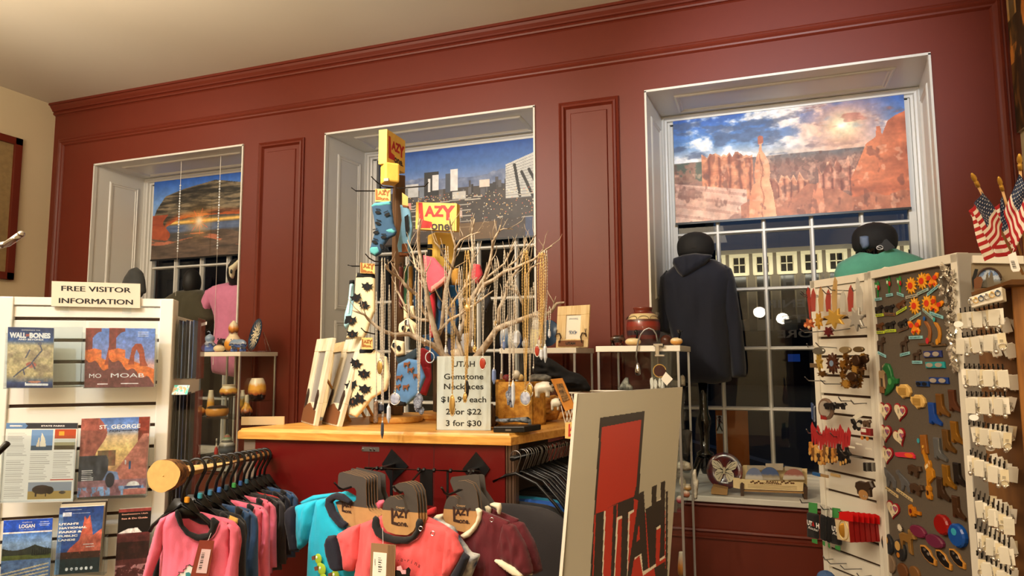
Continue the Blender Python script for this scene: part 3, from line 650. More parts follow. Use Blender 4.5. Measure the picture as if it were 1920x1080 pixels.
def c_moab():
 A = Art(90, 118).grad([(0, (92, 130, 205)), (.5, (140, 150, 205)), (.62, (226, 170, 160)), (1, (226, 170, 160))]); X, Y = A.X, A.Y; n = fbm(118, 90, 7, 5, 1, 2.5, seed=6)
 A.mix(((X < .16) | (Y < .06+.4*(.34-X)**2*8*(X < .34)) & (X < .34))*(Y < .5)*1., (120, 48, 48), (150, 70, 60), n)
 A.mix((Y > .34+.1*np.abs(X-.2)*2)*(X < .36)*(Y < .55)*1., (222, 96, 50), (240, 140, 80), n)
 A.mix((Y > .40+.3*X)*1., (226, 100, 48), (246, 150, 80), n); A.mix((Y > .50+.42*X+.04*np.sin(X*20))*1., (112, 60, 62), (132, 78, 76), n)
 A.poly([(.42, .62), (.46, .5), (.5, .34), (.58, .26), (.7, .26), (.76, .36), (.8, .55), (.86, .64), (.68, .64), (.66, .44), (.6, .36), (.56, .46), (.56, .62)], (150, 62, 44), (190, 90, 60), n)
 for y in (.07, .10, .135): A.rect(.62, y-.01, .86, y, (236, 236, 240))
 A.rect(.1, .895, .8, .902, (210, 190, 190)); A.rect(.28, .935, .66, .95, (240, 230, 230)); return A
def c_parks():
 A = Art(120, 150, (238, 236, 230)); A.rect(0, 0, 1, .075, (52, 56, 66)); A.poly([(0, .0), (.26, 0), (.3, .037), (.26, .075), (0, .075)], (100, 140, 190)); A.rect(.05, .03, .2, .045, (230, 230, 235))
 A.rect(.36, .09, .66, .35, (120, 160, 210)); A.rect(.36, .29, .66, .35, (70, 90, 110)); A.poly([(.48, .3), (.50, .12), (.55, .2), (.57, .3)], (245, 235, 215)); A.poly([(.43, .3), (.47, .16), (.475, .3)], (240, 220, 190))
 A.rect(.68, .08, .98, .2, (190, 80, 50)); A.rect(.74, .11, .82, .16, (230, 170, 60)); A.rect(.68, .21, .98, .34, (170, 165, 130)); A.rect(.68, .29, .98, .34, (90, 80, 60)); A.rect(.68, .21, .98, .25, (215, 220, 215))
 A.textlines(.03, .12, .32, .42, 14, (196, 194, 190), 1); A.textlines(.03, .46, .32, .95, 20, (196, 194, 190), 2); A.textlines(.36, .38, .64, .72, 14, (196, 194, 190), 3); A.textlines(.68, .37, .95, .70, 13, (196, 194, 190), 4); A.rect(.66, .715, .98, .728, (200, 70, 50))
 A.rect(.36, .75, .97, .96, (150, 160, 175)); A.rect(.36, .86, .97, .96, (176, 150, 92)); A.ell(.55, .84, .14, .06, (66, 54, 48)); A.ell(.66, .85, .06, .05, (50, 40, 36)); A.rect(.46, .86, .48, .93, (60, 50, 44)); A.rect(.60, .86, .62, .93, (60, 50, 44)); A.ell(.84, .88, .05, .02, (90, 80, 70)); return A
def c_george():
 A = Art(130, 160).grad([(0, (80, 118, 190)), (.15, (120, 150, 205)), (.24, (225, 190, 150)), (.4, (236, 200, 130)), (1, (150, 90, 80))]); X, Y = A.X, A.Y; n = fbm(160, 130, 7, 5, 3, 1.2, seed=16); n2 = fbm(160, 130, 8, 5, 1, 3, seed=17)
 A.mix((X < .26+.1*np.sin(Y*9)-.0+.12*Y)*(Y < .6)*1., (130, 70, 66), (200, 120, 104), n); A.mix((X > .84-.0*Y)*(Y < .4)*1., (110, 40, 34), (150, 70, 56), n2)
 A.mix((X > .92-.75*(Y-.22)*1.1)*(Y > .22)*1., (150, 84, 74), (214, 140, 122), n2); A.mix((Y > .42)*(X > .26)*(X < .52)*(Y < .62)*1., (150, 80, 66), (110, 110, 80), n)
 A.mix((X < .42)*(Y > .48)*(X < .15+.5*Y)*1., (44, 48, 58), (80, 84, 92), n); A.poly([(.42, .68), (.56, .70), (.64, .92), (.3, .9)], (90, 110, 150), (140, 160, 196), n); A.mix((Y > .8)*1., (120, 80, 84), (190, 150, 160), n); A.mix((Y > .88)*(n > .5)*1., (130, 160, 200)); A.ell(.46, .8, .07, .1, (50, 50, 60))
 A.line(.74, .58, .74, .66, .013, (40, 80, 120)); A.line(.67, .56, .67, .60, .01, (200, 190, 190)); A.textlines(.05, .66, .22, .8, 6, (200, 200, 200), 3); A.ell(.8, .885, .1, .06, (230, 225, 220)); A.rect(.68, .89, .92, .92, (70, 84, 120)); A.mix((Y > .925)*(X > .66)*1., (190, 120, 110)); return A
def c_logan():
 A = Art(90, 120).grad([(0, (40, 84, 200)), (.20, (44, 92, 210)), (.21, (70, 120, 200)), (.4, (150, 180, 220)), (1, (60, 80, 120))]); X, Y = A.X, A.Y; n = fbm(120, 90, 8, 5, 1, 2, seed=26)
 A.mix((Y > .42+.08*np.abs(np.sin(X*4+.5)))*1., (34, 44, 46), (70, 76, 60), n); A.mix((Y > .58)*1., (110, 112, 60), (70, 90, 50), n); A.mix((Y > .66)*1., (60, 90, 140), (120, 150, 190), n); A.mix((Y > .2)*(Y < .225)*1., (240, 240, 245)); 
 for k in range(5): A.line(0, .88+.05*k, .95, .74+.06*k, .012, (200, 190, 160))
 for k in range(8): x = .62+.045*k; A.poly([(x-.02, .6), (x, .42+.03*(k % 3)), (x+.02, .6)], (26, 38, 36))
 A.rect(.75, .05, .92, .06, (200, 215, 245)); A.rect(.72, .08, .94, .09, (200, 215, 245)); A.rect(.74, .11, .92, .12, (200, 215, 245)); return A
def c_lands():
 A = Art(96, 130).grad([(0, (34, 62, 128)), (.3, (60, 96, 160)), (.6, (50, 84, 150)), (1, (16, 34, 48))]); X, Y = A.X, A.Y; n = fbm(130, 96, 8, 5, 2, 1.2, seed=36)
 A.poly([(.12, .80), (.3, .62), (.5, .5), (.56, .3), (.58, .14), (.64, .2), (.7, .13), (.76, .3), (.80, .44), (1, .34), (1, .82)], (170, 70, 60), (224, 130, 104), n); A.mix((Y > .68-.0*X)*1.*(n > .3), (50, 40, 36), (90, 50, 40), n); A.mix((Y > .78)*1., (20, 44, 50), (34, 60, 66), n)
 A.mix(((X < .10+.0*Y)*(Y > .1))*.6, (130, 170, 220)); A.rect(.08, .08, .28, .14, (210, 220, 240)); A.rect(.12, .04, .5, .05, (170, 190, 220)); A.rect(.3, .09, .7, .1, (150, 170, 210))
 for k in range(6): A.ell(.27+.11*k, .93, .035, .025, (225, 230, 235))
 A.rect(.36, .93, .5, .935, (20, 44, 50)); return A
def c_guide():
 A = Art(80, 130, (20, 18, 20)); X, Y = A.X, A.Y; n = fbm(130, 80, 8, 5, 1, 2, seed=46)
 A.poly([(0, .34), (.3, .28), (.6, .27), (.75, .34)], (225, 222, 220)); A.mix((Y > .34)*1., (70, 28, 32), (130, 60, 58), n); A.mix((Y > .46)*(Y < .7)*1., (24, 16, 18), (90, 40, 40), n); A.mix((Y > .78)*(n > .5)*1., (190, 130, 130)); A.mix((Y < .05)*1., (140, 60, 56)); return A
HP = SW.off(.075)
def brochure(label, TL, TR, BL, art, titles=(), pages=.003, plane=None, extra=0):
 a, U, W = corners(plane or HP, TL, TR, BL)
 o = thing('brochure', a+W+U/2, label, 'brochure', 'visitor brochures on the slatwall')
 if 'sheet' not in label: art.rough(.22, 16, len(label)); art.rough(.14, 40, 3)
 art_panel('cover', a, U, W, art, o, .0005, .32, back=False); N = U.cross(-W).normalized()
 N = N if N.dot(SW.N) > 0 else -N
 MB().boxo(a-N*.0004, U, W, -N*pages).build('pages', M_paper, o)
 for body, u, v, h, wd, c, sp in titles:
  m = MB(); m.text(body, a+U*u+W*v, U, -W, h, 'C', wd*U.length, bold=sp); m.build('title', c, o)
 return o
T_w = M_inkw; T_k = M_ink; T_r = mat('orange_ink', (220, 110, 70), .5); T_n = mat('navy_ink', (26, 36, 60), .5); T_p = mat('pale_pink_ink', (230, 170, 150), .5); T_b=mat('pale_blue_ink',(190,215,245),.5)
brochure('brochure titled WALL OF BONES with a fossil on sand-coloured rock', (15, 613), (101, 615), (12, 727), c_bones(),
         [('EXPERIENCE THE', .5, .045, .003, .4, T_w, .01), ('WALL', .22, .13, .017, .36, T_w, .06), ('OF', .43, .13, .008, .08, T_r, .04), ('BONES', .70, .13, .017, .46, T_w, .06), ('AND BEYOND!', .5, .2, .006, .55, T_w, .04), ('DINOSAURLAND', .68, .945, .0045, .45, T_w, .04)])
brochure('travel guide titled MOAB, left one partly hidden behind its twin', (161, 615), (246, 616), (158, 727), c_moab(), [('MO', .23, .80, .0155, .26, T_w, .0)], plane=HP.off(-.006))
brochure('travel guide titled MOAB in full with a red rock arch cover', (205, 615), (291, 616), (202, 726), c_moab(), [('MOAB', .42, .80, .0155, .72, T_w, .0)], .009)
brochure('UTAH STATE PARKS information sheet with sailboat and bison photos', (12, 793), (146, 793), (1, 944), c_parks(), [('STATE PARKS', .65, .037, .005, .33, T_w, .03), ('UTAH', .15, .037, .005, .14, T_w, .03)], plane=HP.off(.01))
brochure('magazine titled ST. GEORGE with a red canyon and two hikers', (153, 785), (281, 781), (144, 933), c_george(), [('ST. GEORGE', .565, .115, .014, .6, T_w, .01), ('ZION', .485, .17, .008, .17, T_n, .03), ('National Park', .72, .165, .0065, .28, T_n, .02)], .006)
brochure('blue LOGAN brochure with a mountain lake and fallen logs', (7, 976), (99, 971), (0, 1092), c_logan(), [('explore', .48, .045, .004, .2, T_w, .0), ('LOGAN', .48, .11, .012, .32, T_w, .03), ('CACHE VALLEY', .48, .165, .003, .3, T_b, .01), ('UTAH', .1, .97, .006, .15, T_w, .03)], plane=HP.off(.02))
g = brochure("blue brochure titled UTAH'S NATIONAL PARKS & PUBLIC LANDS, tilted in its holder", (112, 952), (195, 948), (101, 1078), c_lands(), [("UTAH'S", .24, .25, .0065, .44, T_w, .05), ('NATIONAL', .34, .31, .0065, .62, T_w, .05), ('PARKS &', .29, .37, .0065, .52, T_w, .05), ('PUBLIC', .24, .43, .0065, .43, T_w, .05), ('LANDS', .22, .49, .0065, .38, T_w, .05), ('FOREVER', .72, .57, .003, .24, T_w, .03), ('MIGHTY', .76, .61, .003, .2, T_w, .03)], .008, HP.off(.035))
for k in range(3):
 a, U, W = corners(HP.off(.022-.007*k), (114+2*k, 946-3*k), (198+2*k, 942-3*k), (104, 1078))
 t = MB().boxo(a, U, W, SW.N*-.005).build('brochure', [mat('pale_page_edge', (190, 180, 160), .6), mat('dark_page_edge', (60, 54, 52), .6), mat('mid_page_edge', (150, 140, 124), .6)][k])
 tag(t, ['beige edged leaflet directly behind the tilted blue UTAH brochure', 'dark leaflet second behind the tilted blue UTAH brochure', 'rearmost leaflet in the stack with the tilted blue UTAH brochure'][k], 'brochure', 'visitor brochures on the slatwall')
brochure('dark red brochure reading Southeastern Utah See & Do Guide', (223, 955), (284, 951), (214, 1092), c_guide(), [('Southeastern Utah', .5, .075, .0045, .8, T_p, .02), ('See & Do Guide', .5, .135, .0055, .8, T_p, .03)], plane=HP.off(.0))
def acr(label, x0, y0, x1, y1, d=.03, plane=None, half=False):
 p = plane or HP.off(.008); a = p.at(x0, y0); b = p.at(x1, y0); c = p.at(x0-(y1-y0)*.045, y1); U = b-a; W = c-a
 o = thing('acrylic_holder', c+U/2, label, 'brochure holder', 'clear brochure holders'); m = MB()
 top = .12 if not half else .3
 m.boxo(a+W*top, U, W*(1-top), SW.N*.0025); m.boxo(c, U, -SW.N*d, ZU*.003); m.boxo(a+W*.2, W*.8, -SW.N*d, U.normalized()*.0025); m.boxo(a+W*.2+U, W*.8, -SW.N*d, -U.normalized()*.0025); m.boxo(a-SW.N*d, U, W, SW.N*.0025)
 m.build('pocket', M_acr, o); return o
acr('clear holder around the WALL OF BONES brochure, half empty', 12, 598, 156, 729)
acr('clear holder around the two MOAB guides', 162, 602, 293, 728)
acr('clear holder around the STATE PARKS sheet', 5, 800, 142, 942, plane=HP.off(.018))
acr('clear holder around the ST. GEORGE magazine', 152, 790, 278, 936)
acr('clear holder around the blue LOGAN brochure', 4, 1000, 100, 1090, plane=HP.off(.028))
acr("clear tilted holder around the NATIONAL PARKS & PUBLIC LANDS brochure", 108, 990, 199, 1080, plane=HP.off(.043))
acr('clear holder around the Southeastern Utah guide', 220, 990, 285, 1090)
def siderack(label, py0, py1, cols, tilt=0):
 p0 = swp(swW+.004, -.03, 0); zt = SW.at(330, py0).z; zb = SW.at(330, py1).z
 o = thing('side_leaflet_rack', p0+ZU*zb, label, 'brochure rack'); m = MB()
 m.boxo(p0+ZU*zb, SW.U*.075, BK*.16, ZU*.003); m.boxo(p0+ZU*zb+SW.U*.075, BK*.16, SW.U*.0025, ZU*(zt-zb)); m.boxo(p0+ZU*zb, BK*.002, SW.U*.075, ZU*(zt-zb)*.9); m.build('pocket', M_acr, o)
 for k, c in enumerate(cols):
  q = p0+SW.U*(.008+.0125*k)-SW.N*.01+ZU*(zb+.004)
  t = MB().boxo(q, BK*.14, SW.U*.003, ZU*(zt-zb-.012-.003*(k % 2))).build('leaflet', mat('leaflet_ink_%d_%d_%d' % c, c, .35))
  tag(t, '%s leaflet seen edge-on in the %s, %s from its left' % (cn[c], 'upper side rack' if tilt == 0 else 'lower side rack', ['first', 'second', 'third', 'fourth', 'fifth'][k]), 'brochure', 'leaflets in the side racks')
cn = {(60, 62, 74): 'dark grey', (90, 110, 150): 'slate blue', (40, 46, 70): 'navy', (150, 150, 160): 'pale grey', (70, 90, 130): 'blue', (44, 40, 44): 'charcoal', (120, 120, 132): 'grey', (36, 50, 90): 'deep blue', (90, 76, 80): 'mauve grey', (30, 32, 40): 'near black'}
siderack('clear side rack with upright leaflets on the fixture, upper of the two', 595, 712, [(60, 62, 74), (90, 110, 150), (40, 46, 70), (150, 150, 160), (70, 90, 130)])
siderack('clear side rack with upright leaflets on the fixture, lower of the two', 735, 1090, [(44, 40, 44), (120, 120, 132), (36, 50, 90), (90, 76, 80), (30, 32, 40)], 1)
a, U, W = corners(SW.off(-.005), (327, 722), (356, 722), (325, 739)); A = Art(40, 22).grad([(0, (210, 225, 225)), (1, (190, 205, 205))]); A.mix((fbm(22, 40, 9, 3, seed=8) > .55)*1., (90, 190, 180)); A.mix((fbm(22, 40, 9, 3, seed=9) > .6)*1., (190, 160, 110))
t = art_panel('brochure', a, U, W-SW.N*-.03, A, None, .002, .3); tag(t, 'small white and teal leaflet sticking out above the lower side rack', 'brochure')
o = thing('chrome_waterfall_arm', aD(-40, 470, 1.2), 'shiny bent chrome hanging arm entering from the left edge', 'hook')
MB().tube([aD(-60, 460, 1.15), aD(0, 460, 1.2), aD(14, 457, 1.2), aD(24, 450, 1.2), aD(39, 440, 1.2)], .0058, 12).build('arm', M_chrome, o, smooth=True)
MB().ell(aD(39.5, 439.5, 1.2), .0062, .0062, .0062).build('end_cap', M_chrome, o, smooth=True)
o = MB().tube([aD(-60, 880, 1.2), aD(-5, 850, 1.2), aD(14, 831, 1.2)], .0055, 10).build('black_rail_end', M_black, smooth=True); tag(o, 'tip of a black metal hook at the left edge over the STATE PARKS sheet', 'hook')
# ================================================================ display cases
def case(label, x0, x1, y0, y1, zt, shelves, zb=.12):
 o = thing('glass_display_case', ((x0+x1)/2, (y0+y1)/2, 0), label, 'display case')
 MB().box(x0, y0, zt-.03, x1, y1, zt).build('top_board', M_white, o, bevel=.002)
 MB().box(x0, y0, 0, x1, y1, zb).build('base_cabinet', M_white, o, bevel=.002)
 e = .006
 for x in (x0+.012, x1-.012):
  for y in (y0+.012, y1-.012): MB().box(x-e, y-e, zb, x+e, y+e, zt-.03).build('corner_post', mat('satin_aluminium', (190, 192, 196), .3, .9), o)
 m = MB(); k = .018
 for (a, b) in (((x0+k, y0+.012), (x1-k, y0+.012)), ((x1-.012, y0+k), (x1-.012, y1-k)), ((x0+.012, y0+k), (x0+.012, y1-k))): m.add([(a[0], a[1], zb), (b[0], b[1], zb), (b[0], b[1], zt-.031), (a[0], a[1], zt-.031)], [(0, 1, 2, 3)])
 m.build('glass_side', M_glass, o)
 for z in shelves: MB().box(x0+.02, y0+.02, z-.005, x1-.02, y1-.02, z).build('glass_shelf', M_acr, o)
 return o
C1 = (-3.778, -3.318, 3.80, 4.19); C2 = (-1.40, -.949, 3.70, 4.14); C3 = (-.816, -.379, 3.6, 4.17)
zs1 = aY(400, 783, 3.86).z; zs2 = aY(400, 857, 3.86).z
case('glass display case of pottery by the left window', *C1, 1.595, [zs1, zs2])
case('glass display case behind the wooden counter, with a photo frame on top', *C2, 1.60, [1.2])
z31 = aY(1200, 729, 3.7).z; z32 = aY(1290, 833, 3.7).z; z33 = aY(1290, 955, 3.7).z
case('glass display case with the large striped vase on top', *C3, 1.605, [z31, z32, z33])
zr = aY(480, 751, 3.95).z; zr2 = aY(428, 744, 3.95).z
for (px, z, lab) in ((481, zr, 'clear riser under the barrel vase in the left case'), (428, zr2, 'clear riser under the squat bowl in the left case')):
 P = aY(px, 750, 3.95); m = MB(); m.box(P.x-.075, 3.9, z-.004, P.x+.075, 4.04, z); m.box(P.x-.075, 3.9, zs1, P.x-.071, 4.04, z); m.box(P.x+.071, 3.9, zs1, P.x+.075, 4.04, z); t = m.build('acrylic_riser', M_acr); tag(t, lab, 'riser')
PROF = {
 'vase': [(.5, 0), (.62, .02), (.85, .25), (1, .5), (.92, .72), (.6, .88), (.5, .93), (.62, 1), (.55, .99), (.45, .92), (.1, .85)],
 'globe': [(.35, 0), (.6, .05), (.9, .25), (1, .5), (.88, .75), (.55, .92), (.3, .98), (.28, 1), (.2, .98), (.05, .9)],
 'squat': [(.4, 0), (.75, .08), (1, .35), (.95, .55), (.6, .75), (.28, .82), (.22, .9), (.34, 1), (.26, .99), (.1, .9)],
 'gourd': [(.5, 0), (.85, .06), (1, .22), (.9, .38), (.58, .5), (.42, .56), (.5, .62), (.6, .74), (.5, .88), (.22, .95), (.12, 1), (.05, 1)],
 'gourd2': [(.5, 0), (.85, .06), (1, .22), (.88, .36), (.5, .5), (.36, .62), (.32, .8), (.36, .92), (.32, 1), (.2, .99), (.05, .8)],
 'tall': [(.85, 0), (1, .04), (1, .3), (.85, .65), (.62, .92), (.6, 1), (.5, .99), (.1, .9)],
 'bowl': [(.5, 0), (.85, .12), (1, .4), (.88, .62), (.66, .8), (.62, .88), (.8, 1), (.72, .98), (.5, .85), (.1, .7)],
 'disc': [(.6, 0), (.9, .1), (1, .4), (.98, .75), (.8, .92), (.55, 1), (.1, 1)],
 'barrel': [(.72, 0), (.9, .04), (1, .3), (1, .5), (.92, .75), (.7, .94), (.62, 1), (.55, .98), (.1, .95)],
 'jar': [(.62, 0), (.75, .02), (.93, .2), (1, .45), (.96, .65), (.78, .82), (.55, .87), (.5, .88), (.52, .93), (.58, 1), (.5, 1), (.44, .92), (.1, .9)],
}
def pot(name, label, kind, x0, x1, yt, yb, y, m, zfix=None, cat='pot', group=None, n=24):
 P = aY((x0+x1)/2, yb, y); d = (P-CAM).dot(FW); r = (x1-x0)/2*d/FPX; h = (yb-yt)*d/FPX
 if zfix is not None: P.z = zfix
 b = MB().lathe([(a*r, c*h) for a, c in PROF[kind]], P, n); o = b.build(name, m, None, True, loc=P, subsurf=1); tag(o, label, cat, group); return o, P, r, h
YL = (236, 176, 70); DK = (60, 36, 28); IV = (236, 226, 200)
m_sw1 = bands('southwest_glaze', [(0, DK), (.22, DK), (.3, (170, 90, 50)), (.42, YL), (.62, YL), (.72, IV), (1, IV)], .25, .14, 5, .4)
m_sw2 = bands('amber_glaze', [(0, (50, 30, 26)), (.3, (80, 44, 30)), (.45, (196, 110, 40)), (.8, (226, 160, 70)), (1, (240, 226, 200))], .25, .1, 6, .4)
m_blue = bands('blue_marbled_glaze', [(0, (110, 140, 210)), (.25, (80, 110, 200)), (.4, (40, 56, 90)), (.5, (170, 180, 200)), (.7, (120, 150, 190)), (1, (150, 170, 200))], .25, .2, 6, .4)
m_bei = bands('beige_banded_glaze', [(0, (190, 170, 140)), (.2, (120, 84, 60)), (.35, (214, 196, 168)), (.5, (120, 96, 80)), (.6, (196, 186, 170)), (.8, (150, 140, 126)), (1, (206, 190, 160))], .4, .06, 4)
G1 = 'pottery in the left display case'; zc = 1.596
pot('banded_vase', 'beige banded vase on the left case top, beside the leaflet racks', 'vase', 353, 374, 619, 660, 3.9, m_bei, zc, 'vase')
o, P, r, h = pot('double_bowl', 'blue marbled double pot with a bent stem on the left case', 'gourd', 377, 408, 626, 660, 3.9, m_blue, zc)
t = MB().tube([P+ZU*h*.97, P+Vector((0, 0, h+.012)), P+Vector((-.012, 0, h+.02)), P+Vector((-.025, 0, h+.015))], .003, 6).build('stem', m_blue, o, True)
pot('small_pot', 'small cream pot with dark stem in front on the left case', 'squat', 400, 422, 643, 659, 3.86, bands('cream_glaze', [(0, (180, 130, 70)), (.2, (226, 208, 170)), (.7, (232, 216, 180)), (.85, (90, 50, 40)), (1, (60, 36, 30))], .4, .05), zc)
pot('double_gourd', 'tall amber and ivory double gourd pot on the left case', 'gourd', 420, 453, 598, 657, 4.0, bands('gourd_glaze', [(0, DK), (.1, (190, 120, 40)), (.3, (232, 160, 50)), (.42, (236, 220, 190)), (.55, (236, 220, 190)), (.62, (90, 40, 34)), (.75, (220, 140, 50)), (.88, IV), (1, IV)], .25, .06, 6, .4), zc)
def bearish(name, label, x0, x1, yt, yb, y, m, zfix, left=True, cat='figurine', legs=4, hump=.0):
 P = aY((x0+x1)/2, yb, y); d = (P-CAM).dot(FW); L = (x1-x0)*d/FPX; H = (yb-yt)*d/FPX; P.z = zfix; s = -1 if left else 1
 o = thing(name, P, label, cat); b = MB()
 rings = []
 for t, rz, cz in ((-.5, .10, .55), (-.44, .28, .58), (-.25, .40, .62), (0, .36, .62+hump), (.2, .34, .66+hump), (.32, .26, .66), (.42, .20, .62), (.5, .10, .52)):
  rings.append([P+Vector((s*t*L, cos(a)*rz*H*.62, (cz+sin(a)*rz*.9)*H)) for a in [2*pi*k/12 for k in range(12)]])
 b.loft(rings)
 b.build('body', m, o, True, subsurf=1)
 lg = MB()
 for t in (-.34, .18):
  for sy in (-1, 1): lg.tube([P+Vector((s*t*L, sy*H*.16, H*.5)), P+Vector((s*(t+.02)*L, sy*H*.17, H*.2)), P+Vector((s*(t+.04)*L, sy*H*.17, 0.003))], [H*.17, H*.13, H*.12], 8)
 lg.build('legs', m, o, True)
 e = MB()
 for sy in (-1, 1): e.ell(P+Vector((s*.30*L, sy*H*.14, H*.92)), H*.06, H*.04, H*.07, n=8, m=5)
 e.build('ears', m, o, True); return o
bearish('bear_figurine', 'blue marbled bear figurine in front of the sun plate', 425, 465, 634, 659, 3.86, m_blue, zc)
bearish('dark_bear_figurine', 'small dark figurine between the blue pot and the amber gourd', 405, 427, 632, 659, 4.05, mat('dark_glaze', (40, 36, 38), .3), zc)
P = aY(480, 629, 3.97); d = (P-CAM).dot(FW); R0 = 31*d/FPX
o = thing('sun_plate', Vector((P.x, 3.97, zc)), 'round blue plate with a white sun spiral on a wire stand', 'plate')
nrm = Vector((-.52, -.80, .22)).normalized(); pr = [(0.02, 0), (R0*.6, .0), (R0*.92, .008), (R0, .016), (R0*.99, .020), (R0*.9, .012), (R0*.6, .004), (.001, .003)]
PC = Vector((P.x+.01, 3.97, zc+R0*.97+.004)); MB().lathe(pr, PC, 40, nrm).build('dish', mat('blue_plate_glaze', (30, 62, 96), .25, var=.35, vs=18, coat=.4), o, True)
x, y_ = orient(nrm); b = MB(); C0 = PC+nrm*.009
for k in range(16):
 a0 = 2*pi*k/16; pts = []
 for t, wv, wd in ((.30, 0, .085), (.5, .1, .07), (.7, -.1, .05), (.9, .06, .004)):
  pts.append((t, a0+wv*.9, wd))
 Lp = [C0+x*(cos(a-w/t*.7)*t*R0)+y_*(sin(a-w/t*.7)*t*R0)+nrm*.004*t for t, a, w in pts]; Rp = [C0+x*(cos(a+w/t*.7)*t*R0)+y_*(sin(a+w/t*.7)*t*R0)+nrm*.004*t for t, a, w in pts]
 b.add(Lp+Rp, [(i, i+1, 5+i, 4+i) for i in range(3)])
sp = [C0+x*(cos(t*.55)*t*.0105*R0)+y_*(sin(t*.55)*t*.0105*R0)+nrm*.001 for t in range(2, 27)]; b.tube(sp, R0*.028, 5); b.build('sun_motif', mat('ivory_glaze', IV, .4), o)
b = MB(); b.tube([PC+x*R0*.5-ZU*R0*1.0, Vector((PC.x+.05, 3.93, zc+.003)), Vector((PC.x+.07, 4.03, zc+.003)), PC+ZU*.02+Vector((.03, .03, 0))], .002, 5); b.tube([Vector((PC.x-.04, 3.92, zc+.02)), Vector((PC.x-.04, 3.94, zc+.003)), Vector((PC.x+.02, 4.05, zc+.003)), PC+ZU*.02+Vector((.02, .035, 0))], .002, 5); b.build('wire_stand', M_chrome, o)
pot('small_gourd', 'smallest amber gourd on the left end of the upper case shelf', 'squat', 364, 386, 761, 782, 3.9, m_sw2, zs1)
pot('tall_vase', 'slim tapering amber vase on the upper shelf of the left case', 'tall', 387, 401, 734, 781, 4.02, bands('amber_taper', [(0, DK), (.15, (190, 110, 50)), (.5, YL), (.75, IV), (1, IV)], .25, .1), zs1, 'vase')
pot('canteen_pot', 'low wide amber pot with dark top in the left case', 'disc', 386, 428, 761, 782, 3.92, bands('amber_canteen', [(0, DK), (.15, (200, 130, 50)), (.7, (226, 160, 70)), (.8, (40, 30, 28)), (1, (36, 28, 26))], .3, .08, 5), zs1)
pot('flared_bowl', 'squat flared southwest bowl on the left case riser', 'bowl', 411, 446, 721, 744, 3.96, m_sw1, zr2, 'bowl')
pot('flask_vase', 'slender ivory and amber flask behind the gourd in the left case', 'vase', 447, 460, 733, 781, 4.05, m_sw1, zs1, 'vase')
pot('gourd_vase', 'double gourd vase, ivory fading to brown, in the left case', 'gourd2', 450, 474, 738, 781, 3.92, m_sw1, zs1, 'vase')
pot('barrel_vase', 'large barrel vase with dark foot on the glass riser', 'barrel', 465, 498, 709, 751, 3.97, bands('barrel_glaze', [(0, (30, 22, 22)), (.24, (34, 24, 22)), (.3, (170, 90, 50)), (.5, YL), (.66, YL), (.8, IV), (1, IV)], .25, .12, 5, .4), zr, 'vase')
o, P, r, h = pot('lidded_pot', 'dark glazed lidded pot with white rings on the lower shelf', 'globe', 409, 441, 822, 852, 3.95, bands('dark_pot_glaze', [(0, (40, 44, 52)), (.4, (90, 100, 112)), (.6, (50, 54, 60)), (.8, (210, 205, 195)), (.86, (40, 40, 44)), (1, (200, 200, 190))], .25, .04, 4), zs2)
MB().lathe([(r*.62, h*.95), (r*.5, h*1.05), (r*.2, h*1.28), (r*.05, h*1.32)], P, 16).build('lid', bands('lid_glaze', [(0, (220, 215, 200)), (.4, (90, 140, 100)), (.7, (190, 90, 90)), (1, (120, 160, 120))], .3, .2), o, True)
pot('dark_ball_vase', 'dark round vase at the left end of the lower shelf', 'globe', 358, 372, 838, 861, 3.87, mat('dark_glaze', (40, 36, 38), .3), zs2, 'vase')
pot('tiny_figurine', 'tiny red and white painted figurine on the lower shelf', 'gourd2', 401, 409, 824, 857, 3.9, bands('tiny_figure_paint', [(0, (150, 120, 60)), (.15, (170, 30, 30)), (.5, (170, 40, 36)), (.6, (230, 220, 200)), (.8, (60, 60, 60)), (1, (230, 230, 220))], .4, .03), zs2, 'figurine')
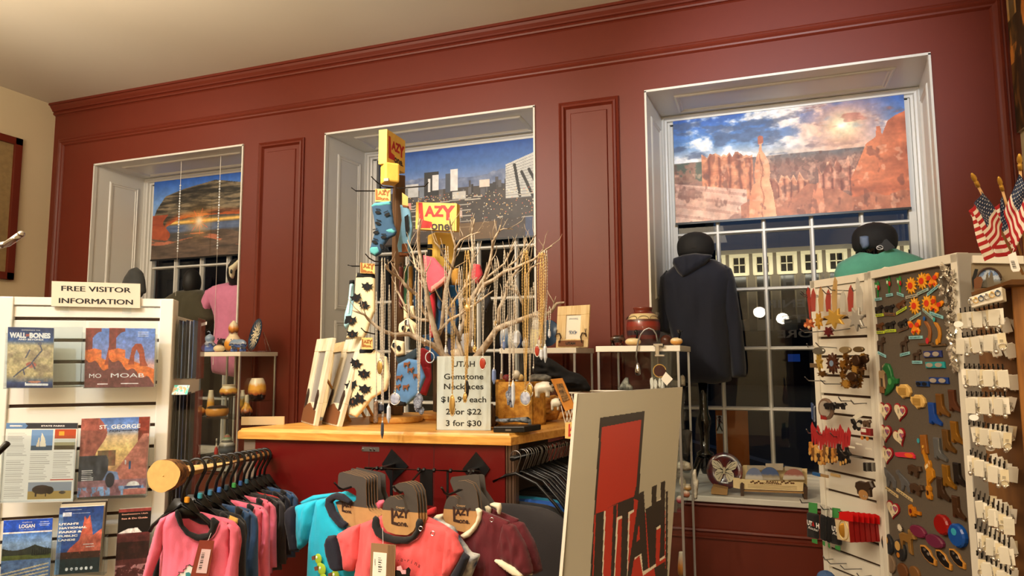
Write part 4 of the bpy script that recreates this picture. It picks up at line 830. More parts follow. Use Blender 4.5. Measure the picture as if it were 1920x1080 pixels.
# ================================================================ helpers for cloth
def K(ox, oy, s, pts): return [(ox+x/s, oy+y/s) for x, y in pts]
def pillow(name, pts, pl, m, parent=None, bulge=.02, k=.03, cell=2.6, fold=0.0, fseed=1, back=.8, color=None, off=0.0, loc=None, foldv=(1.0, .15), mats=None):
 """cloth piece with real thickness: outline (picture corners) laid on plane pl, swelling towards both faces, with folds"""
 P2 = np.array(pts, float); O = pl.at(pts[0][0], pts[0][1])
 W3 = [pl.at(x, y) for x, y in pts]; q = np.array([[(p-O).dot(pl.U), p.z-O.z] for p in W3])
 d = (O-CAM).dot(FW); cs = cell*d/FPX
 x0, y0 = q.min(0)-cs; x1, y1 = q.max(0)+cs; nx = int((x1-x0)/cs)+1; ny = int((y1-y0)/cs)+1
 gx, gy = np.meshgrid(x0+np.arange(nx+1)*cs, y0+np.arange(ny+1)*cs)
 def inside(X, Y):
  r = np.zeros(X.shape, bool); n = len(q)
  for i in range(n):
   (ax, ay), (bx, by) = q[i], q[(i+1) % n]
   if ay == by: continue
   c = (Y >= min(ay, by)) & (Y < max(ay, by)); r ^= c & (X < ax+(Y-ay)*(bx-ax)/(by-ay))
  return r
 cx = (gx[:-1, :-1]+gx[1:, 1:])/2; cy = (gy[:-1, :-1]+gy[1:, 1:])/2; keep = inside(cx, cy)
 bd = np.full(gx.shape, 1e9); sx = gx.copy(); sy = gy.copy(); n = len(q)
 for i in range(n):
  a = q[i]; b = q[(i+1) % n]; dv = b-a; L2 = (dv**2).sum()+1e-12
  t = np.clip(((gx-a[0])*dv[0]+(gy-a[1])*dv[1])/L2, 0, 1); px = a[0]+t*dv[0]; py = a[1]+t*dv[1]; dd = np.hypot(gx-px, gy-py)
  c = dd < bd; bd = np.where(c, dd, bd); sx = np.where(c, px, sx); sy = np.where(c, py, sy)
 used = np.zeros(gx.shape, int); used[:-1, :-1] += keep; used[1:, :-1] += keep; used[:-1, 1:] += keep; used[1:, 1:] += keep
 border = (used > 0) & (used < 4)
 X = np.where(border, sx, gx); Y = np.where(border, sy, gy); D = np.where(border, 0, bd)
 t = np.clip(D/k, 0, 1); H = bulge*np.sqrt(t*(2-t))
 if fold:
  f = fbm(ny+1, nx+1, 7, 3, foldv[0], foldv[1], seed=fseed); f2 = fbm(ny+1, nx+1, 12, 2, foldv[0]*.8, foldv[1]*2.5, seed=fseed+9)
  H = H+fold*((f-.5)*2.2+(f2-.5)*.8)*np.clip(D/(k*.6), 0, 1)
 idx = -np.ones(gx.shape, int); sel = used > 0; idx[sel] = np.arange(sel.sum()); nv = sel.sum()
 base = np.array(O); Uv = np.array(pl.U); Nv = np.array(pl.N)
 F = base+X[sel][:, None]*Uv+np.outer(Y[sel], [0, 0, 1])+(off+H[sel])[:, None]*Nv
 B = base+X[sel][:, None]*Uv+np.outer(Y[sel], [0, 0, 1])+(off-bulge*back*np.sqrt(np.clip(D[sel]/k, 0, 1)*(2-np.clip(D[sel]/k, 0, 1))))[:, None]*Nv
 quads = np.stack([idx[:-1, :-1][keep], idx[:-1, 1:][keep], idx[1:, 1:][keep], idx[1:, :-1][keep]], 1)
 bsel = border[sel]; bi = np.arange(nv)+nv; bi = np.where(bsel, np.arange(nv), bi)
 qb = bi[quads][:, ::-1]
 vs = np.vstack([F, B]); fs = np.vstack([quads, qb])
 flip = Vector((0, 0, 1)).cross(pl.U).dot(pl.N) > 0
 mb = MB(); mb.v = [Vector(p) for p in vs.tolist()]; mb.f = [tuple(f) if not flip else tuple(f[::-1]) for f in fs.tolist()]; mb.mi = [0]*len(mb.f)
 if color is not None:
  keepidx = np.argwhere(keep); ccx = ox_px = None
 o = mb.build(name, m, parent, True, loc=loc); return o
def plate(name, pts, pl, m, parent=None, th=.0015, off=0.0, loc=None):
 P = [pl.at(x, y)+pl.N*off for x, y in pts]; return MB().prism(P, pl.N*th).build(name, m, parent, loc=loc)
def fabric(name, c, **k): return mat(name, c, .85, sheen=.15, bump=.25, bs=420, var=.04, vs=30, **k)
F_pink = fabric('pink_jersey', (236, 112, 140)); F_navy = fabric('navy_rib', (22, 24, 40)); F_blk = fabric('black_jersey', (20, 20, 24)); F_blue = fabric('slate_blue_jersey', (46, 78, 120)); F_turq = fabric('turquoise_jersey', (20, 178, 210)); F_coral = fabric('coral_jersey', (232, 92, 96)); F_mar = fabric('maroon_jersey', (92, 20, 32)); F_ivory = fabric('ivory_rib', (236, 226, 200)); F_gry = fabric('charcoal_jersey', (44, 40, 42)); F_redj = fabric('red_jersey', (180, 30, 34)); F_yel = fabric('mustard_jersey', (214, 170, 80))
kraft = mat('kraft_board', (186, 142, 92), .8, var=.05, vs=40); kdark = mat('grey_print_on_board', (72, 66, 62), .7)
# ================================================================ COUNTER
zC = 1.275
cFL = aZ(446, 803, zC); cFR = aZ(958, 814, zC); lean = (aZ(1071, 796, zC)-cFR); lean.z = 0; lean = lean.normalized()
cd = .95; cBL = cFL+lean*cd; cBR = cFR+lean*cd; UC = (cFR-cFL).normalized(); NC = Vector((UC.y, -UC.x, 0))
PF = PL(cFL, UC)
o = thing('display_counter', ((cFL+cBR)/2).to_3d()*1-Vector((0, 0, zC)), 'tall display counter with honey pine top and dark red front', 'counter')
m = MB(); ins = lambda d, z: [p+(c-p).normalized()*d+Vector((0, 0, z-zC)) for p in (cFL, cFR, cBR, cBL)]
c = (cFL+cBR)/2
rings = [ins(.004, zC-.042), ins(0, zC-.040), ins(0, zC-.013), ins(.006, zC-.008), ins(.010, zC-.007), ins(.014, zC)]
m.loft(rings); m.build('pine_top', M_pine, o)
zb = zC-.042
fr0 = cFL+UC*.06+lean*.02-Vector((0, 0, zC)); Wd = (cFR-cFL).length
m = MB().boxo(fr0+ZU*.02, UC*(Wd-.095), lean*.025, ZU*(zb-.02)); m.build('front_panel', M_redd, o)
m = MB()
for u in (.005, .018, .030): m.boxo(fr0+UC*(Wd-.095+u)+lean*.0+ZU*.02, UC*.004, lean*.012, ZU*(zb-.02))
m.boxo(fr0+UC*(Wd-.095)+lean*.006+ZU*.02, UC*.036, lean*.02, ZU*(zb-.02)); m.build('corner_strip', mat('bronze_strip', (120, 96, 80), .3, .6), o)
MB().boxo(cFL-Vector((0, 0, zC))+UC*.01+lean*.02+ZU*.02, UC*.05, lean*.4, ZU*(zb-.02)).build('end_panel', mat('grey_brown_laminate', (120, 104, 88), .6), o)
MB().boxo(fr0+lean*.03+ZU*.02, UC*(Wd*.62), lean*(cd-.1), ZU*(zb-.02)).build('cabinet_core', mat('dark_brown_core', (50, 34, 24), .7), o)
for px in (691, 813): 
 P = PF.off(-.02+.001).at(px, 900); MB().boxo(Vector((P.x, P.y, .05)), UC*.002, NC*.001, ZU*(zb-.05)).build('panel_seam', mat('seam_dark', (40, 8, 8), .6), o)
plate('strap_plate', K(420, 780, 2.824, [(720, 165), (812, 168), (812, 192), (720, 190)]), PF, M_steel, o, off=-.018)
for x, y in ((733, 177), (775, 178), (795, 180)):
 MB().lathe([(.004, 0), (.004, .002), (.001, .002)], PF.off(-.016).at(420+x/2.824, 780+y/2.824), 8, NC).build('screw', M_chrome, o)
pr = PF.off(-.018); pj = PF.off(.12)
o = thing('garment_rod', pj.at(790, 881), 'thin black rod on two diamond shaped brackets across the counter front', 'rail')
for pts in ([(735, 842), (766, 874), (735, 906), (717, 870)], [(893, 847), (919, 879), (894, 914), (868, 879)]): plate('diamond_plate', pts, pr, M_black, o, .006)
m = MB().tube([pj.at(684, 877.5), pj.at(900, 884.5)], .0042, 10); m.build('rod', mat('dark_gunmetal', (52, 48, 46), .3, .8), o, True)
m = MB(); b0 = pr.at(737, 872); b1 = pj.at(716, 879); m.bar(b0, b1, .02, .012); m.build('bracket_arm', M_black, o); m = MB(); m.bar(pr.at(893, 880), pj.at(882, 884), .02, .012); m.build('bracket_arm', M_black, o)
m = MB()
for px in (707, 716, 785, 795, 814, 845, 880, 888): m.lathe([(.007, -.004), (.0078, 0), (.007, .004)], pj.at(px, 877.5+(px-684)*.0324), 10, UC)
m.build('collar', M_black, o)
plate('strap', [(788, 879), (812, 880), (812, 948), (788, 946)], pj, M_black, o, .004); plate('drop_bar', [(731, 880), (736, 880), (736, 960), (731, 960)], pj, M_black, o, .004, -.004); plate('drop_bar', [(837, 884), (841, 884), (841, 960), (837, 960)], pj, M_black, o, .004, -.004)
H1 = PL(aD(650, 912, 2.2), (1, -.15, 0)); H2 = PL(aD(750, 912, 2.06), (1, -.02, 0)); H3 = PL(aD(850, 916, 2.12), (1, .0, 0))
for pts, lab in (([aD(627, 905, 2.1), aD(636, 915, 2.11), aD(642, 918, 2.12), aD(662, 912, 2.2), pj.at(700, 879)], 'left'), ([aD(737, 911, 1.98), aD(744, 919, 1.99), aD(750, 924, 2.0), aD(756, 920, 2.1), pj.at(790, 882)], 'middle'), ([aD(828, 914, 2.02), aD(834, 924, 2.03), aD(840, 928, 2.04), aD(868, 917, 2.15), pj.at(884, 883)], 'right')):
 t = MB().tube(pts, .0036, 8).build('display_hook', mat('dark_gunmetal', (52, 48, 46), .3, .8), smooth=True); tag(t, 'dark peg hook with a bent tip holding baby clothes, %s one of the three' % lab, 'hook')
def crd(name, lab, pts, split, pl, off, logo=None, word=None, stack=0, dx=(5.5, -1.0), group='cardboard hangers of the baby clothes', gname='middle'):
 """hanger card; split = picture row where the dark print ends"""
 for s in range(stack, -1, -1):
  q = [(x+dx[0]*s, y+dx[1]*s) for x, y in pts]; p = pl.off(off-.011*s)
  P = [p.at(x, y) for x, y in q]; zs = p.at(q[0][0], split).z
  t = MB().prism(P, p.N*.0016).build('hanger_card', kraft, loc=P[0])
  tag(t, lab if s == 0 else '%s card behind the front card of the %s group' % (['', 'first', 'second', 'third', 'fourth', 'fifth'][s], gname), 'hanger card', group)
  up = []
  for i in range(len(P)):
   a, b = P[i], P[(i+1) % len(P)]
   if a.z >= zs: up.append(a)
   if (a.z-zs)*(b.z-zs) < 0: up.append(a+(b-a)*((zs-a.z)/(b.z-a.z)))
  if len(up) > 2: MB().prism([v+p.N*.0017 for v in up], p.N*.0003).build('printed_top', kdark, t)
  if s == 0 and logo:
   m = MB(); (lx, ly, k) = logo; lazy(m, p.at(lx, ly)+p.N*.0022, p.U, k); m.build('logo', mat('dark_brown_ink', (56, 34, 28), .6), t)
  if s == 0 and word:
   m = MB(); m.text(word[0], p.at(word[1], word[2])+p.N*.0024, p.U, ZU, word[3], bold=.005); m.build('word', mat('tan_ink', (206, 168, 120), .6), t)
def lazy(m, P, U, k, m2=None):
 """the two-line wordmark: tall L, AZY, one."""
 U = Vector(U).normalized(); Z = ZU; m2 = m2 or m
 def pol(pts): 
  for a in pts: m.prism([P+U*(x*k)+Z*(y*k) for x, y in a], U.cross(Z)*.0002)
 pol([[(-.50, .46), (-.36, .42), (-.34, -.18), (-.12, -.22), (-.12, -.36), (-.47, -.30)]])
 m.text('A', P+U*(-.2*k)+Z*(.18*k), U, Z, .32*k, bold=.05); m.text('Z', P+U*(.06*k)+Z*(.22*k), U, Z, .32*k, bold=.05); m.text('Y', P+U*(.32*k)+Z*(.24*k), U, Z, .38*k, bold=.05)
 m2.text('one.', P+U*(.15*k)+Z*(-.22*k), U, Z, .26*k, width=.58*k, bold=.03)
def garment(name, lab, parts, cat='shirt', group='baby clothes on the counter hooks', loc=None, **k):
 o = thing(name, loc, lab, cat, group)
 for nm, pts, pl, m, kw in parts: pillow(nm, pts, pl, m, o, **kw)
 return o
C7 = lambda pts: K(560, 860, 4.8, pts); C2x = lambda pts: K(260, 840, 4.5, pts)
g = garment('baby_creeper', 'coral short-sleeved baby creeper with black neck and cuffs, front middle of the counter', [
 ('back_body', C7([(640, 560), (760, 500), (1080, 520), (1250, 600), (1400, 700), (1370, 1300), (510, 1300), (480, 900), (470, 640)]), H2, F_coral, dict(bulge=.008, cell=6, off=-.03)),
 ('front_body', C7([(560, 585), (690, 535), (690, 600), (725, 680), (800, 730), (900, 750), (1010, 752), (1075, 710), (1125, 640), (1150, 575), (1330, 610), (1365, 640), (1385, 800), (1370, 1056), (1365, 1300), (500, 1300), (505, 1056), (540, 800)]), H2, F_coral, dict(bulge=.022, k=.05, fold=.016, fseed=4, back=.1)),
 ('sleeve', C7([(565, 582), (450, 620), (345, 682), (375, 770), (400, 890), (412, 1000), (455, 1015), (500, 1010), (560, 900)]), H2, F_coral, dict(bulge=.024, k=.03, fold=.008, fseed=6)),
 ('sleeve', C7([(1320, 608), (1400, 665), (1490, 835), (1440, 940), (1370, 1056), (1290, 1056), (1300, 800)]), H2, F_coral, dict(bulge=.024, k=.03, fold=.010, fseed=7)),
 ('cuff', C7([(345, 682), (270, 692), (248, 760), (262, 860), (300, 980), (340, 1012), (412, 1002), (402, 890), (376, 770)]), H2, F_navy, dict(bulge=.018, k=.012, off=.004)),
 ('cuff', C7([(1490, 832), (1548, 880), (1500, 1000), (1440, 1140), (1370, 1150), (1375, 1040), (1440, 930)]), H2, F_navy, dict(bulge=.018, k=.012, off=.004)),
 ('collar', C7([(697, 520), (690, 600), (725, 680), (800, 730), (900, 754), (1010, 754), (1080, 712), (1130, 640), (1150, 570), (1140, 535), (1100, 525), (1082, 560), (1078, 630), (1040, 680), (980, 690), (880, 680), (800, 650), (765, 600), (752, 520), (720, 500)]), H2, F_blk, dict(bulge=.010, k=.01, off=.018, cell=2)),
], loc=H2.at(750, 960))
P = H2.off(.043)
m = MB()
for x, y in ((1098, 630), (1207, 673)): m.tube([P.at(560+(x+18*cos(a))/4.8, 860+(y+20*sin(a))/4.8) for a in [2*pi*i/14 for i in range(14)]], .0012, 5, True)
m.build('snap_ring', M_chrome, g)
m = MB(); pp_ = H2.off(.046)
for i, ch in enumerate('r-a-rina'):
 x = 870+i*30+(8 if i > 5 else 0); y = 905+((i-2)**2)*2.2; a = -.12-.045*i
 m.text(ch, pp_.at(560+x/4.8, 860+y/4.8), Vector((cos(a), 0, sin(a))), Vector((-sin(a), 0, cos(a))), .0125)
m.build('lettering', M_ink, g)
plate('print_bear', C7([(850, 1020), (900, 990), (960, 1000), (990, 975), (1010, 1000), (1000, 1040), (1010, 1120), (1000, 1300), (850, 1300)]), pp_, M_ink, g)
plate('print_bow', C7([(890, 970), (925, 960), (940, 1000), (970, 1000), (970, 1035), (935, 1035), (920, 1005), (890, 1000)]), pp_, mat('pale_pink_print', (240, 170, 180), .7), g, off=.002)
tp = H2.off(.052); t = thing('price_tag', tp.at(715, 1030), 'brown striped price tag with white barcode label on the coral creeper', 'tag')
plate('card', C7([(655, 757), (876, 775), (862, 1200), (640, 1190)]), tp, mat('brown_tag_card', (150, 116, 84), .8), t)
plate('label', C7([(678, 838), (798, 850), (786, 1160), (664, 1150)]), tp, M_paper, t, off=.0018)
m = MB()
for k in range(5): a = tp.off(.0032).at(560+(806+13*k)/4.8, 860+775/4.8); b = tp.off(.0032).at(560+(796+13*k)/4.8, 860+1180/4.8); m.bar(a, b, .0011, .0002, (0, 1, 0))
m.build('stripes', mat('tag_stripe', (96, 70, 50), .8), t)
m = MB()
for k in range(9): a = tp.off(.0036).at(560+(716)/4.8, 860+(890+k*14+(k % 3)*4)/4.8); m.boxo(a, tp.U*.009*(1+.4*(k % 2)), -ZU*(.0010+.0006*(k % 3)), tp.N*.0002)
m.text('CREEPER', tp.off(.0036).at(560+688/4.8, 860+930/4.8), Vector((.05, 0, -1)), Vector((1, 0, .05)), .0035)
m.build('barcode', M_ink, t)
m = MB().tube([tp.at(560+760/4.8, 860+795/4.8), H2.off(.03).at(560+755/4.8, 860+620/4.8)], .0006, 4); m.build('string', M_inkw, t)
crd('hanger_card', 'kraft Creeper card, front of the middle group with the coral creeper', C7([(848, 275), (862, 240), (905, 217), (970, 212), (1030, 240), (1062, 300), (1074, 400), (1080, 545), (1060, 600), (1035, 650), (980, 688), (880, 682), (800, 655), (768, 610), (752, 540), (756, 460), (765, 400), (790, 360), (830, 335), (870, 340), (905, 368), (940, 362), (955, 325), (942, 295), (905, 290), (870, 300)]), 860+466/4.8, H2, .010, (560+915/4.8, 860+535/4.8, .062), ('Creeper', 560+920/4.8, 860+437/4.8, .0062), 3)
H1b = H1
g = garment('baby_pajama_shirt', 'turquoise short-sleeved shirt with navy cuffs and green ducks, left hook', [
 ('back_body', C2x([(1500, 440), (1700, 372), (1890, 480), (1950, 1300), (1420, 1300)]), H1b, F_turq, dict(bulge=.006, cell=6, off=-.03)),
 ('front_body', C2x([(1500, 440), (1530, 428), (1612, 415), (1600, 480), (1640, 570), (1720, 672), (1860, 720), (1950, 760), (1950, 1300), (1405, 1300), (1425, 1080), (1440, 780), (1470, 600)]), H1b, F_turq, dict(bulge=.02, k=.05, fold=.008, fseed=14, back=.1)),
 ('sleeve', C2x([(1520, 430), (1440, 450), (1335, 485), (1345, 560), (1340, 700), (1355, 862), (1400, 830), (1445, 770), (1490, 640)]), H1b, F_turq, dict(bulge=.028, k=.03, fold=.010, fseed=15)),
 ('cuff', C2x([(1337, 484), (1290, 490), (1258, 530), (1258, 620), (1285, 760), (1302, 868), (1356, 864), (1341, 700), (1346, 560)]), H1b, F_navy, dict(bulge=.020, k=.012, off=.004)),
 ('collar', C2x([(1612, 412), (1650, 385), (1700, 368), (1760, 380), (1830, 440), (1815, 470), (1740, 440), (1690, 430), (1665, 450), (1690, 520), (1740, 590), (1800, 630), (1770, 668), (1720, 665), (1640, 570), (1602, 480)]), H1b, F_navy, dict(bulge=.010, k=.01, off=.014, cell=2)),
], loc=H1.at(640, 960))
pp_ = H1b.off(.034)
for k, (x, y, s) in enumerate(((1515, 935, 1.0), (1545, 1025, 1.15), (1660, 1080, 1.1))):
 m = MB(); c0 = pp_.at(260+x/4.5, 840+y/4.5); 
 m.ell(c0, .013*s, .003, .016*s, n=14); m.ell(c0+Vector((.006, 0, -.018*s)), .010*s, .003, .008*s, n=10); m.build('duck_print', mat('lime_print', (170, 200, 50), .7), g)
 m = MB(); m.prism([c0+Vector((-.022*s, -.001, .006)), c0+Vector((-.010*s, -.001, .011)), c0+Vector((-.010*s, -.001, -.003)), c0+Vector((-.020*s, -.001, -.005))], (0, -.004, 0)); m.build('duck_bill', mat('brown_print', (120, 74, 50), .7), g)
 m = MB(); m.ell(c0+Vector((-.004*s, -.0035, .005)), .0035, .001, .0045, n=8); m.build('duck_eye', M_inkw, g)
crd('hanger_card', 'kraft card with squared grey top, front of the left group with the turquoise shirt', C7([(360, 150), (372, 126), (400, 118), (590, 165), (612, 185), (610, 260), (615, 420), (640, 470), (720, 510), (700, 620), (560, 640), (440, 600), (370, 490), (335, 390), (380, 372), (450, 400), (490, 398), (520, 370), (522, 290), (505, 262), (470, 258), (440, 268), (355, 262)]), 860+410/4.8, H1, .004, (560+440/4.8, 860+440/4.8, .045), None, 4, (5.2, -1.2), gname='left')
for k in range(2):
 q = C7([(470, 100), (480, 85), (700, 130), (740, 150), (745, 300), (790, 420), (780, 480), (700, 480), (600, 300), (500, 200)]); p = H1.off(-.10-.03*k)
 t = plate('hanger_card', [(x+9*k, y-1.5*k) for x, y in q], p, kdark, th=.0016); tag(t, ['dark card leaning behind the left group of hanger cards', 'rearmost dark card behind the left group, nearest the rod'][k], 'hanger card', 'cardboard hangers of the baby clothes')
t = pillow('pink_baby_garment', C7([(665, 400), (720, 375), (770, 368), (775, 400), (740, 470), (700, 500), (670, 440)]), H2.off(-.10), F_pink, bulge=.012, k=.01); tag(t, 'bit of pink rose printed garment between the left and middle cards', 'shirt')
t = pillow('turquoise_garment', C7([(0, 395), (130, 330), (385, 298), (390, 330), (200, 372), (60, 420)]), H1.off(-.10), F_turq, bulge=.014, k=.012); tag(t, 'second turquoise shirt showing its shoulder behind the front turquoise one', 'shirt')
t = pillow('patterned_garment', C7([(425, 600), (520, 540), (600, 515), (700, 505), (690, 540), (560, 585), (440, 640)]), H2.off(-.07), mat('teal_ivory_print', (60, 170, 180), .8, c2=(236, 226, 200), vs=40), bulge=.012, k=.01); tag(t, 'patterned teal and ivory garment edge behind the coral creeper, left side', 'shirt')
for kk, (off, dx, dy, lab) in enumerate(((0, 0, 0, 'front maroon baby creeper with ivory collar and cuffs, right hook'), (-.09, 17, -4, 'second maroon baby creeper just behind the front maroon one'))):
 q = lambda pts: [(x+dx, y+dy) for x, y in pts]
 p = H3.off(off)
 parts = [('front_body', q(C7([(1620, 440), (1700, 480), (1850, 540), (1900, 560), (1880, 900), (1900, 1300), (1380, 1300), (1300, 900), (1400, 760), (1500, 700), (1590, 640), (1640, 560)])), p, F_mar, dict(bulge=.02, k=.05, fold=.012, fseed=24+kk, back=.3)),
             ('sleeve', q(K(420, 780, 2.824, [(1480, 560), (1540, 575), (1600, 680), (1625, 760), (1640, 830), (1600, 850), (1540, 800), (1448, 745), (1445, 690)])), p, F_mar, dict(bulge=.03, k=.03, fold=.012, fseed=26+kk)),
             ('cuff', q(K(420, 780, 2.824, [(1445, 738), (1500, 760), (1560, 790), (1600, 830), (1590, 850), (1540, 840), (1470, 790), (1440, 762)])), p, F_ivory, dict(bulge=.016, k=.01, off=.012)),
             ('collar', q(C7([(1610, 440), (1640, 430), (1672, 455), (1660, 540), (1620, 620), (1560, 690), (1510, 712), (1470, 680), (1500, 660), (1560, 620), (1610, 560), (1625, 500)])), p, F_ivory, dict(bulge=.010, k=.01, off=.016, cell=2))]
 g = garment('baby_creeper', lab, parts, loc=p.at(880+dx, 970))
 if kk == 0:
  m = MB(); P2 = p.off(.034); m.tube([P2.at(560+(1738+16*cos(a))/4.8, 860+(550+19*sin(a))/4.8) for a in [2*pi*i/14 for i in range(14)]], .0012, 5, True); m.build('snap_ring', M_chrome, g)
crd('hanger_card', 'kraft Creeper card, front of the right group with the maroon creeper', C7([(1385, 260), (1395, 225), (1440, 200), (1500, 195), (1570, 225), (1605, 290), (1620, 400), (1625, 500), (1610, 580), (1560, 630), (1490, 660), (1400, 640), (1330, 590), (1300, 520), (1310, 440), (1330, 370), (1360, 335), (1400, 335), (1440, 360), (1480, 345), (1495, 305), (1480, 275), (1440, 270), (1410, 285)]), 860+455/4.8, H3, .006, (560+1470/4.8, 860+515/4.8, .060), ('Creeper', 560+1465/4.8, 860+420/4.8, .0062), 1, gname='right')
for k in range(2):
 q = C7([(1362, 200), (1380, 165), (1600, 138), (1625, 150), (1640, 280), (1710, 380), (1740, 450), (1600, 470), (1400, 300)]); p = H3.off(-.08-.03*k)
 t = plate('hanger_card', [(x+10*k, y) for x, y in q], p, kdark, th=.0016); tag(t, ['squared dark card right behind the right Creeper card', 'rearmost squared dark card of the right group'][k], 'hanger card', 'cardboard hangers of the baby clothes')
t = pillow('ivory_collar_garment', C7([(1720, 405), (1760, 392), (1820, 400), (1830, 440), (1815, 505), (1790, 500), (1780, 450), (1725, 425)]), H3.off(-.06), F_ivory, bulge=.012, k=.01, cell=2); tag(t, 'ivory neckband poking up behind the front maroon creeper', 'shirt')
t = pillow('striped_garment', C7([(1150, 520), (1230, 530), (1400, 610), (1450, 700), (1560, 840), (1640, 860), (1560, 1056), (1540, 1300), (1400, 1300), (1480, 1000), (1490, 830), (1350, 620)]), H2.off(-.06), mat('striped_print', (36, 60, 100), .8, c2=(206, 206, 200), vs=34), bulge=.02, k=.02, fold=.008); tag(t, 'blue and cream printed garment right behind the coral creeper', 'shirt')
t = pillow('red_garment', C7([(1140, 470), (1200, 440), (1240, 430), (1245, 500), (1180, 520), (1150, 520)]), H3.off(-.14), F_redj, bulge=.012, k=.01); tag(t, 'scrap of red garment between the middle and right cards', 'shirt')
t = pillow('ivory_garment', C7([(1210, 530), (1240, 505), (1320, 490), (1300, 540), (1340, 600), (1420, 660), (1400, 700), (1300, 640), (1230, 560)]), H3.off(-.03), F_ivory, bulge=.012, k=.01); tag(t, 'ivory garment shoulder left of the right Creeper card', 'shirt')
# ================================================================ LOG RAIL with children's pajamas
p1 = aD(306, 892, 1.68); p2 = aD(507, 853, 2.74); dr = (p2-p1).normalized()
o = thing('log_rail', p1, 'round wooden rail with a bark-edged log end, holding childrens shirts', 'rail')
def nz(d, n=3): return (d-ZU*d.dot(ZU)).normalized()
lr = .0385; side = dr.cross(ZU).normalized(); upv = side.cross(dr)
b = MB(); R_ = []
for t in (0, .012, .03, .048, .062):
 R_.append([p1+dr*t+(side*cos(a)+upv*sin(a))*(lr*(1+.03*sin(3*a+1)+.02*sin(7*a)+(.0 if t < .06 else -.02))) for a in [2*pi*i/28 for i in range(28)]])
b.loft(R_, cap=False); b.build('bark', mat('bark_brown', (150, 100, 46), .9, c2=(60, 36, 18), vs=60, bump=.9, bs=90), o, True)
b = MB(); b.add(R_[0], [tuple(range(28))]); b.add(R_[-1], [tuple(range(28))]); b.ell(p1-dr*.0005, .0018, .0018, .0018); b.build('sawn_face', mat('sawn_wood', (222, 180, 110), .7, var=.08, vs=60), o)
b = MB().tube([p1+dr*.05, p2], .0182, 20); b.build('pole', mat('peeled_pole', (206, 158, 92), .45, var=.1, vs=25), o, True)
PP = PL(p1, side if side.x > 0 else -side)
hx0 = None
def hanger_at(t, name='clothes_hanger', lab='', group='hangers on the log rail'):
 c = p1+dr*t; U = PP.U; o = thing(name, c, lab, 'hanger', group); m = MB()
 pts = []
 for a in range(-30, 200, 20): r = radians(a); pts.append(c+U*(-.026*cos(r)*.95)+ZU*(.004+.026*sin(r)))
 pts = pts[::-1]; pts = [c+U*.024*cos(radians(a))+ZU*(.002+.026*sin(radians(a))) for a in range(200, -60, -20)]
 pts += [c+U*.004+ZU*-.045, c+U*.0+ZU*-.075]
 m.tube(pts, .0048, 8); m.build('hook', M_black, o, True)
 m = MB(); q = lambda u, z: c+U*u+ZU*z
 m.prism([q(-.02, -.068), q(.02, -.068), q(.045, -.105), q(.04, -.12), q(-.04, -.12), q(-.045, -.105)], dr*.006)
 m.tube([q(0, -.085), q(-.045, -.112), q(-.07, -.135), q(-.078, -.15)], .005, 8); m.tube([q(0, -.085), q(.045, -.112), q(.07, -.135), q(.078, -.15)], .005, 8)
 m.build('arms', M_black, o, True); return o
ts = [.135, .235, .32, .405, .475, .555, .63, .705, .775, .85, .92, .99]
ordn = ['first', 'second', 'third', 'fourth', 'fifth', 'sixth', 'seventh', 'eighth', 'ninth', 'tenth', 'eleventh', 'last']
h0 = hanger_at(ts[0], lab='black plastic hanger holding the front pink shirt on the log rail')
for i in range(1, 12): copy_tree(h0, loc=p1+dr*ts[i], label='black plastic hanger, %s from the log end of the rail' % ordn[i], group='hangers on the log rail')
clip = [(245, 170, 50), (60, 160, 180), (70, 130, 170), (60, 110, 190), (40, 60, 70), (70, 160, 80), (50, 90, 150), (60, 110, 130)]
for i, t_ in enumerate(ts[:8]):
 c = p1+dr*t_+ZU*-.072; t = MB().rbox(c+PP.U*.012, .014, .008, .016, .002).build('size_clip', mat('clip_%d' % i, clip[i], .4)); tag(t, ['yellow', 'teal', 'steel blue', 'bright blue', 'dark', 'green', 'denim blue', 'sea blue'][i]+' size clip on the neck of a log rail hanger', 'size clip', 'size clips on the hangers')
SP = PL(p1+dr*ts[0], PP.U)
pj_parts = [
 ('back_body', C2x([(325, 520), (400, 545), (520, 565), (640, 600), (700, 610), (780, 640), (830, 700), (845, 800), (760, 1400), (120, 1400), (150, 700)]), SP, F_pink, dict(bulge=.006, cell=6, off=-.03)),
 ('front_body', C2x([(325, 522), (240, 560), (190, 640), (205, 900), (160, 1400), (800, 1400), (760, 800), (775, 660), (695, 610), (660, 700), (625, 745), (560, 778), (500, 765), (420, 720), (360, 640), (335, 560)]), SP, F_pink, dict(bulge=.022, k=.05, fold=.010, fseed=34, back=.1)),
 ('sleeve', C2x([(260, 555), (185, 590), (150, 660), (95, 850), (35, 1080), (-30, 1300), (60, 1340), (120, 1060), (200, 860), (230, 680)]), SP, F_pink, dict(bulge=.024, k=.025, fold=.008, fseed=35)),
 ('sleeve', C2x([(740, 625), (790, 650), (835, 700), (846, 790), (842, 1080), (845, 1340), (740, 1340), (720, 1080), (770, 860), (770, 700)]), SP, F_pink, dict(bulge=.024, k=.025, fold=.010, fseed=36)),
 ('collar', C2x([(325, 520), (345, 500), (375, 545), (400, 640), (450, 690), (520, 715), (600, 702), (622, 660), (625, 580), (650, 570), (700, 608), (665, 700), (628, 748), (560, 780), (500, 768), (418, 722), (358, 642), (328, 565)]), SP, F_blk, dict(bulge=.010, k=.01, off=.016, cell=2)),
 ('collar_back', C2x([(395, 545), (520, 560), (620, 640), (620, 672), (500, 655), (410, 610)]), SP, F_navy, dict(bulge=.004, k=.01, off=-.015, cell=2))]
g = garment('pajama_shirt', 'bright pink long-sleeved childs shirt with black neck, front of the log rail', pj_parts, loc=p1+dr*ts[0], group='childrens shirts on the log rail')
pp_ = SP.off(.031)
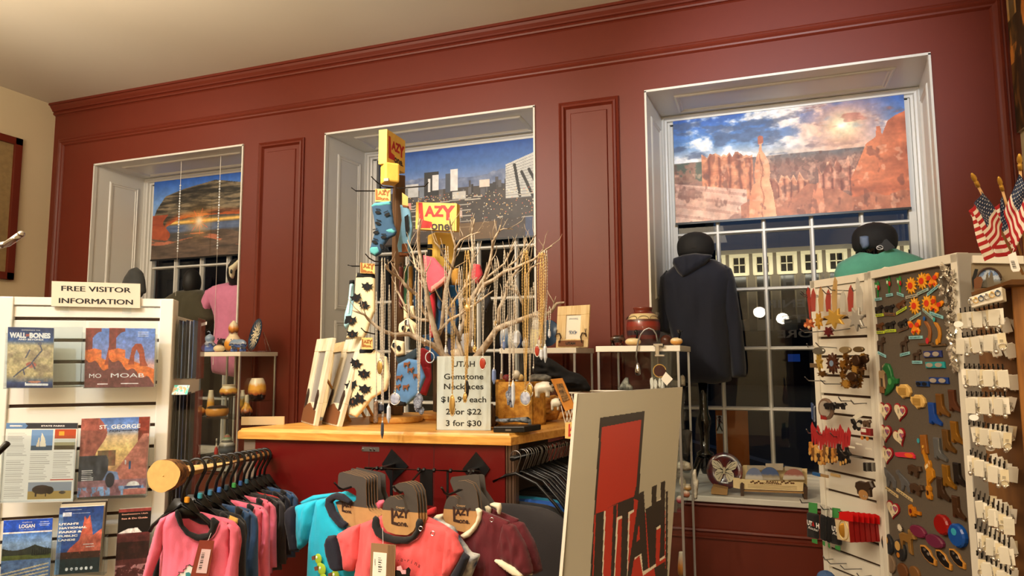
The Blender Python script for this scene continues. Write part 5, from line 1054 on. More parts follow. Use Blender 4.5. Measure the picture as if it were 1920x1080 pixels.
plate('yeti_print', C2x([(315, 1090), (345, 1060), (380, 1050), (400, 1015), (430, 985), (450, 1000), (490, 995), (520, 1040), (540, 1200), (300, 1200)]), pp_, M_inkw, g)
plate('print_eye', C2x([(400, 1050), (425, 1045), (445, 1060), (440, 1085), (400, 1085)]), pp_, mat('teal_ink', (60, 140, 150), .6), g, off=.002)
m = MB(); q = C2x([(318, 1088), (345, 1060), (335, 1048), (380, 1050), (375, 1030), (400, 1015), (400, 995), (430, 985), (450, 1000), (470, 985), (490, 995)]); m.tube([pp_.off(.003).at(*a) for a in q], .0012, 4); m.build('print_outline', M_ink, g)
tp = SP.off(.038); t = thing('price_tag', tp.at(385, 1020), 'red-brown price tag with white barcode label on the pink shirt', 'tag')
plate('card', C2x([(515, 778), (640, 783), (585, 1130), (425, 1130)]), tp, mat('redbrown_tag_card', (138, 58, 40), .7), t); plate('label', C2x([(535, 850), (613, 855), (575, 1055), (487, 1050)]), tp, mat('pinkish_label', (226, 196, 200), .6), t, off=.0018)
m = MB()
for k in range(10): a = tp.off(.0034).at(260+(533-k*3.2)/4.5, 840+(885+k*15)/4.5); m.boxo(a, tp.U*.0075, -ZU*(.0010+.0008*(k % 3)), tp.N*.0002)
m.build('barcode', M_ink, t); m = MB().tube([tp.at(260+577/4.5, 840+800/4.5), SP.off(.02).at(260+625/4.5, 840+680/4.5)], .0006, 4); m.build('string', M_inkw, t)
colr = [(F_blk, F_yel, 'black shirt with mustard shoulders'), (F_blue, F_blue, 'slate blue shirt'), (F_pink, F_pink, 'pink shirt'), (F_blk, F_blk, 'black shirt'), (F_pink, F_pink, 'pink shirt'), (F_gry, F_gry, 'charcoal shirt'), (F_redj, F_redj, 'red shirt'), (F_navy, F_navy, 'navy shirt'), (F_blue, F_blue, 'slate blue shirt')]
def recolor(c, col, shoulder):
 for ch in c.children:
  nm = ch.name.split('.')[0]
  me = ch.data.copy(); me.materials[0] = col if nm in ('front_body', 'back_body', 'sleeve') else F_blk; ch.data = me
for i, (c1, c2_, nm) in enumerate(colr):
 c = g.copy(); COL.objects.link(c); c.location = p1+dr*ts[i+1]+PP.U*(.012*((i*7) % 3-1)); c['label'] = '%s hanging %s from the log end of the rail' % (nm, ordn[i+1]); c.rotation_euler = (0, 0, .12*((i*5) % 3-1)+.25)
 for ch in g.children:
  if ch.name.split('.')[0] in ('front_body', 'back_body', 'sleeve', 'collar'): d = ch.copy(); COL.objects.link(d); d.parent = c
 recolor(c, c1, c2_)
 if c1 is not c2_:
  p = SP; sh = pillow('shoulder_panel', C2x([(700, 612), (775, 645), (800, 690), (740, 700), (690, 660)]), p, c2_, g, bulge=.024, k=.02, off=.004); sh.parent = c
# ================================================================ right-hand hangers under the counter
q1 = aD(967, 858, 2.46); q2 = aD(1078, 829, 3.0); dq = (q2-q1).normalized(); sq = Vector((dq.y, -dq.x, 0)).normalized()
o = MB().tube([q1+dq*-.03, q2+dq*.15], .010, 10).build('garment_rail', M_black, smooth=True); tag(o, 'dark rail under the right side of the counter, full of hangers', 'rail')
o = thing('clothes_hanger', q1, 'x', 'hanger', 'black hangers under the counter')
m = MB(); m.tube([q1+sq*(.02*cos(a))+ZU*(.004+.02*sin(a)) for a in [radians(v) for v in range(200, -50, -25)]]+[q1-ZU*.05, q1-ZU*.06], .0018, 6); m.build('hook', M_steel, o, True)
m = MB(); m.tube([q1-ZU*.09-sq*.09, q1-ZU*.065-sq*.04, q1-ZU*.055, q1-ZU*.065+sq*.08-ZU*.02, q1-ZU*.08+sq*.15-ZU*.07, q1-ZU*.10+sq*.21-ZU*.12], .006, 8); m.build('arms', M_black, o, True)
o['label'] = 'black hanger with steel hook under the counter, nearest the corner'
names = []
for i in range(1, 26):
 copy_tree(o, loc=q1+dq*(.03+.022*i+.004*sin(i*3)), rot=(0, 0, .15*sin(i*2.1)), label='black hanger with steel hook somewhere in the packed row behind the nearest one', group='black hangers under the counter')
gm = thing('hanging_shirt', q1, 'charcoal shirt hanging under the counter corner beside the maroon creeper', 'shirt', 'dark shirts under the counter'); m = MB(); rg_ = []
for (z, w_, d_) in ((-.16, .10, .012), (-.18, .16, .018), (-.20, .19, .022), (-.24, .215, .024), (-.32, .20, .024), (-.5, .19, .026), (-.75, .2, .028)):
 rg_.append([q1+sq*(w_*cos(a)+.0)+dq*(d_*sin(a)*(1+.3*sin(5*a)))+ZU*z for a in [2*pi*k/24 for k in range(24)]])
m.loft(rg_); m.build('body', F_gry, gm, True, subsurf=1)
for i, (mt, nm) in enumerate(((F_blk, 'black'), (fabric('royal_jersey', (24, 78, 160)), 'royal blue'), (fabric('teal_jersey', (30, 130, 170)), 'teal'), (F_blk, 'black'), (F_gry, 'charcoal'), (F_blk, 'black'), (F_navy, 'navy'), (F_blk, 'black'))):
 c = gm.copy(); COL.objects.link(c); c.location = q1+dq*(.05+.055*i); c.rotation_euler = (0, 0, .1*sin(i*2)); c['label'] = '%s shirt %s in the row under the counter' % (nm, ordn[i+1]); d = gm.children[0].copy(); me = d.data.copy(); me.materials[0] = mt; d.data = me; COL.objects.link(d); d.parent = c
# ================================================================ UTAH metal sign
G3 = lambda pts: K(1040, 720, 3.0, pts)
US = PL(aD(1083, 740, 1.98), (1, .10, 0)); a, U, W = US.at(1083, 738), US.at(1280, 725.5)-US.at(1083, 738), US.at(1046, 1180)-US.at(1083, 738)
def uvp(pts): # picture corners -> print coordinates (affine)
 r = []
 for x, y in G3(pts):
  q = US.at(x, y)-a; A_ = np.array([[U.dot(US.U), W.dot(US.U)], [U.z, W.z]]); s_ = np.linalg.solve(A_, np.array([q.dot(US.U), q.z])); r.append((s_[0], s_[1]))
 return r
A = Art(200, 440, (140, 132, 114)); BKc = (34, 26, 22); RD = (140, 34, 20); CR = (176, 166, 146)
A.poly(uvp([(258, 188), (507, 150), (472, 660), (400, 700), (400, 1400), (180, 1400)]), BKc)
A.poly(uvp([(270, 240), (490, 198), (462, 560), (448, 628), (335, 672), (280, 708), (262, 1400), (200, 1400), (232, 722)]), RD)
A.poly(uvp([(225, 735), (335, 676), (448, 640), (470, 650), (512, 720), (540, 720), (572, 735), (597, 725), (622, 700), (627, 1400), (205, 1400)]), RD); A.poly(uvp([(626, 602), (637, 600), (633, 1400), (622, 1400)]), BKc)
for q in ([(280, 712), (290, 708), (274, 1080), (262, 1080)], [(352, 745), (382, 735), (380, 750), (360, 760), (340, 1080), (330, 1080)], [(417, 715), (448, 700), (446, 715), (425, 728), (412, 1080), (405, 1080)], [(460, 840), (472, 800), (468, 880), (455, 885)], [(450, 972), (490, 948), (497, 1052), (527, 1036), (570, 1010), (570, 1026), (497, 1076), (478, 960), (450, 985)], [(598, 805), (568, 822), (570, 806), (598, 790)], [(590, 985), (620, 965), (620, 978), (592, 998)], [(575, 735), (600, 722), (598, 640), (575, 655)]): A.poly(uvp(q), CR)
for q in ([(235, 725), (280, 710), (262, 1300), (210, 1300)], [(333, 680), (352, 672), (328, 1300), (308, 1300)], [(358, 668), (449, 628), (444, 702), (415, 716), (404, 1300), (366, 1300), (381, 734), (355, 744)],
          [(478, 608), (503, 597), (526, 1035), (497, 1052), (489, 950), (448, 975), (430, 1090), (405, 1110)], [(547, 575), (575, 563), (572, 660), (597, 648), (597, 552), (622, 540), (618, 965), (590, 985), (597, 790), (572, 806), (568, 1010), (535, 1035), (512, 700), (546, 680)]): A.poly(uvp(q), BKc)
A.poly(uvp([(470, 800), (478, 790), (480, 870), (462, 885)]), RD); A.poly(uvp([(560, 1035), (620, 1000), (640, 1300), (600, 1300)]), BKc)
o = thing('utah_sign', a+W, 'tall brushed metal UTAH sign with a red block U and state outline', 'sign')
pn = art_panel('panel', a, U, W, A, o, .010, .38, edge=(240, 238, 230), curve=lambda u, v: .012*np.sin(u*pi)+.004*np.sin(v*6))
MB().boxo(a-U.normalized()*.009-US.N*.012, U.normalized()*.009, W, US.N*.016).build('white_edge', M_white, o)
# ================================================================ ON THE COUNTER: sock towers
yellow = mat('yellow_stained_wood', (240, 200, 96), .5, var=.05, vs=30); darkw = wood('dark_rough_post', (96, 66, 38), (48, 30, 18), (30, 30, 3), .7)
inkr = mat('logo_red', (190, 40, 40), .5); inkb = mat('logo_dark', (40, 30, 26), .5); brn = mat('logo_brown', (150, 92, 40), .6); kcard = mat('yellow_kraft_card', (224, 186, 112), .7, var=.04, vs=60)
T1 = aD(744, 700, 3.0); T2 = aD(825, 700, 3.15)
def zat(x, y, d): return aD(x, y, d).z
o = thing('sock_tower', Vector((T1.x, T1.y, zC)), 'tall dark wooden sock tower with tilted yellow sign on top', 'display stand')
V1 = Vector((cos(.75), -sin(.75), 0)); W1_ = Vector((sin(.75), cos(.75), 0))  # turned post
def tbox(m, c, a, b, z0, z1, A_=V1, B_=W1_): m.boxo(Vector((c.x, c.y, z0))-A_*a/2-B_*b/2, A_*a, B_*b, ZU*(z1-z0))
m = MB(); tbox(m, T1, .045, .045, zC+.03, zat(744, 320, 3.0)); m.build('post', darkw, o, bevel=.003)
m = MB(); c = aD(731, 328, 2.98); tbox(m, c, .075, .065, zat(731, 345, 2.98), zat(731, 308, 2.98)); m.build('top_block', yellow, o, bevel=.008)
m = MB(); m.lathe([(.11, 0), (.115, .006), (.115, .022), (.11, .028), (.02, .028)], (T1.x, T1.y, zC), 36); m.build('round_base', M_pine, o, bevel=.002)
a = aD(726, 242, 2.97); b = aD(755.5, 269, 2.97+.14); bl = aD(727, 308, 2.97); U = (b-a); U.z = 0; U = U.normalized()*.172; H = Vector((0, 0, bl.z-a.z)); Nn = Vector((U.y, -U.x, 0)).normalized(); 
if Nn.dot(CAM-a) < 0: Nn = -Nn
s = thing('sign_box', a+H, 'yellow LAZY ONE sign box on top of the tall sock tower, turned sideways', 'sign', 'yellow sock signs')
MB().boxo(a, U, H, -Nn*.04).build('box', yellow, s)
def lz(s_, c, U, k, r1=inkr, r2=inkb, up=ZU):
 U = Vector(U).normalized(); N = U.cross(up).normalized(); m = MB()
 m.prism([c+U*(x*k)+up*(y*k)+N*.0006 for x, y in [(-.52, .36), (-.40, .36), (-.36, -.12), (-.12, -.16), (-.10, -.32), (-.50, -.34)]], N*.0006)
 m.text('A', c+U*(-.18*k)+up*(.14*k), U, up, .28*k, bold=.05, lift=.001); m.text('Z', c+U*(.08*k)+up*(.15*k), U, up, .28*k, bold=.05, lift=.001); m.text('Y', c+U*(.35*k)+up*(.12*k), U, up, .38*k, bold=.05, lift=.001); m.build('logo_red_part', r1, s_)
 m = MB(); m.text('one.', c+U*(.17*k)+up*(-.24*k), U, up, .24*k, width=.62*k, bold=.03, lift=.001); m.build('logo_dark_part', r2, s_)
lz(s, a+U/2+H/2, U, .14)
o = thing('sock_tower', Vector((T2.x, T2.y, zC)), 'second sock tower behind the branch tree, square yellow cap under its sign', 'display stand')
m = MB(); tbox(m, T2, .05, .05, zC+.03, zat(825, 470, 3.15)); m.build('post', darkw, o, bevel=.003)
m = MB(); tbox(m, T2, .10, .10, zat(825, 506, 3.15), zat(825, 434, 3.15)); m.build('top_block', yellow, o, bevel=.012)
m = MB(); m.lathe([(.11, 0), (.115, .006), (.115, .022), (.11, .028), (.02, .028)], (T2.x, T2.y-.0, zC), 36); m.build('round_base', M_pine, o, bevel=.002)
for px in (806, 830): m = MB(); m.cbox(aD(px, 462, 3.08), .02, .012, .018); m.cbox(aD(px, 474, 3.07), .014, .02, .03); m.build('hook_socket', M_black, o)
m = MB(); m.cbox(aD(724.5, 337, 2.93), .022, .006, .012); m.build('hook_socket', M_steel, o.parent or bpy.data.objects['sock_tower'])
p = PL(aD(780, 379, 3.08), (1, .03, 0)); a = p.at(780, 379); b = p.at(856.5, 381.5); c = p.at(779, 429.5)
s = thing('sign_box', c, 'yellow LAZY ONE sign box facing the viewer above the branch tree', 'sign', 'yellow sock signs')
MB().boxo(a, b-a, c-a, -p.N*.035).build('box', yellow, s); lz(s, (b+c)/2+p.N*.0, b-a, .165)
hk = mat('black_wire', (18, 18, 20), .35)
def hook(lab, pts, r=.0028, name='display_hook', m_=None, grp='peg hooks of the sock towers'):
 t = MB().tube(pts, r, 7).build(name, m_ or hk, smooth=True, loc=pts[0]); tag(t, lab, 'hook', grp); return t
hook('black hook pointing left, level under the yellow cap of the tall tower', [aD(659, 352, 2.88), aD(667, 358, 2.88), aD(702, 358, 2.92), aD(735, 352, 2.98)])
hook('black hook tip bent upwards just above the blue paw sock card', [aD(696, 331, 2.82), aD(706, 341, 2.83), aD(718, 350, 2.86), aD(738, 352, 2.98)])
hook('long black hook reaching right from the tall tower across the city banner', [aD(803, 342, 2.86), aD(797, 349, 2.87), aD(750, 353, 2.94), aD(744, 352, 3)])
hook('black hook pointing left above the upper bat sock card', [aD(652, 497, 2.88), aD(660, 499, 2.88), aD(686, 499, 2.92), aD(735, 495, 2.98)])
hook('black bent hook carrying the upper bat sock', [aD(685, 476, 2.8), aD(692, 484, 2.81), aD(702, 490, 2.84), aD(738, 492, 2.98)])
hook('small black hook behind the lower bat sock card', [aD(677, 615, 2.8), aD(684, 622, 2.81), aD(700, 626, 2.86), aD(738, 624, 2.98)])
for k in range(4): hook('black peg hook among the packed striped socks between the two towers', [aD(752+13*k, 492, 2.85), aD(752+13*k, 500, 2.86), aD(748+8*k, 496, 2.98)], .002, grp='pegs between the sock towers')
def kd(lab, x0, y0, x1, y1, pl, logo=True, dy=0):
 a = pl.at(x0, y0); b = pl.at(x1, y0+dy); c = pl.at(x0, y1); t = MB().boxo(a, b-a, c-a, -pl.N*.0015).build('sock_card', kcard, loc=a); tag(t, lab, 'sock card', 'sock header cards')
 if logo: lz(t, (b+c)/2+pl.N*.0008+ZU*.002, b-a, (b-a).length*.9, brn, brn)
 return t
S3 = lambda pts: K(640, 230, 4.156, pts); S4 = lambda pts: K(560, 480, 3.375, pts); S5 = lambda pts: K(740, 400, 3.856, pts)
def sock(name, lab, outline, pl, m, extra=(), bulge=.012, fold=.003):
 o = thing('sock', pl.at(*outline[0]), lab, 'sock', 'printed socks on the towers')
 pillow('knit_body', outline, pl, m, o, bulge=bulge, k=.015, fold=fold, cell=2.2, fseed=len(lab))
 for nm, pts, mm, off in extra:
  if off >= 0: pillow(nm, pts, pl, mm, o, bulge=bulge*.9+.001, k=.012, cell=2.0, off=off)
  else: plate(nm, pts, pl, mm, o, off=bulge+fold+.002, th=.0008)
 return o
p1s = PL(aD(718, 420, 2.86), (1, .05, 0))
pawb = fabric('sock_denim', (46, 82, 118)); aqua = fabric('sock_aqua', (86, 170, 180)); ink = mat('sock_black', (18, 20, 24), .9)
kd('yellow LAZY ONE card above the blue paw print sock', 703.3, 354, 732, 378, p1s)
def paw(x, y, s, a):
 q = []
 for k in range(10): t = 2*pi*k/10; q.append((x+s*(1.2*cos(t)*cos(a)-.62*sin(t)*sin(a)), y+s*(1.2*cos(t)*sin(a)+.62*sin(t)*cos(a))))
 r = [('paw_print', q, ink, -1)]
 for j in range(4):
  cx, cy = x+s*((-.8+.5*j)*cos(a)-(-1.25)*sin(a)), y+s*((-.8+.5*j)*sin(a)+(-1.25)*cos(a)); r.append(('paw_print', [(cx+s*.22*cos(t), cy+s*.3*sin(t)) for t in [2*pi*k/6 for k in range(6)]], ink, -1))
 return r
ex = [('cuff', S3([(235, 650), (262, 624), (388, 611), (392, 650), (300, 662), (242, 668)]), aqua, .002), ('heel', S3([(345, 832), (405, 818), (432, 846), (420, 872), (372, 868), (352, 855)]), aqua, .002), ('toe', S3([(238, 965), (300, 960), (312, 1010), (270, 1044), (228, 1020), (224, 985)]), aqua, .002)]
for x, y, a in ((300, 705, .1), (372, 722, -.4), (300, 790, .3), (285, 860, -.2), (345, 898, 0), (275, 935, .3), (328, 970, 1.2)): ex += paw(640+x/4.156, 230+y/4.156, 4.6, a)
sock('sock', 'denim blue sock with black paw prints and aqua toe, top left of the tower', S3([(235, 650), (262, 622), (390, 610), (400, 700), (412, 790), (434, 850), (420, 882), (372, 905), (335, 960), (312, 1020), (270, 1046), (225, 1022), (223, 980), (248, 900), (266, 830), (252, 740)]), p1s, pawb, ex)
p2s = PL(aD(765, 420, 2.93), (.75, .45, 0))
kd('dark yellow card above the brown bear print sock', 754, 361, 765, 385, p2s, False, 8)
sock('sock', 'light blue and brown bear sock right behind the tall tower post', S3([(458, 640), (520, 650), (545, 700), (560, 820), (545, 950), (530, 1040), (450, 1040), (436, 960), (455, 860), (470, 760)]), p2s, fabric('sock_skyblue', (120, 170, 205)), [('print_patch', S3([(470, 950), (512, 945), (516, 1010), (470, 1015)]), mat('sock_brown', (120, 72, 44), .9), -1), ('print_patch', S3([(490, 740), (520, 720), (528, 840), (505, 900), (495, 820)]), ink, -1), ('cuff', S3([(470, 640), (525, 650), (530, 680), (470, 672)]), mat('sock_brown', (120, 72, 44), .9), .002), ('toe', S3([(445, 1000), (530, 1010), (525, 1045), (450, 1045)]), mat('sock_brown', (120, 72, 44), .9), .002)])
cream = fabric('sock_cream', (238, 222, 180)); p3s = PL(aD(690, 560, 2.84), (1, .05, 0)); p4s = PL(aD(690, 700, 2.80), (1, .05, 0))
def bat(x, y, s, a=0):
 q = [(-1, -.5), (-.75, .0), (-.9, .35), (-.5, .3), (-.35, .7), (-.1, .5), (-.15, 1.1), (.0, .6), (.15, 1.1), (.12, .5), (.4, .7), (.5, .3), (.95, .4), (.75, 0), (1, -.55), (.5, -.35), (.25, -.45), (.1, -.8), (0, -.6), (-.1, -.8), (-.22, -.45), (-.5, -.35)]
 return [('bat_print', [(x+s*(u*cos(a)-v*sin(a)), y+s*(u*sin(a)+v*cos(a))) for u, v in q], ink, -1), ('bat_belly', [(x+s*.14*cos(t), y+s*.3*sin(t)) for t in [2*pi*k/7 for k in range(7)]], mat('sock_brown', (120, 72, 44), .9), -1)]
ex = [('cuff', S4([(372, 106), (482, 108), (488, 145), (364, 145)]), ink, .002)]
for x, y, a in ((445, 195, .1), (375, 265, -.3), (425, 310, .6), (345, 410, -.2), (352, 495, .1)): ex += bat(560+x/3.375, 480+y/3.375, 11, a)
sock('sock', 'cream sock with black bats hanging on the left, upper of two', S4([(365, 110), (485, 108), (485, 350), (455, 420), (438, 480), (415, 522), (300, 522), (318, 450), (340, 360), (355, 250)]), p3s, cream, ex)
kd('yellow LAZY ONE card above the upper bat sock', 675.5, 493, 702.5, 512, p3s.off(.02), True, 1.5)
ex = [('cuff', S4([(388, 590), (482, 588), (484, 622), (385, 628)]), ink, .002)]
for x, y, a in ((375, 680, .5), (425, 745, .1), (345, 815, -.3), (355, 920, .2), (400, 900, .8), (430, 840, .1)): ex += bat(560+x/3.375, 480+y/3.375, 12, a)
sock('sock', 'cream sock with black bats behind the leaning frames, lower of two', S4([(385, 595), (482, 592), (520, 620), (560, 640), (582, 760), (560, 850), (470, 900), (400, 990), (370, 1022), (318, 1002), (328, 900), (345, 800), (360, 690)]), p4s, cream, ex)
kd('yellow LAZY ONE card above the lower bat sock', 678, 633, 698.5, 655, p4s.off(.03), True, 0)
p5s = PL(aD(660, 570, 2.95), (1, .3, 0))
sock('sock', 'pale blue and white striped sock with black toe behind the upper bat sock', S4([(325, 155), (352, 150), (352, 360), (338, 420), (298, 465), (286, 440), (290, 370), (312, 290)]), p5s, fabric('sock_paleblue', (160, 210, 225)), [('toe', S4([(296, 375), (345, 370), (335, 420), (300, 448), (288, 430)]), ink, .002), ('cuff', S4([(322, 155), (354, 150), (354, 178), (320, 180)]), ink, .002), ('stripe', S4([(335, 180), (342, 180), (322, 360), (316, 360)]), M_inkw, -1)], .010)
C540 = lambda pts: K(540, 440, 2.843, pts)
p6s = PL(aD(765, 700, 2.8), (1, .1, 0)); ex = [('toe', C540([(570, 860), (640, 890), (630, 915), (575, 912), (560, 890)]), ink, .002)]
for x, y in ((640, 690), (600, 760), (660, 720), (635, 810), (590, 810), (690, 750)):
 cx, cy = 540+x/2.843, 440+y/2.843; ex.append(('moose_print', [(cx-5, cy-3), (cx+3, cy-3), (cx+6, cy-6), (cx+7, cy-2), (cx+4, cy+1), (cx+4, cy+6), (cx+2, cy+6), (cx+1, cy+2), (cx-3, cy+2), (cx-3, cy+6), (cx-5, cy+6)], mat('sock_brown', (120, 72, 44), .9), -1))
sock('sock', 'mid blue sock with brown moose low between the towers', C540([(585, 690), (640, 660), (700, 670), (735, 760), (700, 850), (640, 905), (575, 915), (560, 850)]), p6s, fabric('sock_midblue', (84, 128, 176)), ex)
for k, q in enumerate(([(592, 475), (640, 440), (690, 478), (690, 545), (600, 540), (588, 510)], [(548, 600), (562, 558), (622, 570), (625, 640), (580, 650)], [(616, 375), (640, 365), (645, 450), (618, 455)], [(650, 380), (672, 378), (680, 440), (652, 455)])):
 ex = []
 if k < 2:
  for (x, y) in [[(625, 500), (655, 515), (640, 470)], [(575, 590), (600, 605)]][k]: ex.append(('hoof_print', [(540+(x+11*cos(t))/2.843, 440+(y+15*sin(t))/2.843) for t in [2*pi*j/8 for j in range(8)]], ink, -1))
 sock('sock', ['cream sock heel with black hoof prints beside the tree limb', 'cream sock toe with hoof prints under the heel print one', 'narrow cream sock end left of its neighbour between the towers', 'narrow cream sock end right of its neighbour between the towers'][k], C540(q), PL(aD(755, 620, 2.84+.02*k), (1, .1, 0)), cream, ex, .014)
sock('sock', 'dark navy and green sock under the hoof print socks', C540([(570, 650), (625, 640), (690, 600), (700, 650), (660, 690), (590, 700)]), PL(aD(765, 660, 2.86), (1, .1, 0)), fabric('sock_deepnavy', (34, 50, 60)), (), .014)
pink = fabric('sock_rose', (226, 90, 110)); ppk = fabric('sock_peach', (238, 150, 140))
sock('sock', 'rose pink sock with peach toe on the second tower, left side', S5([(205, 300), (290, 322), (340, 380), (388, 440), (370, 500), (300, 555), (262, 580), (225, 540), (215, 420)]), PL(aD(810, 510, 2.95), (1, .1, 0)), pink, [('toe', S5([(262, 530), (360, 450), (388, 444), (372, 500), (300, 556), (262, 580)]), ppk, .002)])
sock('sock', 'mustard sock on the second tower, right side above the blue one', S5([(400, 400), (468, 395), (475, 520), (415, 520)]), PL(aD(850, 520, 3.0), (1, .1, 0)), fabric('sock_ochre', (176, 130, 52)))
sock('sock', 'bright blue sock hanging below the mustard one', S5([(395, 520), (478, 510), (482, 640), (440, 720), (395, 700)]), PL(aD(855, 560, 3.02), (1, .1, 0)), fabric('sock_brightblue', (26, 90, 150)))
sock('sock', 'deep blue sock with aqua toe in the middle of the second tower', S5([(285, 560), (330, 540), (365, 600), (370, 800), (330, 900), (290, 880), (300, 700)]), PL(aD(825, 590, 3.0), (1, .1, 0)), fabric('sock_deepblue', (24, 70, 120)), [('toe', S5([(288, 560), (345, 530), (358, 580), (300, 600)]), fabric('sock_cyan', (40, 160, 210)), .002)])
sock('sock', 'red sock hanging in the middle behind the branches', S5([(255, 590), (290, 570), (300, 700), (280, 900), (250, 900), (250, 750)]), PL(aD(812, 590, 2.97), (1, .1, 0)), fabric('sock_red', (176, 30, 44)))
sock('sock', 'crimson sock low between the branch limbs', S5([(140, 1000), (205, 970), (260, 1000), (270, 1200), (230, 1320), (160, 1300)]), PL(aD(792, 690, 2.94), (1, .1, 0)), fabric('sock_crimson', (150, 26, 40)))
for k, (q, c, nm) in enumerate((([(330, 620), (430, 600), (470, 760), (430, 900), (360, 860)], (20, 60, 100), 'navy blue'), ([(440, 880), (545, 860), (560, 980), (500, 1040), (430, 1000)], (150, 150, 156), 'pale grey'), ([(380, 900), (450, 890), (470, 1100), (390, 1130)], (36, 36, 60), 'indigo'), ([(545, 360), (620, 370), (640, 440), (600, 520), (545, 470)], (190, 56, 70), 'coral red'), ([(640, 560), (680, 540), (700, 640), (660, 720), (630, 660)], (24, 22, 26), 'black'), ([(200, 880), (330, 860), (350, 1050), (240, 1080)], (30, 70, 110), 'steel blue'))):
 sock('sock', '%s sock half hidden by necklaces behind the branch tree' % nm, S5(q), PL(aD(840, 600, 3.0+.02*k), (1, .1, 0)), fabric('sock_c%d' % k, c))
for k, c in enumerate([(96, 40, 36), (40, 90, 60), (150, 110, 40), (30, 60, 90), (110, 60, 40), (24, 40, 60), (40, 110, 120), (60, 40, 30), (26, 60, 96), (130, 96, 60)]):
 x0 = 748+9.0*k; sock('sock', '%s sock edge in the packed row of socks between the towers' % ['wine', 'green', 'gold', 'blue', 'rust', 'midnight', 'teal', 'umber', 'cobalt', 'tan'][k], [(x0, 500), (x0+7.5, 498), (x0+8, 570+6*(k % 3)), (x0+4, 582), (x0, 574)], PL(aD(790, 530, 2.99+.01*(k % 2)), (1, .25, 0)), fabric('sock_r%d' % k, c), (), .008, .001)
# ================================================================ BRANCH TREE with necklaces
bark = mat('silvery_branch', (206, 190, 168), .5, c2=(156, 136, 114), vs=40, bump=.5, bs=120)
o = tree = thing('branch_tree', Vector(aZ(872, 790, zC)), 'silvery driftwood branch tree hung with gemstone necklaces', 'jewelry tree')
S6 = lambda pts: K(880, 420, 4.155, pts)
TB = 2.74; tips = []
def limb(pts, r0, r1, d0, d1, twigs=3, seed=0):
 n = len(pts); P = []
 for i, (x, y) in enumerate(pts): t = i/(n-1); P.append(aD(x, y, d0+(d1-d0)*t+.012*sin(i*2.3+seed)))
 Q = []; R = []
 for i in range(n-1):
  for k in range(3):
   t = k/3; p = P[i].lerp(P[i+1], t); T_ = (i+t)/(n-1); w = .0025*(1-T_); Q.append(p+Vector((w*sin(7*T_+seed), w*cos(9*T_), 0))); R.append(r0+(r1-r0)*T_**.8)
 Q.append(P[-1]); R.append(r1*.7)
 MB().tube(Q, R, 8).build('branch', bark, tree, True); tips.append((P, r0, r1))
 rg = random.Random(seed*13+5)
 for k in range(twigs*2):
  t = .3+.65*(k+.5)/twigs/2; i = int(t*(len(Q)-1)); b = Q[i]; dr_ = (Q[min(i+2, len(Q)-1)]-Q[max(0, i-2)]).normalized()
  d = (dr_+Vector((rg.uniform(-.9, .9), rg.uniform(-.7, .7), rg.uniform(.1, 1.0)))).normalized(); L = rg.uniform(.045, .10); tw = [b]; c_ = b
  for j in range(4): d = (d+Vector((rg.uniform(-.35, .35), rg.uniform(-.3, .3), rg.uniform(-.05, .4)))).normalized(); c_ = c_+d*L/4; tw.append(c_)
  rr = max(.0016, R[i]*.45); MB().tube(tw, [rr, rr*.85, rr*.7, rr*.55, rr*.35], 6).build('twig', bark, tree, True)
base = (868, 700)
MB().tube([aZ(872, 790, zC), aD(866, 740, TB), aD(862, 700, TB), aD(858, 672, TB), aD(852, 655, TB)], [.034, .026, .024, .022, .018], 12).build('trunk', bark, tree, True)
limb([base, (825.6, 659), (815, 620), (808.7, 592), (802, 556), (792, 504), (785, 465), (784, 434), (788, 410)], .016, .004, TB, 2.55, 5, 1)
limb([(815, 640), (828, 615), (836, 545), (851.5, 488), (854, 462), (846, 434), (842.4, 408)], .010, .003, TB, 2.62, 5, 2)
limb([(853, 470), (864, 451), (880, 441), (900, 435)], .005, .002, 2.62, 2.6, 2, 3)
limb([base, (826, 659), (815, 649), (792, 638.6), (766, 626), (738, 628), (714, 619), (690, 598.5), (684, 590), (661, 582)], .016, .003, TB, 2.5, 4, 4)
limb([(808.7, 602), (792, 579), (781.5, 553), (761, 537), (749.6, 521.5), (735, 512.6), (726, 504), (723, 495)], .010, .003, TB, 2.52, 4, 5)
limb([base, (904, 656), (921, 632), (930.5, 617), (952, 608), (981, 598), (1000, 591), (1020, 592), (1034, 584), (1044, 569), (1058, 567)], .017, .004, TB, 2.5, 3, 6)
limb([(880, 660), (884, 600), (880, 565), (897, 540), (909, 521), (918.5, 495), (923, 468), (924, 452), (935, 434), (939, 422)], .012, .003, TB, 2.6, 5, 7)
limb([(935, 433), (945, 429), (962, 429.6)], .003, .0015, 2.6, 2.6, 1, 8)
limb([(900, 545), (909, 533), (928, 523.5), (947, 509), (964, 504), (981, 495), (1000, 487), (1015, 475), (1024, 468), (1035, 461)], .009, .003, 2.7, 2.5, 5, 9)
limb([(985, 560), (989.5, 538), (988, 516), (995.5, 502), (1007.5, 495), (1026, 488.6)], .006, .0025, 2.62, 2.5, 2, 10)
limb([(982, 572), (974, 555), (962, 543), (945, 537)], .007, .003, 2.6, 2.55, 2, 11)
limb([(870, 680), (858, 640), (870, 600), (862, 560), (880, 520), (888, 480), (884, 440), (890, 410)], .012, .003, TB, 2.8, 6, 12)
limb([(862, 640), (846, 600), (840, 580), (858, 555), (870, 540), (895, 520)], .008, .003, TB, 2.72, 4, 13)
limb([(933, 612), (935, 580), (948, 556), (952, 530), (975, 500), (982, 470), (985, 445)], .009, .0025, 2.66, 2.75, 5, 14)
limb([(798, 520), (780, 500), (772, 470), (764, 450)], .006, .002, 2.6, 2.66, 3, 15)
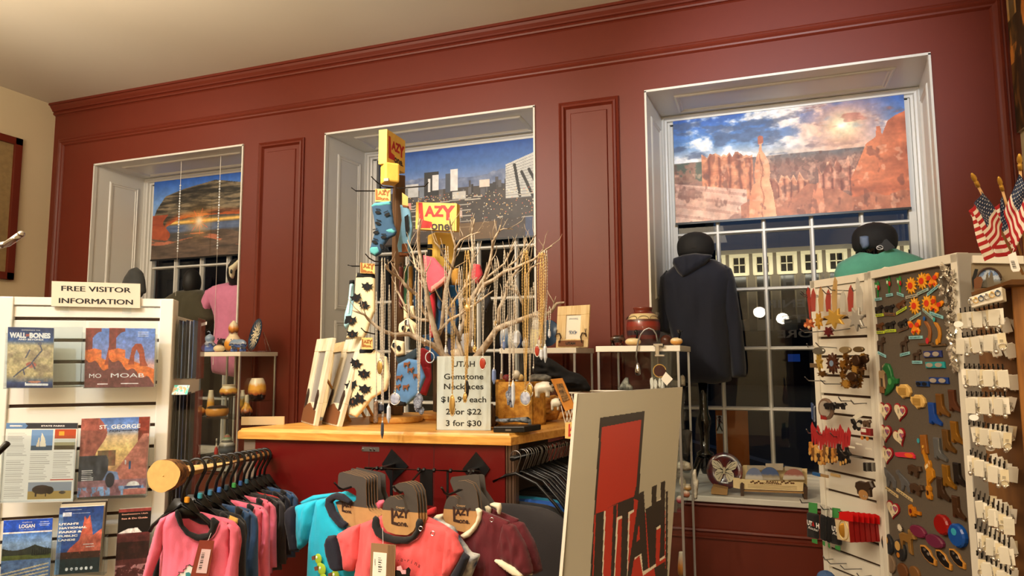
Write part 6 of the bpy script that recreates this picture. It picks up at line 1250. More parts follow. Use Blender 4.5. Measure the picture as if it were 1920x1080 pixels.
limb([(892, 560), (915, 520), (945, 495), (958, 470), (966, 450)], .007, .002, 2.68, 2.8, 4, 16)
limb([(812, 600), (790, 600), (770, 592), (757, 570), (745, 545), (740, 530)], .008, .0025, TB, 2.7, 3, 17)
limb([(820, 625), (842, 600), (862, 590), (905, 560), (925, 545)], .008, .003, 2.72, 2.6, 3, 18)
limb([(945, 505), (968, 488), (990, 462), (1005, 440)], .005, .002, 2.62, 2.66, 3, 19)
limb([(848, 505), (832, 480), (824, 462), (816, 455)], .005, .002, 2.66, 2.6, 2, 20)
silver = mat('silver_chain', (236, 232, 224), .22, .55); goldc = mat('gold_chain', (236, 204, 140), .25, .55)
stones = {'crystal': mat('milky_quartz', (220, 226, 236), .12, var=.05, vs=40, trans=.25), 'grey': mat('slate_stone', (70, 74, 86), .3), 'agate': mat('brown_agate', (150, 122, 100), .25, c2=(90, 66, 50), vs=60), 'disc': mat('pale_amethyst', (196, 200, 214), .2, c2=(150, 154, 176), vs=70), 'druzy': mat('druzy_stone', (150, 156, 172), .2, c2=(96, 102, 120), vs=120, bump=1, bs=300), 'dark': mat('onyx', (26, 24, 28), .2), 'red': mat('carnelian', (160, 56, 40), .25), 'gold': mat('gold_filigree', (206, 170, 100), .3, .8), 'blue': mat('blue_quartz', (120, 140, 190), .15, trans=.2)}
def neck(x, y0, y1, kind, L, w=5, d=2.5, m_=silver, lab='', strands=1, pw=5):
 A0 = aD(x, y0, d); B0 = aD(x, y1, d); o = thing('gemstone_necklace', A0, lab, 'necklace', 'necklaces on the branch tree'); hw = w/2*d/FPX
 for s in range(strands):
  m = MB(); ox = (s-(strands-1)/2)*.006; oy = (s % 2)*.008
  pts = []
  top = A0+Vector((ox, oy, 0)); bot = B0+Vector((ox*.5, 0, .006 if s == 0 else .02*s))
  n = 10
  for i in range(n+1): t = i/n; pts.append(bot.lerp(top, t)+Vector((hw*(sin(pi*min(1, t*1.2)/2) if t < .9 else .8-.6*(t-.9)*10), 0, 0)))
  for i in range(n, -1, -1): t = i/n; pts.append(bot.lerp(top, t)+Vector((-hw*(sin(pi*min(1, t*1.2)/2) if t < .9 else .8-.6*(t-.9)*10), .006, 0)))
  m.tube(pts, [.0013 if i % 2 else .0008 for i in range(len(pts))], 5)
  seg = [(pts[i], pts[i+1]) for i in range(len(pts)-1)]
  for a, b in seg:
   k = max(1, int((b-a).length/.010))
   for j in range(k): c = a.lerp(b, (j+.5)/k); m.ell(c, .0018, .0018, .0028, n=5, m=4)
  m.build('chain', m_, o)
 r = pw/2*d/FPX; l = L*d/FPX; c = B0; st = stones[kind if kind in stones else 'crystal']; m = MB()
 if kind in ('crystal', 'grey', 'blue'): m.lathe([(r*.5, 0), (r*.9, -l*.12), (r, -l*.7), (r*.15, -l)], c, 6); 
 elif kind == 'ring': m.tube([c-ZU*l/2+Vector((r*cos(a), 0, l/2*sin(a))) for a in [2*pi*i/20 for i in range(20)]], .0018, 6, True)
 elif kind == 'agate': m.rbox(c-ZU*l/2, 2*r, .006, l, r*.5)
 elif kind in ('disc', 'red', 'gold', 'dark'): m.ell(c-ZU*l/2, r, .004, l/2, n=18, m=9)
 elif kind == 'druzy': 
  for j in range(7): m.ell(c-ZU*l*(.2+.1*j)+Vector((r*.5*sin(j*2.4), .004*cos(j), 0)), r*.62, .008, l*.2, n=7, m=5, noise=.4)
 m.build('pendant', st, o, kind in ('disc', 'red', 'gold', 'dark'))
 m = MB(); m.lathe([(.0022, .006), (.0035, .002), (.0035, -.002), (.002, -.003)], c, 8)
 if kind in ('disc', 'red', 'gold'): m.tube([c-ZU*l/2+Vector((r*1.08*cos(a), 0, l/2*1.08*sin(a))) for a in [2*pi*i/20 for i in range(20)]], .0016, 6, True)
 m.build('bail', m_, o, True); return o
NK = [(705, 548, 752, 'agate', 40, 'long flat brown agate', 9, 1), (717, 484, 792, 'grey', 30, 'long low-hanging dark grey point', 7, 2), (715, 486, 757, 'grey', 17, 'dark blue-grey wedge', 12, 1), (729, 535, 760, 'crystal', 33, 'white crystal spike', 9, 1), (740.5, 520, 738, 'disc', 20, 'round pale disc in a silver rim', 20, 1), (712.5, 560, 676, 'gold', 26, 'open oval metal ring', 12, 1), (784.5, 480, 737, 'druzy', 40, 'rough sparkling grey cluster', 20, 3), (848, 560, 742, 'gold', 36, 'long gold filigree oval over the price sign', 10, 2), (836, 462, 650, 'crystal', 14, 'short crystal behind the price sign top', 6, 2), (875, 470, 712, 'dark', 34, 'dark drop over the word Gemstone', 10, 3), (872, 600, 738, 'gold', 16, 'thin gold oval over the price sign', 7, 1), (905, 520, 671, 'red', 21, 'small orange-red oval in silver, right of the price sign top', 12, 1), (926, 560, 692, 'blue', 28, 'pale blue bullet at the edge of the sign', 9, 1), (886, 440, 640, 'crystal', 12, 'clear drop high behind the sign', 6, 2), (955, 500, 724, 'druzy', 40, 'smoky crystal cluster right of the sign', 12, 2), (962, 520, 716, 'crystal', 48, 'long clear glassy spike', 8, 2), (985, 470, 734, 'disc', 25, 'pale round disc on many silver strands', 20, 3), (968, 540, 620, 'crystal', 32, 'big square clear quartz bar', 14, 1), (940, 545, 700, 'agate', 12, 'small brown stone on a thin chain', 6, 1), (993, 540, 720, 'gold', 24, 'twisted silver loop beside the disc', 12, 2), (1015, 474, 655, 'crystal', 20, 'silver teardrop on a full bundle of gold-toned chains', 9, 4), (1022, 470, 648, 'crystal', 32, 'white rod on the rightmost chains', 8, 2), (1007, 585, 648, 'red', 20, 'small red capped charm at the right limb', 9, 1), (929, 485, 600, 'gold', 12, 'short thin strand in the middle right', 5, 2), (1000, 530, 690, 'dark', 12, 'thin dark bead on a single right strand', 5, 1), (890, 560, 650, 'gold', 10, 'small gold bead behind the sign edge', 6, 1), (806, 600, 660, 'ring', 20, 'round wire hoop charm under the left limb', 18, 1), (765, 545, 600, 'crystal', 12, 'tiny clear drop on the upper left limb', 6, 1), (862, 500, 610, 'crystal', 12, 'thin crystal in the centre of the branches', 6, 2), (945, 470, 640, 'blue', 16, 'faint blue stone high on the right', 7, 1), (797, 470, 640, 'agate', 10, 'small brown stone on a strand beside the main left limb', 5, 1), (1030, 575, 620, 'crystal', 14, 'tiny clear drop near the limb end', 6, 1)]
for i, (x, y0, y1, kd_, L, lb, pw, st) in enumerate(NK):
 neck(x, y0, y1, kd_, L, w=5 if st < 3 else 9, d=2.47+.006*(i % 5), m_=goldc if (x in (848, 875, 872, 1015) or i % 9 == 7) else silver, lab='necklace with a '+lb, strands=st, pw=pw)
o = MB().ell(aD(876.5, 577, 2.5), .011, .009, .014).build('gold_bead_ornament', goldc, None, True); tag(o, 'small shiny gold bell charm in the middle of the branch tree', 'charm')
a = aZ(819, 806, zC+.001); b = aZ(920, 807, zC+.001); ps = PL(a, b-a); a2 = ps.at(817, 668); b2 = ps.at(919, 669.5)
o = thing('price_sign', a, 'white sign reading UTAH Gemstone Necklaces $11.99 each in an acrylic holder', 'sign')
U = ps.U; Hh = a2.z-a.z; Ww = (b-a).length
MB().boxo(a, U*Ww, ZU*Hh, -ps.N*.001).build('paper', M_paper, o)
m = MB(); zf = lambda v: a+U*(Ww*.5)+ZU*(Hh*(1-v))
for body, v, wd in (('UTAH', .105, .42), ('Gemstone', .275, .74), ('Necklaces', .41, .74), ('$11.99 each', .585, .84), ('2 for $22', .75, .66), ('3 for $30', .905, .66)): m.text(body, zf(v), U, ZU, Hh*.078, width=Ww*wd, bold=.018)
m.build('lettering', M_ink, o)
m = MB(); m.boxo(a-U*.003+ps.N*.003, U*(Ww+.006), ZU*Hh, ps.N*.002); m.boxo(a-U*.003-ps.N*.004, U*(Ww+.006), ZU*Hh, ps.N*-.002); m.boxo(a-U*.003-ps.N*.06, U*(Ww+.006), ps.N*.065, ZU*.003); m.build('acrylic_stand', M_acr, o)
whitew = wood('whitewashed_wood', (232, 222, 196), (206, 190, 156), (24, 24, 3), .6)
def easel(lab, TL, TR, BR, BL, dt, mt=whitew, deco=True, leg=True, inner=.25):
 a = aZ(*BL, zC+.001); b = aZ(*BR, zC+.001); d1 = (a-CAM).dot(FW); d2 = (b-CAM).dot(FW); c = aD(*TR, d2+dt); d = aD(*TL, d1+dt)
 N = (b-a).cross(d-a).normalized(); N = -N if N.dot(CAM-a) < 0 else N
 o = thing('wooden_photo_frame', (a+b)/2, lab, 'photo frame', 'photo frames on the counter')
 def q(u, v, n=0): return a.lerp(b, u).lerp(d.lerp(c, u), v)+N*n
 m = MB(); i = inner; th = .018
 for (u0, v0, u1, v1) in ((0, 0, 1, i), (0, 1-i*.62, 1, 1), (0, i, i, 1-i*.62), (1-i, i, 1, 1-i*.62)): m.prism([q(u0, v0), q(u1, v0), q(u1, v1), q(u0, v1)], -N*th)
 m.build('frame', mt, o, bevel=.002)
 m = MB().prism([q(i, i, -.008), q(1-i, i, -.008), q(1-i, 1-i*.62, -.008), q(i, 1-i*.62, -.008)], -N*.004); m.build('insert', mat('grey_photo_insert', (150, 146, 140), .3), o)
 if leg: m = MB(); m.bar(q(.5, .62, -th), q(.5, .62, -th)+Vector((-N.x*.13, -N.y*.13, 0))-ZU*(q(.5, .62).z-zC-.004), .022, .006, N); m.build('easel_leg', M_pine, o)
 if deco:
  m = MB()
  m.prism([q(.08, .02, .001), q(.92, .02, .001), q(.9, .16, .001), q(.6, .2, .001), (q(.45, .24, .001)), q(.1, .18, .001)], N*.005); m.build('wood_plaque', mat('brown_plaque', (120, 74, 42), .6), o)
  for s in (.14, .82):
   m = MB(); m.prism([q(s, .17, .002), q(s+.06, .19, .002), q(s+.10, .34, .002), q(s+.03, .40, .002), q(s-.02, .3, .002)], N*.005); m.build('bear_cutout', mat('dark_cutout', (52, 34, 26), .6), o)
 return o
easel('whitewashed wooden frame seen edge-on, leftmost of the leaning pair', (594, 636), (623, 633), (589, 798.5), (564.5, 791), .07)
easel('whitewashed wooden frame with mountain plaque, right one of the leaning pair', (648, 637), (680, 633), (634, 800), (603, 793), .07)
easel('pale wooden frame standing behind and between the leaning pair', (622, 645), (645, 640), (647, 790), (600, 782), .03, M_rawp, False, True, .2)
o = MB().boxo(aZ(452, 797, zC)-ZU*0, UC*.15+lean*.05, lean*.004, ZU*.034).build('kraft_card', mat('tan_cardboard', (206, 176, 130), .8)); tag(o, 'strip of tan cardboard standing on the left end of the counter', 'card')
R7 = lambda pts: K(900, 640, 6.0, pts)
def onC(x, y): return aZ(x, y, zC)
p = PL(onC(926, 811), (1, .05, 0)); o = thing('boxed_wallet', onC(945, 812), 'flat black box with a folded grey patterned bandana on the counter corner', 'box')
a = p.at(924.5, 811); b = p.at(983.5, 811); MB().boxo(a, b-a, lean*.11, ZU*.021).build('box', M_black, o, bevel=.003); m = MB().boxo(a.lerp(b, .4)+p.N*.001+ZU*.006, (b-a)*.18, p.N*.001, ZU*.006); m.build('clasp', M_steel, o)
pillow('bandana', R7([(170, 905), (180, 870), (300, 868), (540, 848), (575, 880), (582, 960), (540, 1000), (520, 985), (545, 925), (400, 905), (280, 920)]), PL(onC(945, 806), (1, .05, 0)), mat('grey_print_cloth', (150, 158, 170), .85, c2=(30, 34, 40), vs=60), o, bulge=.018, k=.015, cell=2)
P = onC(972, 793); o = thing('barrel_keg', P, 'dark maroon ceramic barrel lying on its side on the counter', 'barrel'); ax = Vector((1, .25, 0)).normalized(); L = .125
MB().lathe([(.001, -L/2), (.030, -L/2), (.034, -L/2+.004), (.042, -L*.2), (.044, 0), (.042, L*.2), (.034, L/2-.004), (.030, L/2), (.001, L/2)], P+ZU*.048+lean*.02, 28, ax).build('body', mat('maroon_glaze', (74, 26, 30), .25, coat=.5), o, True)
m = MB(); m.cbox(P+ax*.04+ZU*.004+lean*.02, .02, .08, .008); m.cbox(P-ax*.04+ZU*.004+lean*.02, .02, .08, .008); m.build('cradle', mat('brown_plaque', (120, 74, 42), .6), o)
MB().tube([P+ax*(L/2)+ZU*(.048+.02*cos(a))+lean*(.02+.02*sin(a)) for a in [2*pi*i/14 for i in range(14)]], .003, 6, True).build('ring_handle', M_steel, o)
P = onC(965, 772); o = thing('raw_wood_planter', P, 'rough yellow wooden box holding small trinkets behind the barrel', 'wooden box'); a = aD(929, 716, 2.78); a.z = zC; wv = UC*.15; hv = aD(930, 716, 2.78).z-zC
m = MB(); T_ = .012
m.boxo(a, wv, lean*T_, ZU*hv); m.boxo(a, UC*T_, lean*.10, ZU*hv*1.05); m.boxo(a+wv, UC*-T_, lean*.10, ZU*hv); m.boxo(a+lean*.10, wv, lean*-T_, ZU*hv); m.boxo(a, wv, lean*.1, ZU*.01)
m.build('box', mat('yellow_rough_wood', (222, 166, 70), .8, c2=(170, 112, 40), vs=40, bump=.8, bs=60), o)
for k, (x, y, r, c, nm) in enumerate(((950, 712, .020, (120, 30, 36), 'maroon'), (968, 703, .018, (200, 190, 170), 'ivory'), (976, 708, .014, (210, 180, 120), 'straw'), (976, 722, .012, (130, 30, 24), 'red'), (940, 718, .012, (60, 40, 30), 'dark brown'))):
 t = MB().ell(aD(x, y, 2.83), r, r*.8, r*1.1, n=12, m=8, noise=.1).build('round_trinket', mat('trinket_%d' % k, c, .35), None, True); tag(t, '%s round trinket sitting in the rough yellow wooden box' % nm, 'trinket', 'trinkets in the wooden box')
def blob(name, lab, cat, pts, pl, m_, bulge=.03, fold=.01, **k):
 t = pillow(name, pts, pl, m_, bulge=bulge, k=k.pop('kk', .03), fold=fold, loc=pl.at(*pts[0]), **k); tag(t, lab, cat); return t
rock = mat('orange_resin_rock', (222, 160, 70), .7, c2=(150, 92, 34), vs=30, bump=1.0, bs=50)
blob('resin_rock', 'orange layered resin rock ledge carrying two small polar bears', 'figurine base', R7([(600, 640), (700, 625), (840, 600), (920, 640), (915, 760), (870, 880), (760, 905), (700, 870), (640, 800), (600, 740)]), PL(onC(1020, 790), (1, .1, 0)), rock, .045, .02, foldv=(.3, 2.5))
blob('resin_rock', 'low orange resin rock edge at the right end of the counter', 'figurine base', R7([(880, 800), (1000, 780), (1075, 770), (1080, 850), (960, 860), (880, 890)]), PL(onC(1060, 785), (1, .1, 0)), rock, .02, .012)
wh = mat('white_bear_glaze', (240, 236, 222), .35, coat=.3)
def pbear(lab, box, d, s):
 x0, y0, x1, y1 = box; o = thing('polar_bear_figurine', aD((x0+x1)/2, y1, d), lab, 'figurine', 'polar bears on the rock'); p = PL(aD(x0, y1, d), (1, .1, 0)); X = lambda u: x0+(x1-x0)*u; Yv = lambda v: y0+(y1-y0)*v
 pillow('body', [(X(0), Yv(.35)), (X(.12), Yv(.12)), (X(.45), Yv(0)), (X(.7), Yv(.02)), (X(.85), Yv(.1)), (X(.98), Yv(.22)), (X(1), Yv(.5)), (X(.92), Yv(.72)), (X(.8), Yv(.6)), (X(.78), Yv(1)), (X(.58), Yv(.98)), (X(.56), Yv(.7)), (X(.4), Yv(.72)), (X(.3), Yv(.75)), (X(.28), Yv(1)), (X(.06), Yv(1)), (X(.05), Yv(.7))], p, wh, o, bulge=s, k=s*1.4, cell=1.8)
 m = MB(); m.ell(p.at(X(.82), Yv(.14), s*.8), s*.2, s*.2, s*.22); m.ell(p.at(X(.98), Yv(.34), s*.4), s*.16, s*.16, s*.14); m.ell(p.at(X(.9), Yv(.36), s*.95), s*.07, s*.07, s*.07); m.build('face_marks', M_ink, o, True)
pbear('larger white polar bear figurine walking on the orange rock', (1001, 715, 1039, 746), 2.66, .026)
pbear('smaller white polar bear figurine lower on the orange rock', (1032, 746, 1053, 770), 2.62, .016)
blk = mat('black_cloth_pile', (14, 14, 17), .95, var=.2, vs=30)
blob('folded_black_clothes', 'heap of black folded clothes lying behind the rock and plaque', 'clothes', R7([(590, 220), (620, 150), (700, 160), (790, 190), (870, 240), (1000, 330), (1120, 365), (1190, 420), (1245, 520), (1235, 565), (1000, 570), (700, 470), (600, 370)]), PL(aD(1050, 720, 2.98), (1, .1, 0)), blk, .07, .035, kk=.08, foldv=(.6, 2.2))
blob('grey_knit_cloth', 'grey ribbed cloth folded under the black heap', 'clothes', R7([(540, 400), (600, 365), (740, 372), (805, 400), (790, 450), (700, 470), (600, 500), (555, 470)]), PL(aD(1010, 712, 2.84), (1, .1, 0)), mat('grey_rib', (128, 126, 118), .95, c2=(80, 78, 74), vs=50), .03, .012, foldv=(.4, 3))
o = thing('leaning_plaque', onC(1063, 783), 'orange carved wooden plaque leaning against the rock', 'plaque'); p = PL(aD(1060, 770, 2.60), (1, .1, 0))
plate('board', R7([(800, 425), (930, 412), (1075, 745), (965, 785)]), p, mat('orange_wood_plaque', (206, 134, 50), .5, var=.1, vs=20), o, .010); plate('carved_panel', R7([(865, 480), (930, 470), (1010, 650), (940, 680)]), p, mat('carved_tan', (160, 120, 70), .6, c2=(80, 56, 30), vs=90, bump=1, bs=150), o, .003, .011)
o = thing('wire_basket', aD(1075, 760, 2.9), 'white wire basket partly hidden by the UTAH sign', 'basket'); a = aD(1060, 770, 2.84); a.z = zC; m = MB(); hv = aD(1070, 737, 2.84).z-zC
for k in range(14): m.bar(a+UC*(.014*k), a+UC*(.014*k+.03)+ZU*hv, .003, .003, NC); m.bar(a+UC*(.014*k), a+UC*(.014*k-.03)+ZU*hv, .003, .003, NC)
m.build('mesh_side', M_white, o); MB().tube([a+ZU*hv, a+UC*.2+ZU*hv, a+UC*.2+lean*.2+ZU*hv, a+lean*.2+ZU*hv], .004, 8, True).tube([a+ZU*.004, a+UC*.2+ZU*.004, a+UC*.2+lean*.2+ZU*.004, a+lean*.2+ZU*.004], .003, 8, True).build('rim', M_white, o)
o = thing('clip_sign', aD(1066, 800, 2.55), 'small tan sign with red letters clipped under the counter edge by the UTAH sign', 'sign'); p = PL(aD(1060, 791, 2.52), (1, .1, 0))
plate('board', R7([(960, 912), (1068, 905), (1060, 1100), (958, 1090)]), p, kcard, o, .004); m = MB(); m.prism([p.at(*q)+p.N*.005 for q in R7([(1000, 930), (1015, 925), (1012, 1040), (1050, 1035), (1050, 1060), (995, 1070)])], p.N*.0005); m.text('A', p.at(900+1040/6, 640+975/6)+p.N*.005, p.U, ZU, .018, bold=.05); m.build('lettering', inkr, o)
for k, (x, y, h, w_, c, lb) in enumerate(((922, 800, .09, .016, (70, 50, 44), 'dark carved stick figure right of the price sign'), (931, 798, .05, .024, (50, 34, 28), 'dark brown lump-shaped trinket beside the price sign'), (942, 790, .07, .014, (110, 70, 40), 'slim brown post trinket in front of the yellow box'))):
 P = onC(x, y); t = MB().lathe([(w_*.6, 0), (w_, h*.15), (w_*.7, h*.45), (w_*.95, h*.65), (w_*.6, h*.85), (w_*.3, h), (.001, h)], P, 14).build('small_carving', mat('carving_%d' % k, c, .4, var=.2, vs=40), None, True); tag(t, lb, 'carving')
t = MB().ell(onC(1018, 789)+ZU*.012, .012, .012, .012).tube([onC(1005, 786)+ZU*.012, onC(1020, 790)+ZU*.012], .011, 10).build('wooden_tap', mat('brown_plaque', (120, 74, 42), .6), None, True); tag(t, 'brown wooden plug lying right of the maroon barrel', 'wooden plug')
# ================================================================ MANNEQUINS in the windows
M5 = lambda pts: K(1180, 380, 2.076, pts); M6 = lambda pts: K(1240, 380, 3.552, pts); W5 = lambda pts: K(220, 480, 5.4, pts)
glossk = mat('gloss_black', (8, 8, 9), .12, coat=.6); hood = fabric('navy_hoodie', (15, 21, 40)); hoodk = fabric('navy_hoodie_shade_panel', (20, 26, 46))
YM = 4.42; pm = PL((0, YM, 0), (1, 0, 0))
P0 = pm.at(1318, 930); P0.z = Z0
o = thing('dress_form', P0, 'black dress form seen from behind wearing the dark navy hoodie', 'mannequin')
hd = pm.at(1304, 470); MB().ell(hd+Vector((0, 0, -.04)), .088, .10, .125, n=20, m=12).build('head', glossk, o, True)
MB().lathe([(.055, -.02), (.052, .05), (.058, .10)], pm.at(1309, 492), 16).build('neck', glossk, o, True)
px = pm.at(1318, 720).x; zt = pm.at(1318, 715).z
MB().lathe([(.030, zt), (.026, 1.25), (.030, 1.20), (.040, 1.17), (.040, 1.13), (.030, 1.10), (.026, .98), (.05, .965), (.05, .95), (.028, .94), (.034, .88), (.02, .84)], (px, YM, 0), 20).build('pole', glossk, o, True)
for a in (2.3, 3.9, 5.4, .5): MB().tube([(px, YM, .95), (px+.05*cos(a), YM+.05*sin(a), .93), (px+.085*cos(a), YM+.075*sin(a), .85), (px+.12*cos(a), YM+.10*sin(a), Z0+.013)], [.02, .02, .016, .012], 10).build('leg', glossk, o, True)
o = thing('hoodie', pm.at(1318, 600), 'dark navy hooded sweatshirt on the dress form in the right window', 'clothing')
pillow('body', M5([(175, 245), (120, 290), (128, 420), (165, 520), (162, 690), (240, 702), (330, 706), (398, 695), (400, 560), (385, 420), (405, 300), (395, 255), (330, 220), (250, 215)]), pm, hood, o, bulge=.12, k=.13, fold=.02, cell=4, fseed=3)
pillow('sleeve', M5([(370, 240), (398, 258), (412, 300), (440, 480), (456, 640), (455, 678), (400, 682), (385, 560), (365, 400), (355, 300)]), pm, hood, o, bulge=.065, k=.05, fold=.018, cell=3, off=.01, fseed=8)
pillow('sleeve', M5([(145, 262), (120, 290), (116, 400), (118, 500), (160, 512), (175, 420), (175, 300)]), pm, hood, o, bulge=.065, k=.05, fold=.018, cell=3, off=-.0, fseed=9)
pillow('hood', M5([(175, 245), (178, 225), (215, 212), (260, 205), (330, 212), (322, 225), (300, 250), (262, 275), (235, 292), (215, 300), (195, 280)]), pm, hood, o, bulge=.05, k=.04, fold=.012, cell=2.4, off=.10, fseed=10)
def cap(lab, c, r, left=True, m_=glossk, tilt=0.0):
 o = thing('flat_cap', c, lab, 'cap'); s = -1 if left else 1
 MB().lathe([(r*.92, -r*.75), (r*1.0, -.45*r), (r*1.04, -.05*r), (r*.98, r*.25), (r*.8, r*.52), (r*.4, r*.70), (.001, r*.74)], c, 22, (0, 0, 1)).build('crown', m_, o, True, subsurf=1)
 rg = []
 for k in range(7): t = -.6+1.2*k/6; rg.append(Vector((sin(t)*r*1.0, cos(t)*r*1.5, -r*.42)))
 m = MB(); q = [c+v for v in rg]+[c+Vector((v.x, r*.7*cos(v.x/r), -r*.25)) for v in reversed(rg)]; m.prism(q, (0, 0, .006)); m.build('visor', m_, o)
 m = MB(); m.lathe([(r*.07, 0), (r*.07, r*.03), (.001, r*.04)], c+ZU*r*.73, 8); m.build('button', m_, o)
 m = MB(); m.boxo(c+Vector((-.016, -r*1.02, -r*.3)), (.032, 0, 0), (0, .008, 0), (0, 0, r*.1)); m.build('strap', m_, o); return o
capk = mat('black_cap_cloth', (20, 19, 20), .8, var=.2, vs=30)
cap('dark round cap on the head of the dress form with the navy hoodie', hd+Vector((-.0, 0, .035)), .112, m_=capk)
pt = PL((0, 4.40, 0), (1, 0, 0)); P0 = pt.at(1655, 700); P0.z = Z0
o = thing('dress_form', P0, 'black dress form behind the white racks wearing the teal top', 'mannequin'); hd2 = pt.at(1640, 455)
MB().ell(hd2+Vector((0, 0, -.02)), .085, .10, .12, n=20, m=12).build('head', glossk, o, True); MB().lathe([(.028, 0), (.024, .4), (.03, .62)], P0, 16).build('pole', glossk, o, True); MB().lathe([(.15, 0), (.15, .02), (.03, .03)], P0, 24).build('foot', glossk, o, True)
MB().lathe([(.06, -.06), (.052, .02), (.056, .08)], pt.at(1652, 478), 16).build('neck', glossk, o, True)
o = thing('teal_top', pt.at(1655, 520), 'teal green top on the dress form in the right window', 'clothing')
pillow('body', M6([(1150, 470), (1175, 405), (1230, 375), (1300, 340), (1390, 292), (1440, 268), (1510, 284), (1600, 320), (1700, 352), (1770, 385), (1800, 420), (1800, 1500), (1180, 1500)]), pt, fabric('teal_cloth', (84, 158, 136)), o, bulge=.11, k=.13, fold=.012, cell=4)
plate('neck_label', M6([(1415, 285), (1478, 262), (1535, 318), (1470, 342)]), pt, M_ink, o, off=.112); m = MB(); c_ = pt.at(1240+1455/3.552, 380+300/3.552, .114)
m.tube([c_+Vector((.016*cos(a), 0, .012*sin(a))) for a in [2*pi*i/18 for i in range(18)]], .0014, 5, True); m.text('PREMIUM', c_, Vector((.9, 0, -.45)), Vector((.45, 0, .9)), .006); m.build('label_print', M_inkw, o)
cap('black cap with a pale patch on the head of the teal dress form', hd2+Vector((0, 0, .03)), .118, False, capk)
t = pillow('sunglasses_band', M6([(1320, 225), (1385, 215), (1390, 290), (1345, 315), (1322, 270)]), pt.off(.10), mat('slate_patch', (96, 112, 140), .6), bulge=.02, k=.02); tag(t, 'slate blue scarf piece hanging from the black cap above the teal top', 'scarf')
pw = PL((0, 4.45, 0), (1, 0, 0)); P0 = pw.at(362, 700); P0.z = Z0
o = thing('dress_form', P0, 'black dress form in the left window under the dark olive shirt', 'mannequin')
MB().ell(pw.at(360, 530), .065, .08, .115, n=18, m=12).build('head', mat('matte_black_form', (12, 12, 13), .6), o, True); MB().lathe([(.05, 0), (.05, .15)], pw.at(360, 552), 14).build('neck', glossk, o, True); MB().lathe([(.16, 0), (.16, .02), (.03, .03), (.026, .75), (.001, .76)], P0, 20).build('pole', glossk, o, True)
o = thing('olive_shirt', pw.at(362, 600), 'dark olive shirt with a small white sticker in the left window', 'clothing')
pillow('body', W5([(500, 435), (580, 380), (640, 350), (750, 336), (860, 345), (925, 385), (975, 540), (1005, 640), (960, 690), (900, 745), (800, 785), (700, 1000), (560, 1000)]), pw, fabric('olive_cloth', (58, 54, 36)), o, bulge=.12, k=.14, fold=.012, cell=3)
m = MB(); a = pw.at(220+825/5.4, 480+688/5.4, .13); b = pw.at(220+908/5.4, 480+664/5.4, .13); m.boxo(a, b-a, (0, 0, -.024), (0, -.002, 0)); m.build('sticker', M_inkw, o)
P0 = pw.at(437, 700); P0.z = Z0
o = thing('dress_form', P0, 'black dress form in the left window under the pink shirt', 'mannequin')
MB().ell(pw.at(444, 512), .07, .085, .12, n=18, m=12).build('head', mat('matte_black_form', (12, 12, 13), .6), o, True); MB().lathe([(.05, -.02), (.05, .14)], pw.at(441, 534), 14).build('neck', glossk, o, True); MB().lathe([(.16, 0), (.16, .02), (.03, .03), (.026, .55), (.001, .56)], P0, 20).build('pole', glossk, o, True)
o = thing('pink_shirt', pw.at(430, 600), 'mauve pink knit shirt on a dress form at the right of the left window', 'clothing'); fp = fabric('mauve_knit', (196, 118, 152))
pillow('body', W5([(950, 330), (1010, 292), (1120, 268), (1225, 288), (1300, 300), (1380, 340), (1390, 700), (1360, 1000), (1340, 1200), (1200, 1230), (990, 1190), (975, 1000), (1000, 820), (1012, 700), (1000, 600), (975, 520), (940, 430)]), pw, fp, o, bulge=.10, k=.12, fold=.03, cell=3, fseed=5)
pillow('sleeve', W5([(950, 330), (905, 440), (865, 550), (900, 590), (945, 600), (965, 540), (1000, 480), (1010, 380)]), pw, fp, o, bulge=.05, k=.04, fold=.01, cell=2.4, off=.03)
sk = thing('ram_skull_hat', pw.at(442, 505), 'ivory carved animal skull hanging above the mauve shirt', 'ornament'); pillow('skull', W5([(1135, 110), (1180, 80), (1240, 25), (1262, 60), (1230, 110), (1190, 150), (1175, 230), (1150, 225), (1140, 175)]), pw.off(.09), mat('bone', (206, 196, 166), .6), sk, bulge=.03, k=.03, cell=2); MB().ell(pw.at(433.5, 509, .125), .010, .006, .018).build('eye_socket', M_ink, sk, True)
t = pillow('grey_hood', W5([(60, 300), (95, 210), (150, 128), (198, 112), (245, 150), (268, 230), (282, 380), (250, 385), (240, 420), (60, 420)]), PL((0, 4.3, 0), (1, 0, 0)), fabric('graphite_cloth', (64, 66, 66)), bulge=.06, k=.08, cell=3, loc=aY(250, 550, 4.3)); tag(t, 'grey hooded shape rising behind the FREE VISITOR INFORMATION sign', 'clothing')
P0 = aY(250, 700, 4.32); P0.z = Z0; o = MB().lathe([(.14, 0), (.14, .02), (.02, .03), (.018, 1.05), (.001, 1.06)], P0, 18).build('hood_stand', glossk, None, True, loc=P0); tag(o, 'thin black stand under the grey hooded shape in the left window', 'stand')
